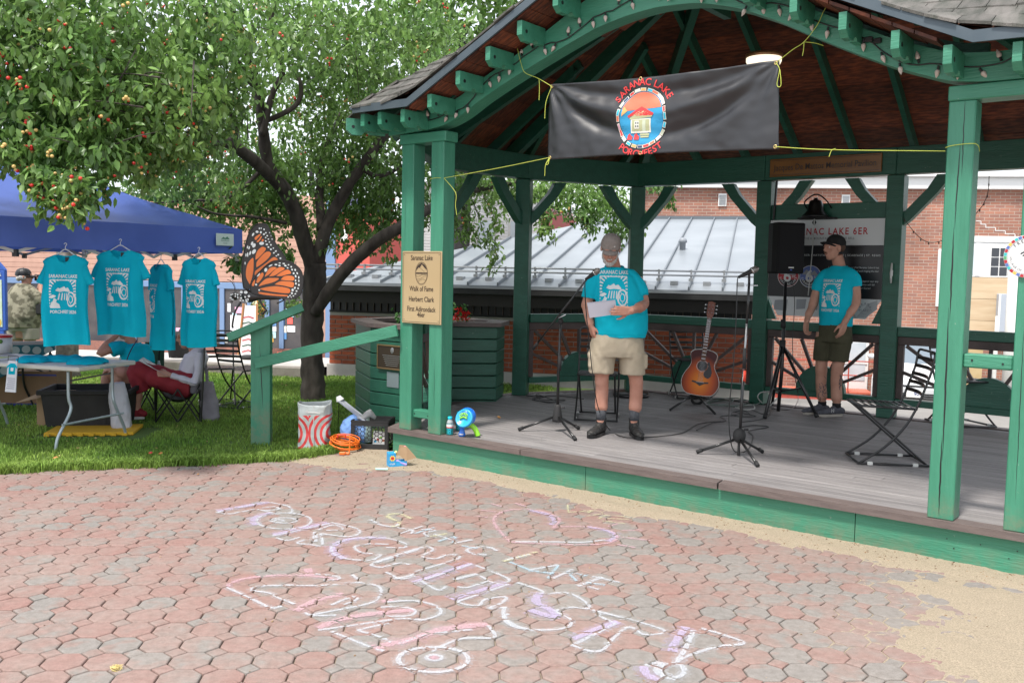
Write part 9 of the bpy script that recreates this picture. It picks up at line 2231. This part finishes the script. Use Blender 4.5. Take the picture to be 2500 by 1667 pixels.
def folded(lab,x,y,w,h,sd):
 mb=MB();mb.loft([(0,0,0,w,h),(0,0,.02,w*.97,h*.95),(0,0,.045,w*.75,h*.7)],n=24,e=3)
 me_=remesh(mb,.010,2,lambda p:.012*noise.noise(Vector((p[0]*12+sd,p[1]*14,p[2]*10))));o=link('folded_shirt',me_,MT['tee'],M4=Tt@Matrix.Translation((x,y,.742))@Matrix.Rotation(sd,4,'Z'));tag(o,lab,'t-shirt','folded shirts on the table');return o
folded('rumpled turquoise shirt at the right front of the table',.33,.20,.20,.16,.3);folded('rumpled turquoise shirt behind the front one on the table',.40,.55,.20,.17,1.9);folded('rumpled turquoise shirt near the table middle',.22,.72,.18,.15,4.0)
for k in range(3):o=MB().box(.08+.05*k,.36+.05*k,1.0+.12*k,1.28+.12*k,.742+.004*k,.746+.004*k,Tt@Matrix.Rotation(.04*k,4,'Z')).build('paper_sheet',M('pp%d'%k,(.62,.62,.62)if k!=1 else(.55,.62,.25),rough=.6));tag(o,['white leaflet lowest of the flat papers on the table','yellow-green leaflet between two white ones on the table','white leaflet topmost of the flat papers on the table'][k],'leaflet')
# hanging price card
pc=thing('price_card','white card with a small blue shirt picture hanging from the table edge at far left','sign');f_=lambda px,py,dd=0:YD(px,py,8.25+dd)
q=[f_(12,956),f_(38,958),f_(42,882),f_(20,880)];MB().add([p for p in q]+[p+Vector((0,.012,0))for p in q],[(0,1,2,3),(7,6,5,4),(0,4,5,1),(1,5,6,2),(2,6,7,3),(3,7,4,0)]).build('card',M('cardwhite',(.66,.66,.72),rough=.5),pc)
e1=(q[1]-q[0]);e1=e1.normalized();up1=(q[3]-q[0]).normalized();cen=sum(q,Vector())/4;Tc=Matrix(((e1.x,up1.x,0,cen.x),(e1.y,up1.y,-1,cen.y),(e1.z,up1.z,0,cen.z),(0,0,0,1)))
A_=Art().poly([(-.03,.02),(-.03,.09),(-.045,.07),(-.05,.09),(-.02,.12),(.02,.12),(.045,.09),(.04,.07),(.028,.09),(.028,.02)]).rect(-.012,.05,.012,.08,1,1)
for k in range(6):A_.rect(-.035+.004*k%.01,-.02-.018*k,.035,-.014-.018*k,2,0)
A_.build('print',[MT['tee'],MT['print_white'],M('ptxt',(.30,.30,.38))],pc,Tc,off=.003)
MB().tube([f_(20,880),f_(20,868),f_(45,870),f_(43,882)],.004,5).build('clip',MT['black'],pc)
# tote, mat, boxes, bags
c=G(196,1046,0);t=thing('storage_tote','large black plastic storage tote under the folding table','tote',M4=Matrix.Translation((c.x,c.y+.25,.02))@Matrix.Rotation(atan2(te.y,te.x)*.15,4,'Z'))
hw,hd,hh=.41,.27,.37;
for nm,a in(('front',0),('back',1),('side',2),('side',3)):
 m=MB()
 if a<2:y=-hd if a==0 else hd;y2=y*.88;m.add([(-hw*.9,y2,0),(hw*.9,y2,0),(hw,y,hh),(-hw,y,hh),(-hw*.9,y2+.006,0),(hw*.9,y2+.006,0),(hw,y+.006,hh),(-hw,y+.006,hh)],[(0,1,2,3),(7,6,5,4),(3,2,6,7)]);[m.box(x-.012,x+.012,y2-.012,y2+.0,.03,hh-.08)for x in(-.18,.0,.18)]if a==0 else None
 else:x=-hw if a==2 else hw;x2=x*.9;m.add([(x2,-hd*.88,0),(x2,hd*.88,0),(x,hd,hh),(x,-hd,hh),(x2+.006,-hd*.88,0),(x2+.006,hd*.88,0),(x+.006,hd,hh),(x+.006,-hd,hh)],[(0,1,2,3),(7,6,5,4),(3,2,6,7)])
 m.build(nm,MT['blackmat'],t)
MB().box(-hw-.03,hw+.03,-hd-.03,-hd+.0,hh-.045,hh,b=.006).box(-hw-.03,hw+.03,hd,hd+.03,hh-.045,hh,b=.006).box(-hw-.03,-hw,-hd,hd,hh-.045,hh).box(hw,hw+.03,-hd,hd,hh-.045,hh).build('rim',MT['blackmat'],t);MB().box(-hw*.9,hw*.9,-hd*.88,hd*.88,0,.01).build('floor',MT['blackmat'],t)
c=G(200,1062,0);t=thing('foam_mat','yellow interlocking foam mat under the black tote','mat',M4=Matrix.Translation((c.x+.05,c.y+.25,0))@Matrix.Rotation(atan2(te.y,te.x)*.15,4,'Z'));m=MB();m.box(-.43,.38,-.27,.22,.0,.03,b=.003)
for k in range(8):m.box(-.42+.10*k,-.42+.10*k+.05,-.31,-.271,.0,.024,b=.003)
m.build('mat',M('matyellow',(.62,.36,.02),rough=.8),t)
c=G(118,1042,0);t=thing('cardboard_box','open brown cardboard box with raised flap left of the tote','box',loc=(c.x,c.y+.2,0),rz=radians(12));MB().box(-.16,.14,-.15,.17,0,.33,b=.003).build('carton',MT['card'],t);MB().add([(-.16,-.15,.33),(.0,-.15,.335),(-.10,-.34,.31),(-.32,-.30,.26)],[(0,1,2,3)]).build('flap',MT['card'],t);MB().box(-.02,.02,-.1515,-.1505,.12,.33).build('tape',MT['straw'],t)
c=G(30,1000,0);t=thing('cardboard_box','wide brown cardboard box with blue base stripe at the far left edge','box',loc=(c.x-.05,c.y+.5,0),rz=radians(4));MB().box(-.55,.38,-.2,.25,.0,.40,b=.004).build('carton',M('card2',(.22,.13,.07),(.26,.16,.09),scale=4,rough=.9),t);MB().box(-.55,.38,-.2015,-.2005,.0,.03).box(-.55,.38,-.2015,-.2005,.35,.37).build('stripe',M('bluestripe',(.03,.05,.25)),t)
def softbag(nm,lab,c,w,d,h,mat,rz=0,lean=0):
 mb=MB();mb.loft([(0,0,0,w*.8,d),(0,0,.04,w,d*1.1),(lean*.5,0,h*.5,w*.95,d*.9),(lean,0,h*.92,w*.8,d*.45),(lean,0,h,w*.75,d*.3)],n=28,e=3)
 o=link(nm,remesh(mb,.010,3,lambda p:.010*noise.noise(Vector((p[0]*14,p[1]*14,p[2]*8)))+.004*noise.noise(Vector(p)*38)),mat,M4=Matrix.Translation(c)@Matrix.Rotation(rz,4,'Z'));tag(o,lab,'bag');return o
c=G(312,1050,0);softbag('white_bag','crumpled white plastic bag standing at the right end of the table',c+Vector((-.07,.03,0)),.10,.09,.48,M('plasticwhite',(.50,.50,.56),(.60,.60,.66),scale=3,rough=.35,trans=.15),rz=.4,lean=-.04)
c=G(515,1026,0);softbag('grey_tote_bag','grey cloth tote bag hanging from the back of the camp chair down to the grass',c,.10,.06,.42,M('tote_grey',(.24,.22,.25),(.29,.27,.30),scale=5,rough=.9),lean=-.05)
tag(MB().tube(bez([YD(492,850,9.9),YD(503,900,9.9),YD(508,950,9.9),YD(512,965,9.9)],5),[.018]*16,8,ry=.3).build('bag_strap',bpy.data.materials['tote_grey']),'grey strap of the tote bag hanging on the camp chair back','strap')
p=YD(388,900,10.3);tag(MB().lathe([(.03,0),(.032,.02),(.030,.10),(.012,.15),(.012,.17)],14,Matrix.Translation((p.x,p.y,p.z-.08))).build('water_bottle',MT['clearplastic'],smooth=True),'clear water bottle between the two seated people','bottle')
# back table with polka-dot cloth, white trough
q=YD(40,880,10.4);t=thing('cloth_table','second table draped in a teal cloth with pale polka dots behind the white card','table',loc=(q.x-.4,q.y,0),rz=radians(28))
MB().box(-.9,.75,-.3,.35,.70,.73,b=.005).build('tabletop',MT['blackmat'],t)
V=[];nn_=30
for j in range(7):
 for i in range(nn_+1):u=i/nn_;V.append((-.9+1.65*u,-.31+.015*sin(u*30)*j/6,.735-.42*(j/6)*(1 if u<.6 else max(.15,1-(u-.6)*2.2))))
dots=bpy.data.materials.new('polka');dots.use_nodes=True;nt=dots.node_tree;b=nt.nodes['Principled BSDF'];N=nt.nodes.new;tc=N('ShaderNodeTexCoord');vo=N('ShaderNodeTexVoronoi');vo.inputs['Scale'].default_value=9;vo.inputs['Randomness'].default_value=.25;lk(nt,tc.outputs['Object'],vo.inputs['Vector']);r_=N('ShaderNodeValToRGB');r_.color_ramp.interpolation='CONSTANT';r_.color_ramp.elements[0].color=(.32,.38,.36,1);r_.color_ramp.elements[1].color=(.02,.11,.13,1);r_.color_ramp.elements[1].position=.42;lk(nt,vo.outputs['Distance'],r_.inputs[0]);lk(nt,r_.outputs[0],b.inputs['Base Color']);b.inputs['Roughness'].default_value=.9
link('cloth',mesh('cloth',V,[(j*(nn_+1)+i,j*(nn_+1)+i+1,(j+1)*(nn_+1)+i+1,(j+1)*(nn_+1)+i)for j in range(6)for i in range(nn_)]),dots,t,smooth=True)
for x in(.42,.70):
 MB().tube(bez([(x,0,.70),(x,0,.3),(x+.06,.02,.1),(x+.10,.02,.01)],5),.013,8).build('leg',MT['blackmetal'],t)
MB().tube([(.2,0,.35),(.72,0,.6)],.010,6).build('brace',MT['blackmetal'],t);MB().tube([(.2,0,.6),(.72,0,.35)],.010,6).build('brace',MT['blackmetal'],t)
# blue map kiosk and spotted drum at the left edge
q=YD(2,750,12.2);t=thing('map_kiosk','blue information board with a map panel at the far left edge','sign',loc=(q.x-.35,q.y,0));kb_=M('kioskblue',(.03,.10,.42),rough=.5)
MB().box(-.4,.415,0,.06,.75,1.55,b=.01).build('board',kb_,t);m=MB();m.add([(x,y,z)for y in(0,.06)for x,z in((-.4,1.55),(.415,1.55),(.30,1.68),(-.4,1.85))],[(0,1,2,3),(7,6,5,4),(1,5,6,2),(2,6,7,3)]).build('board_top',kb_,t)
MB().box(-.3,.37,-.008,.0,.80,1.42,b=.002).build('map_panel',M('mapgreen',(.50,.62,.42),(.60,.70,.66),scale=9,rough=.5),t);MB().box(.30,.38,.0,.05,0,.75).build('post',kb_,t)
Art().poly([(.30,1.50),(.33,1.56),(.36,1.50)]).poly([(.29,1.47),(.33,1.53),(.37,1.47)],0,1).ell(.33,.86,.03,.05,1,1).build('emblem',[MT['offwhite'],M('emby',(.6,.45,.08))],t,Matrix.Translation((0,-.009,0))@VH,off=.001)
q=YD(5,840,9.3);t=thing('toy_drum','white drum-shaped bin with coloured dots and red rim at the far left','bin',loc=(q.x-.06,q.y,.745-.0))
MB().lathe([(.145,.0),(.145,.16)],28).build('side',MT['white'],t,smooth=True);MB().lathe([(.152,.155),(.152,.172),(.14,.178),(.01,.178)],28).build('lid',MT['red'],t,smooth=True)
for a,z,m in((-1.55,.11,kb_),(-1.1,.05,MT['weed']),(-.8,.12,MT['weed'])):MB().sphere((.146*cos(a),.146*sin(a),z),(.022,.022,.022),10,6).build('dot',m,t)
# shelves: sandwich board and things by the shop
q=YD(606,845,23.0);t=thing('sandwich_board','tilted A-frame sign board with handwriting outside the shop, left of the green post','sign',loc=(q.x,q.y,-.75),rz=radians(10))
w_=.20;MB().add([(-w_-.05,0,.15),(w_,0,.15),(w_,.12,1.45),(-w_+.08,.12,1.45)],[(0,1,2,3)]).build('board',MT['white'],t);MB().bar((-w_-.05,0,.1),(-w_+.08,.12,1.5),.05,.04).bar((w_,0,.1),(w_,.12,1.5),.05,.04).build('frame',M('woodframe',(.35,.16,.06),rough=.6),t)
A_=Art();
for k in range(7):A_.line([(-.15,.3+.14*k),(.0,.34+.14*k),(.13,.3+.14*k)],.03,k%2,0)
A_.build('writing',[MT['signred'],MT['cloth_green']],t,Matrix.Translation((0,-.0,0))@Matrix.Rotation(pi/2-.09,4,'X'),off=.03)
q=YD(605,872,17);tag(MB().sphere((q.x,q.y,q.z),(.16,.12,.05),12,6).build('sandbag',MT['blackmat'],smooth=True),'flat dark sandbag on the pavement left of the green post','sandbag')
q=YD(690,868,15.2);o=link('bright_cloth',remesh(MB().sphere((0,0,0),(.13,.08,.06),14,8),.012,1,lambda p:.02*noise.noise(Vector(p)*22)),M('flamecloth',(.75,.10,.02),(.12,.01,.05),scale=16,rough=.7,lo=.45,hi=.5),M4=Matrix.Translation((q.x,q.y,.05+q.z*.0+.17)));tag(o,'orange and dark red crumpled cloth by the kerb behind the lawn chair','cloth')
q=YD(400,850,14.8);tag(MB().lathe([(.16,0),(.2,.35),(.21,.42)],18,Matrix.Translation((q.x+.1,q.y+.4,.15))).build('dark_bin',MT['blackmat'],smooth=True),'dark planter tub on the pavement behind the seated people','tub')
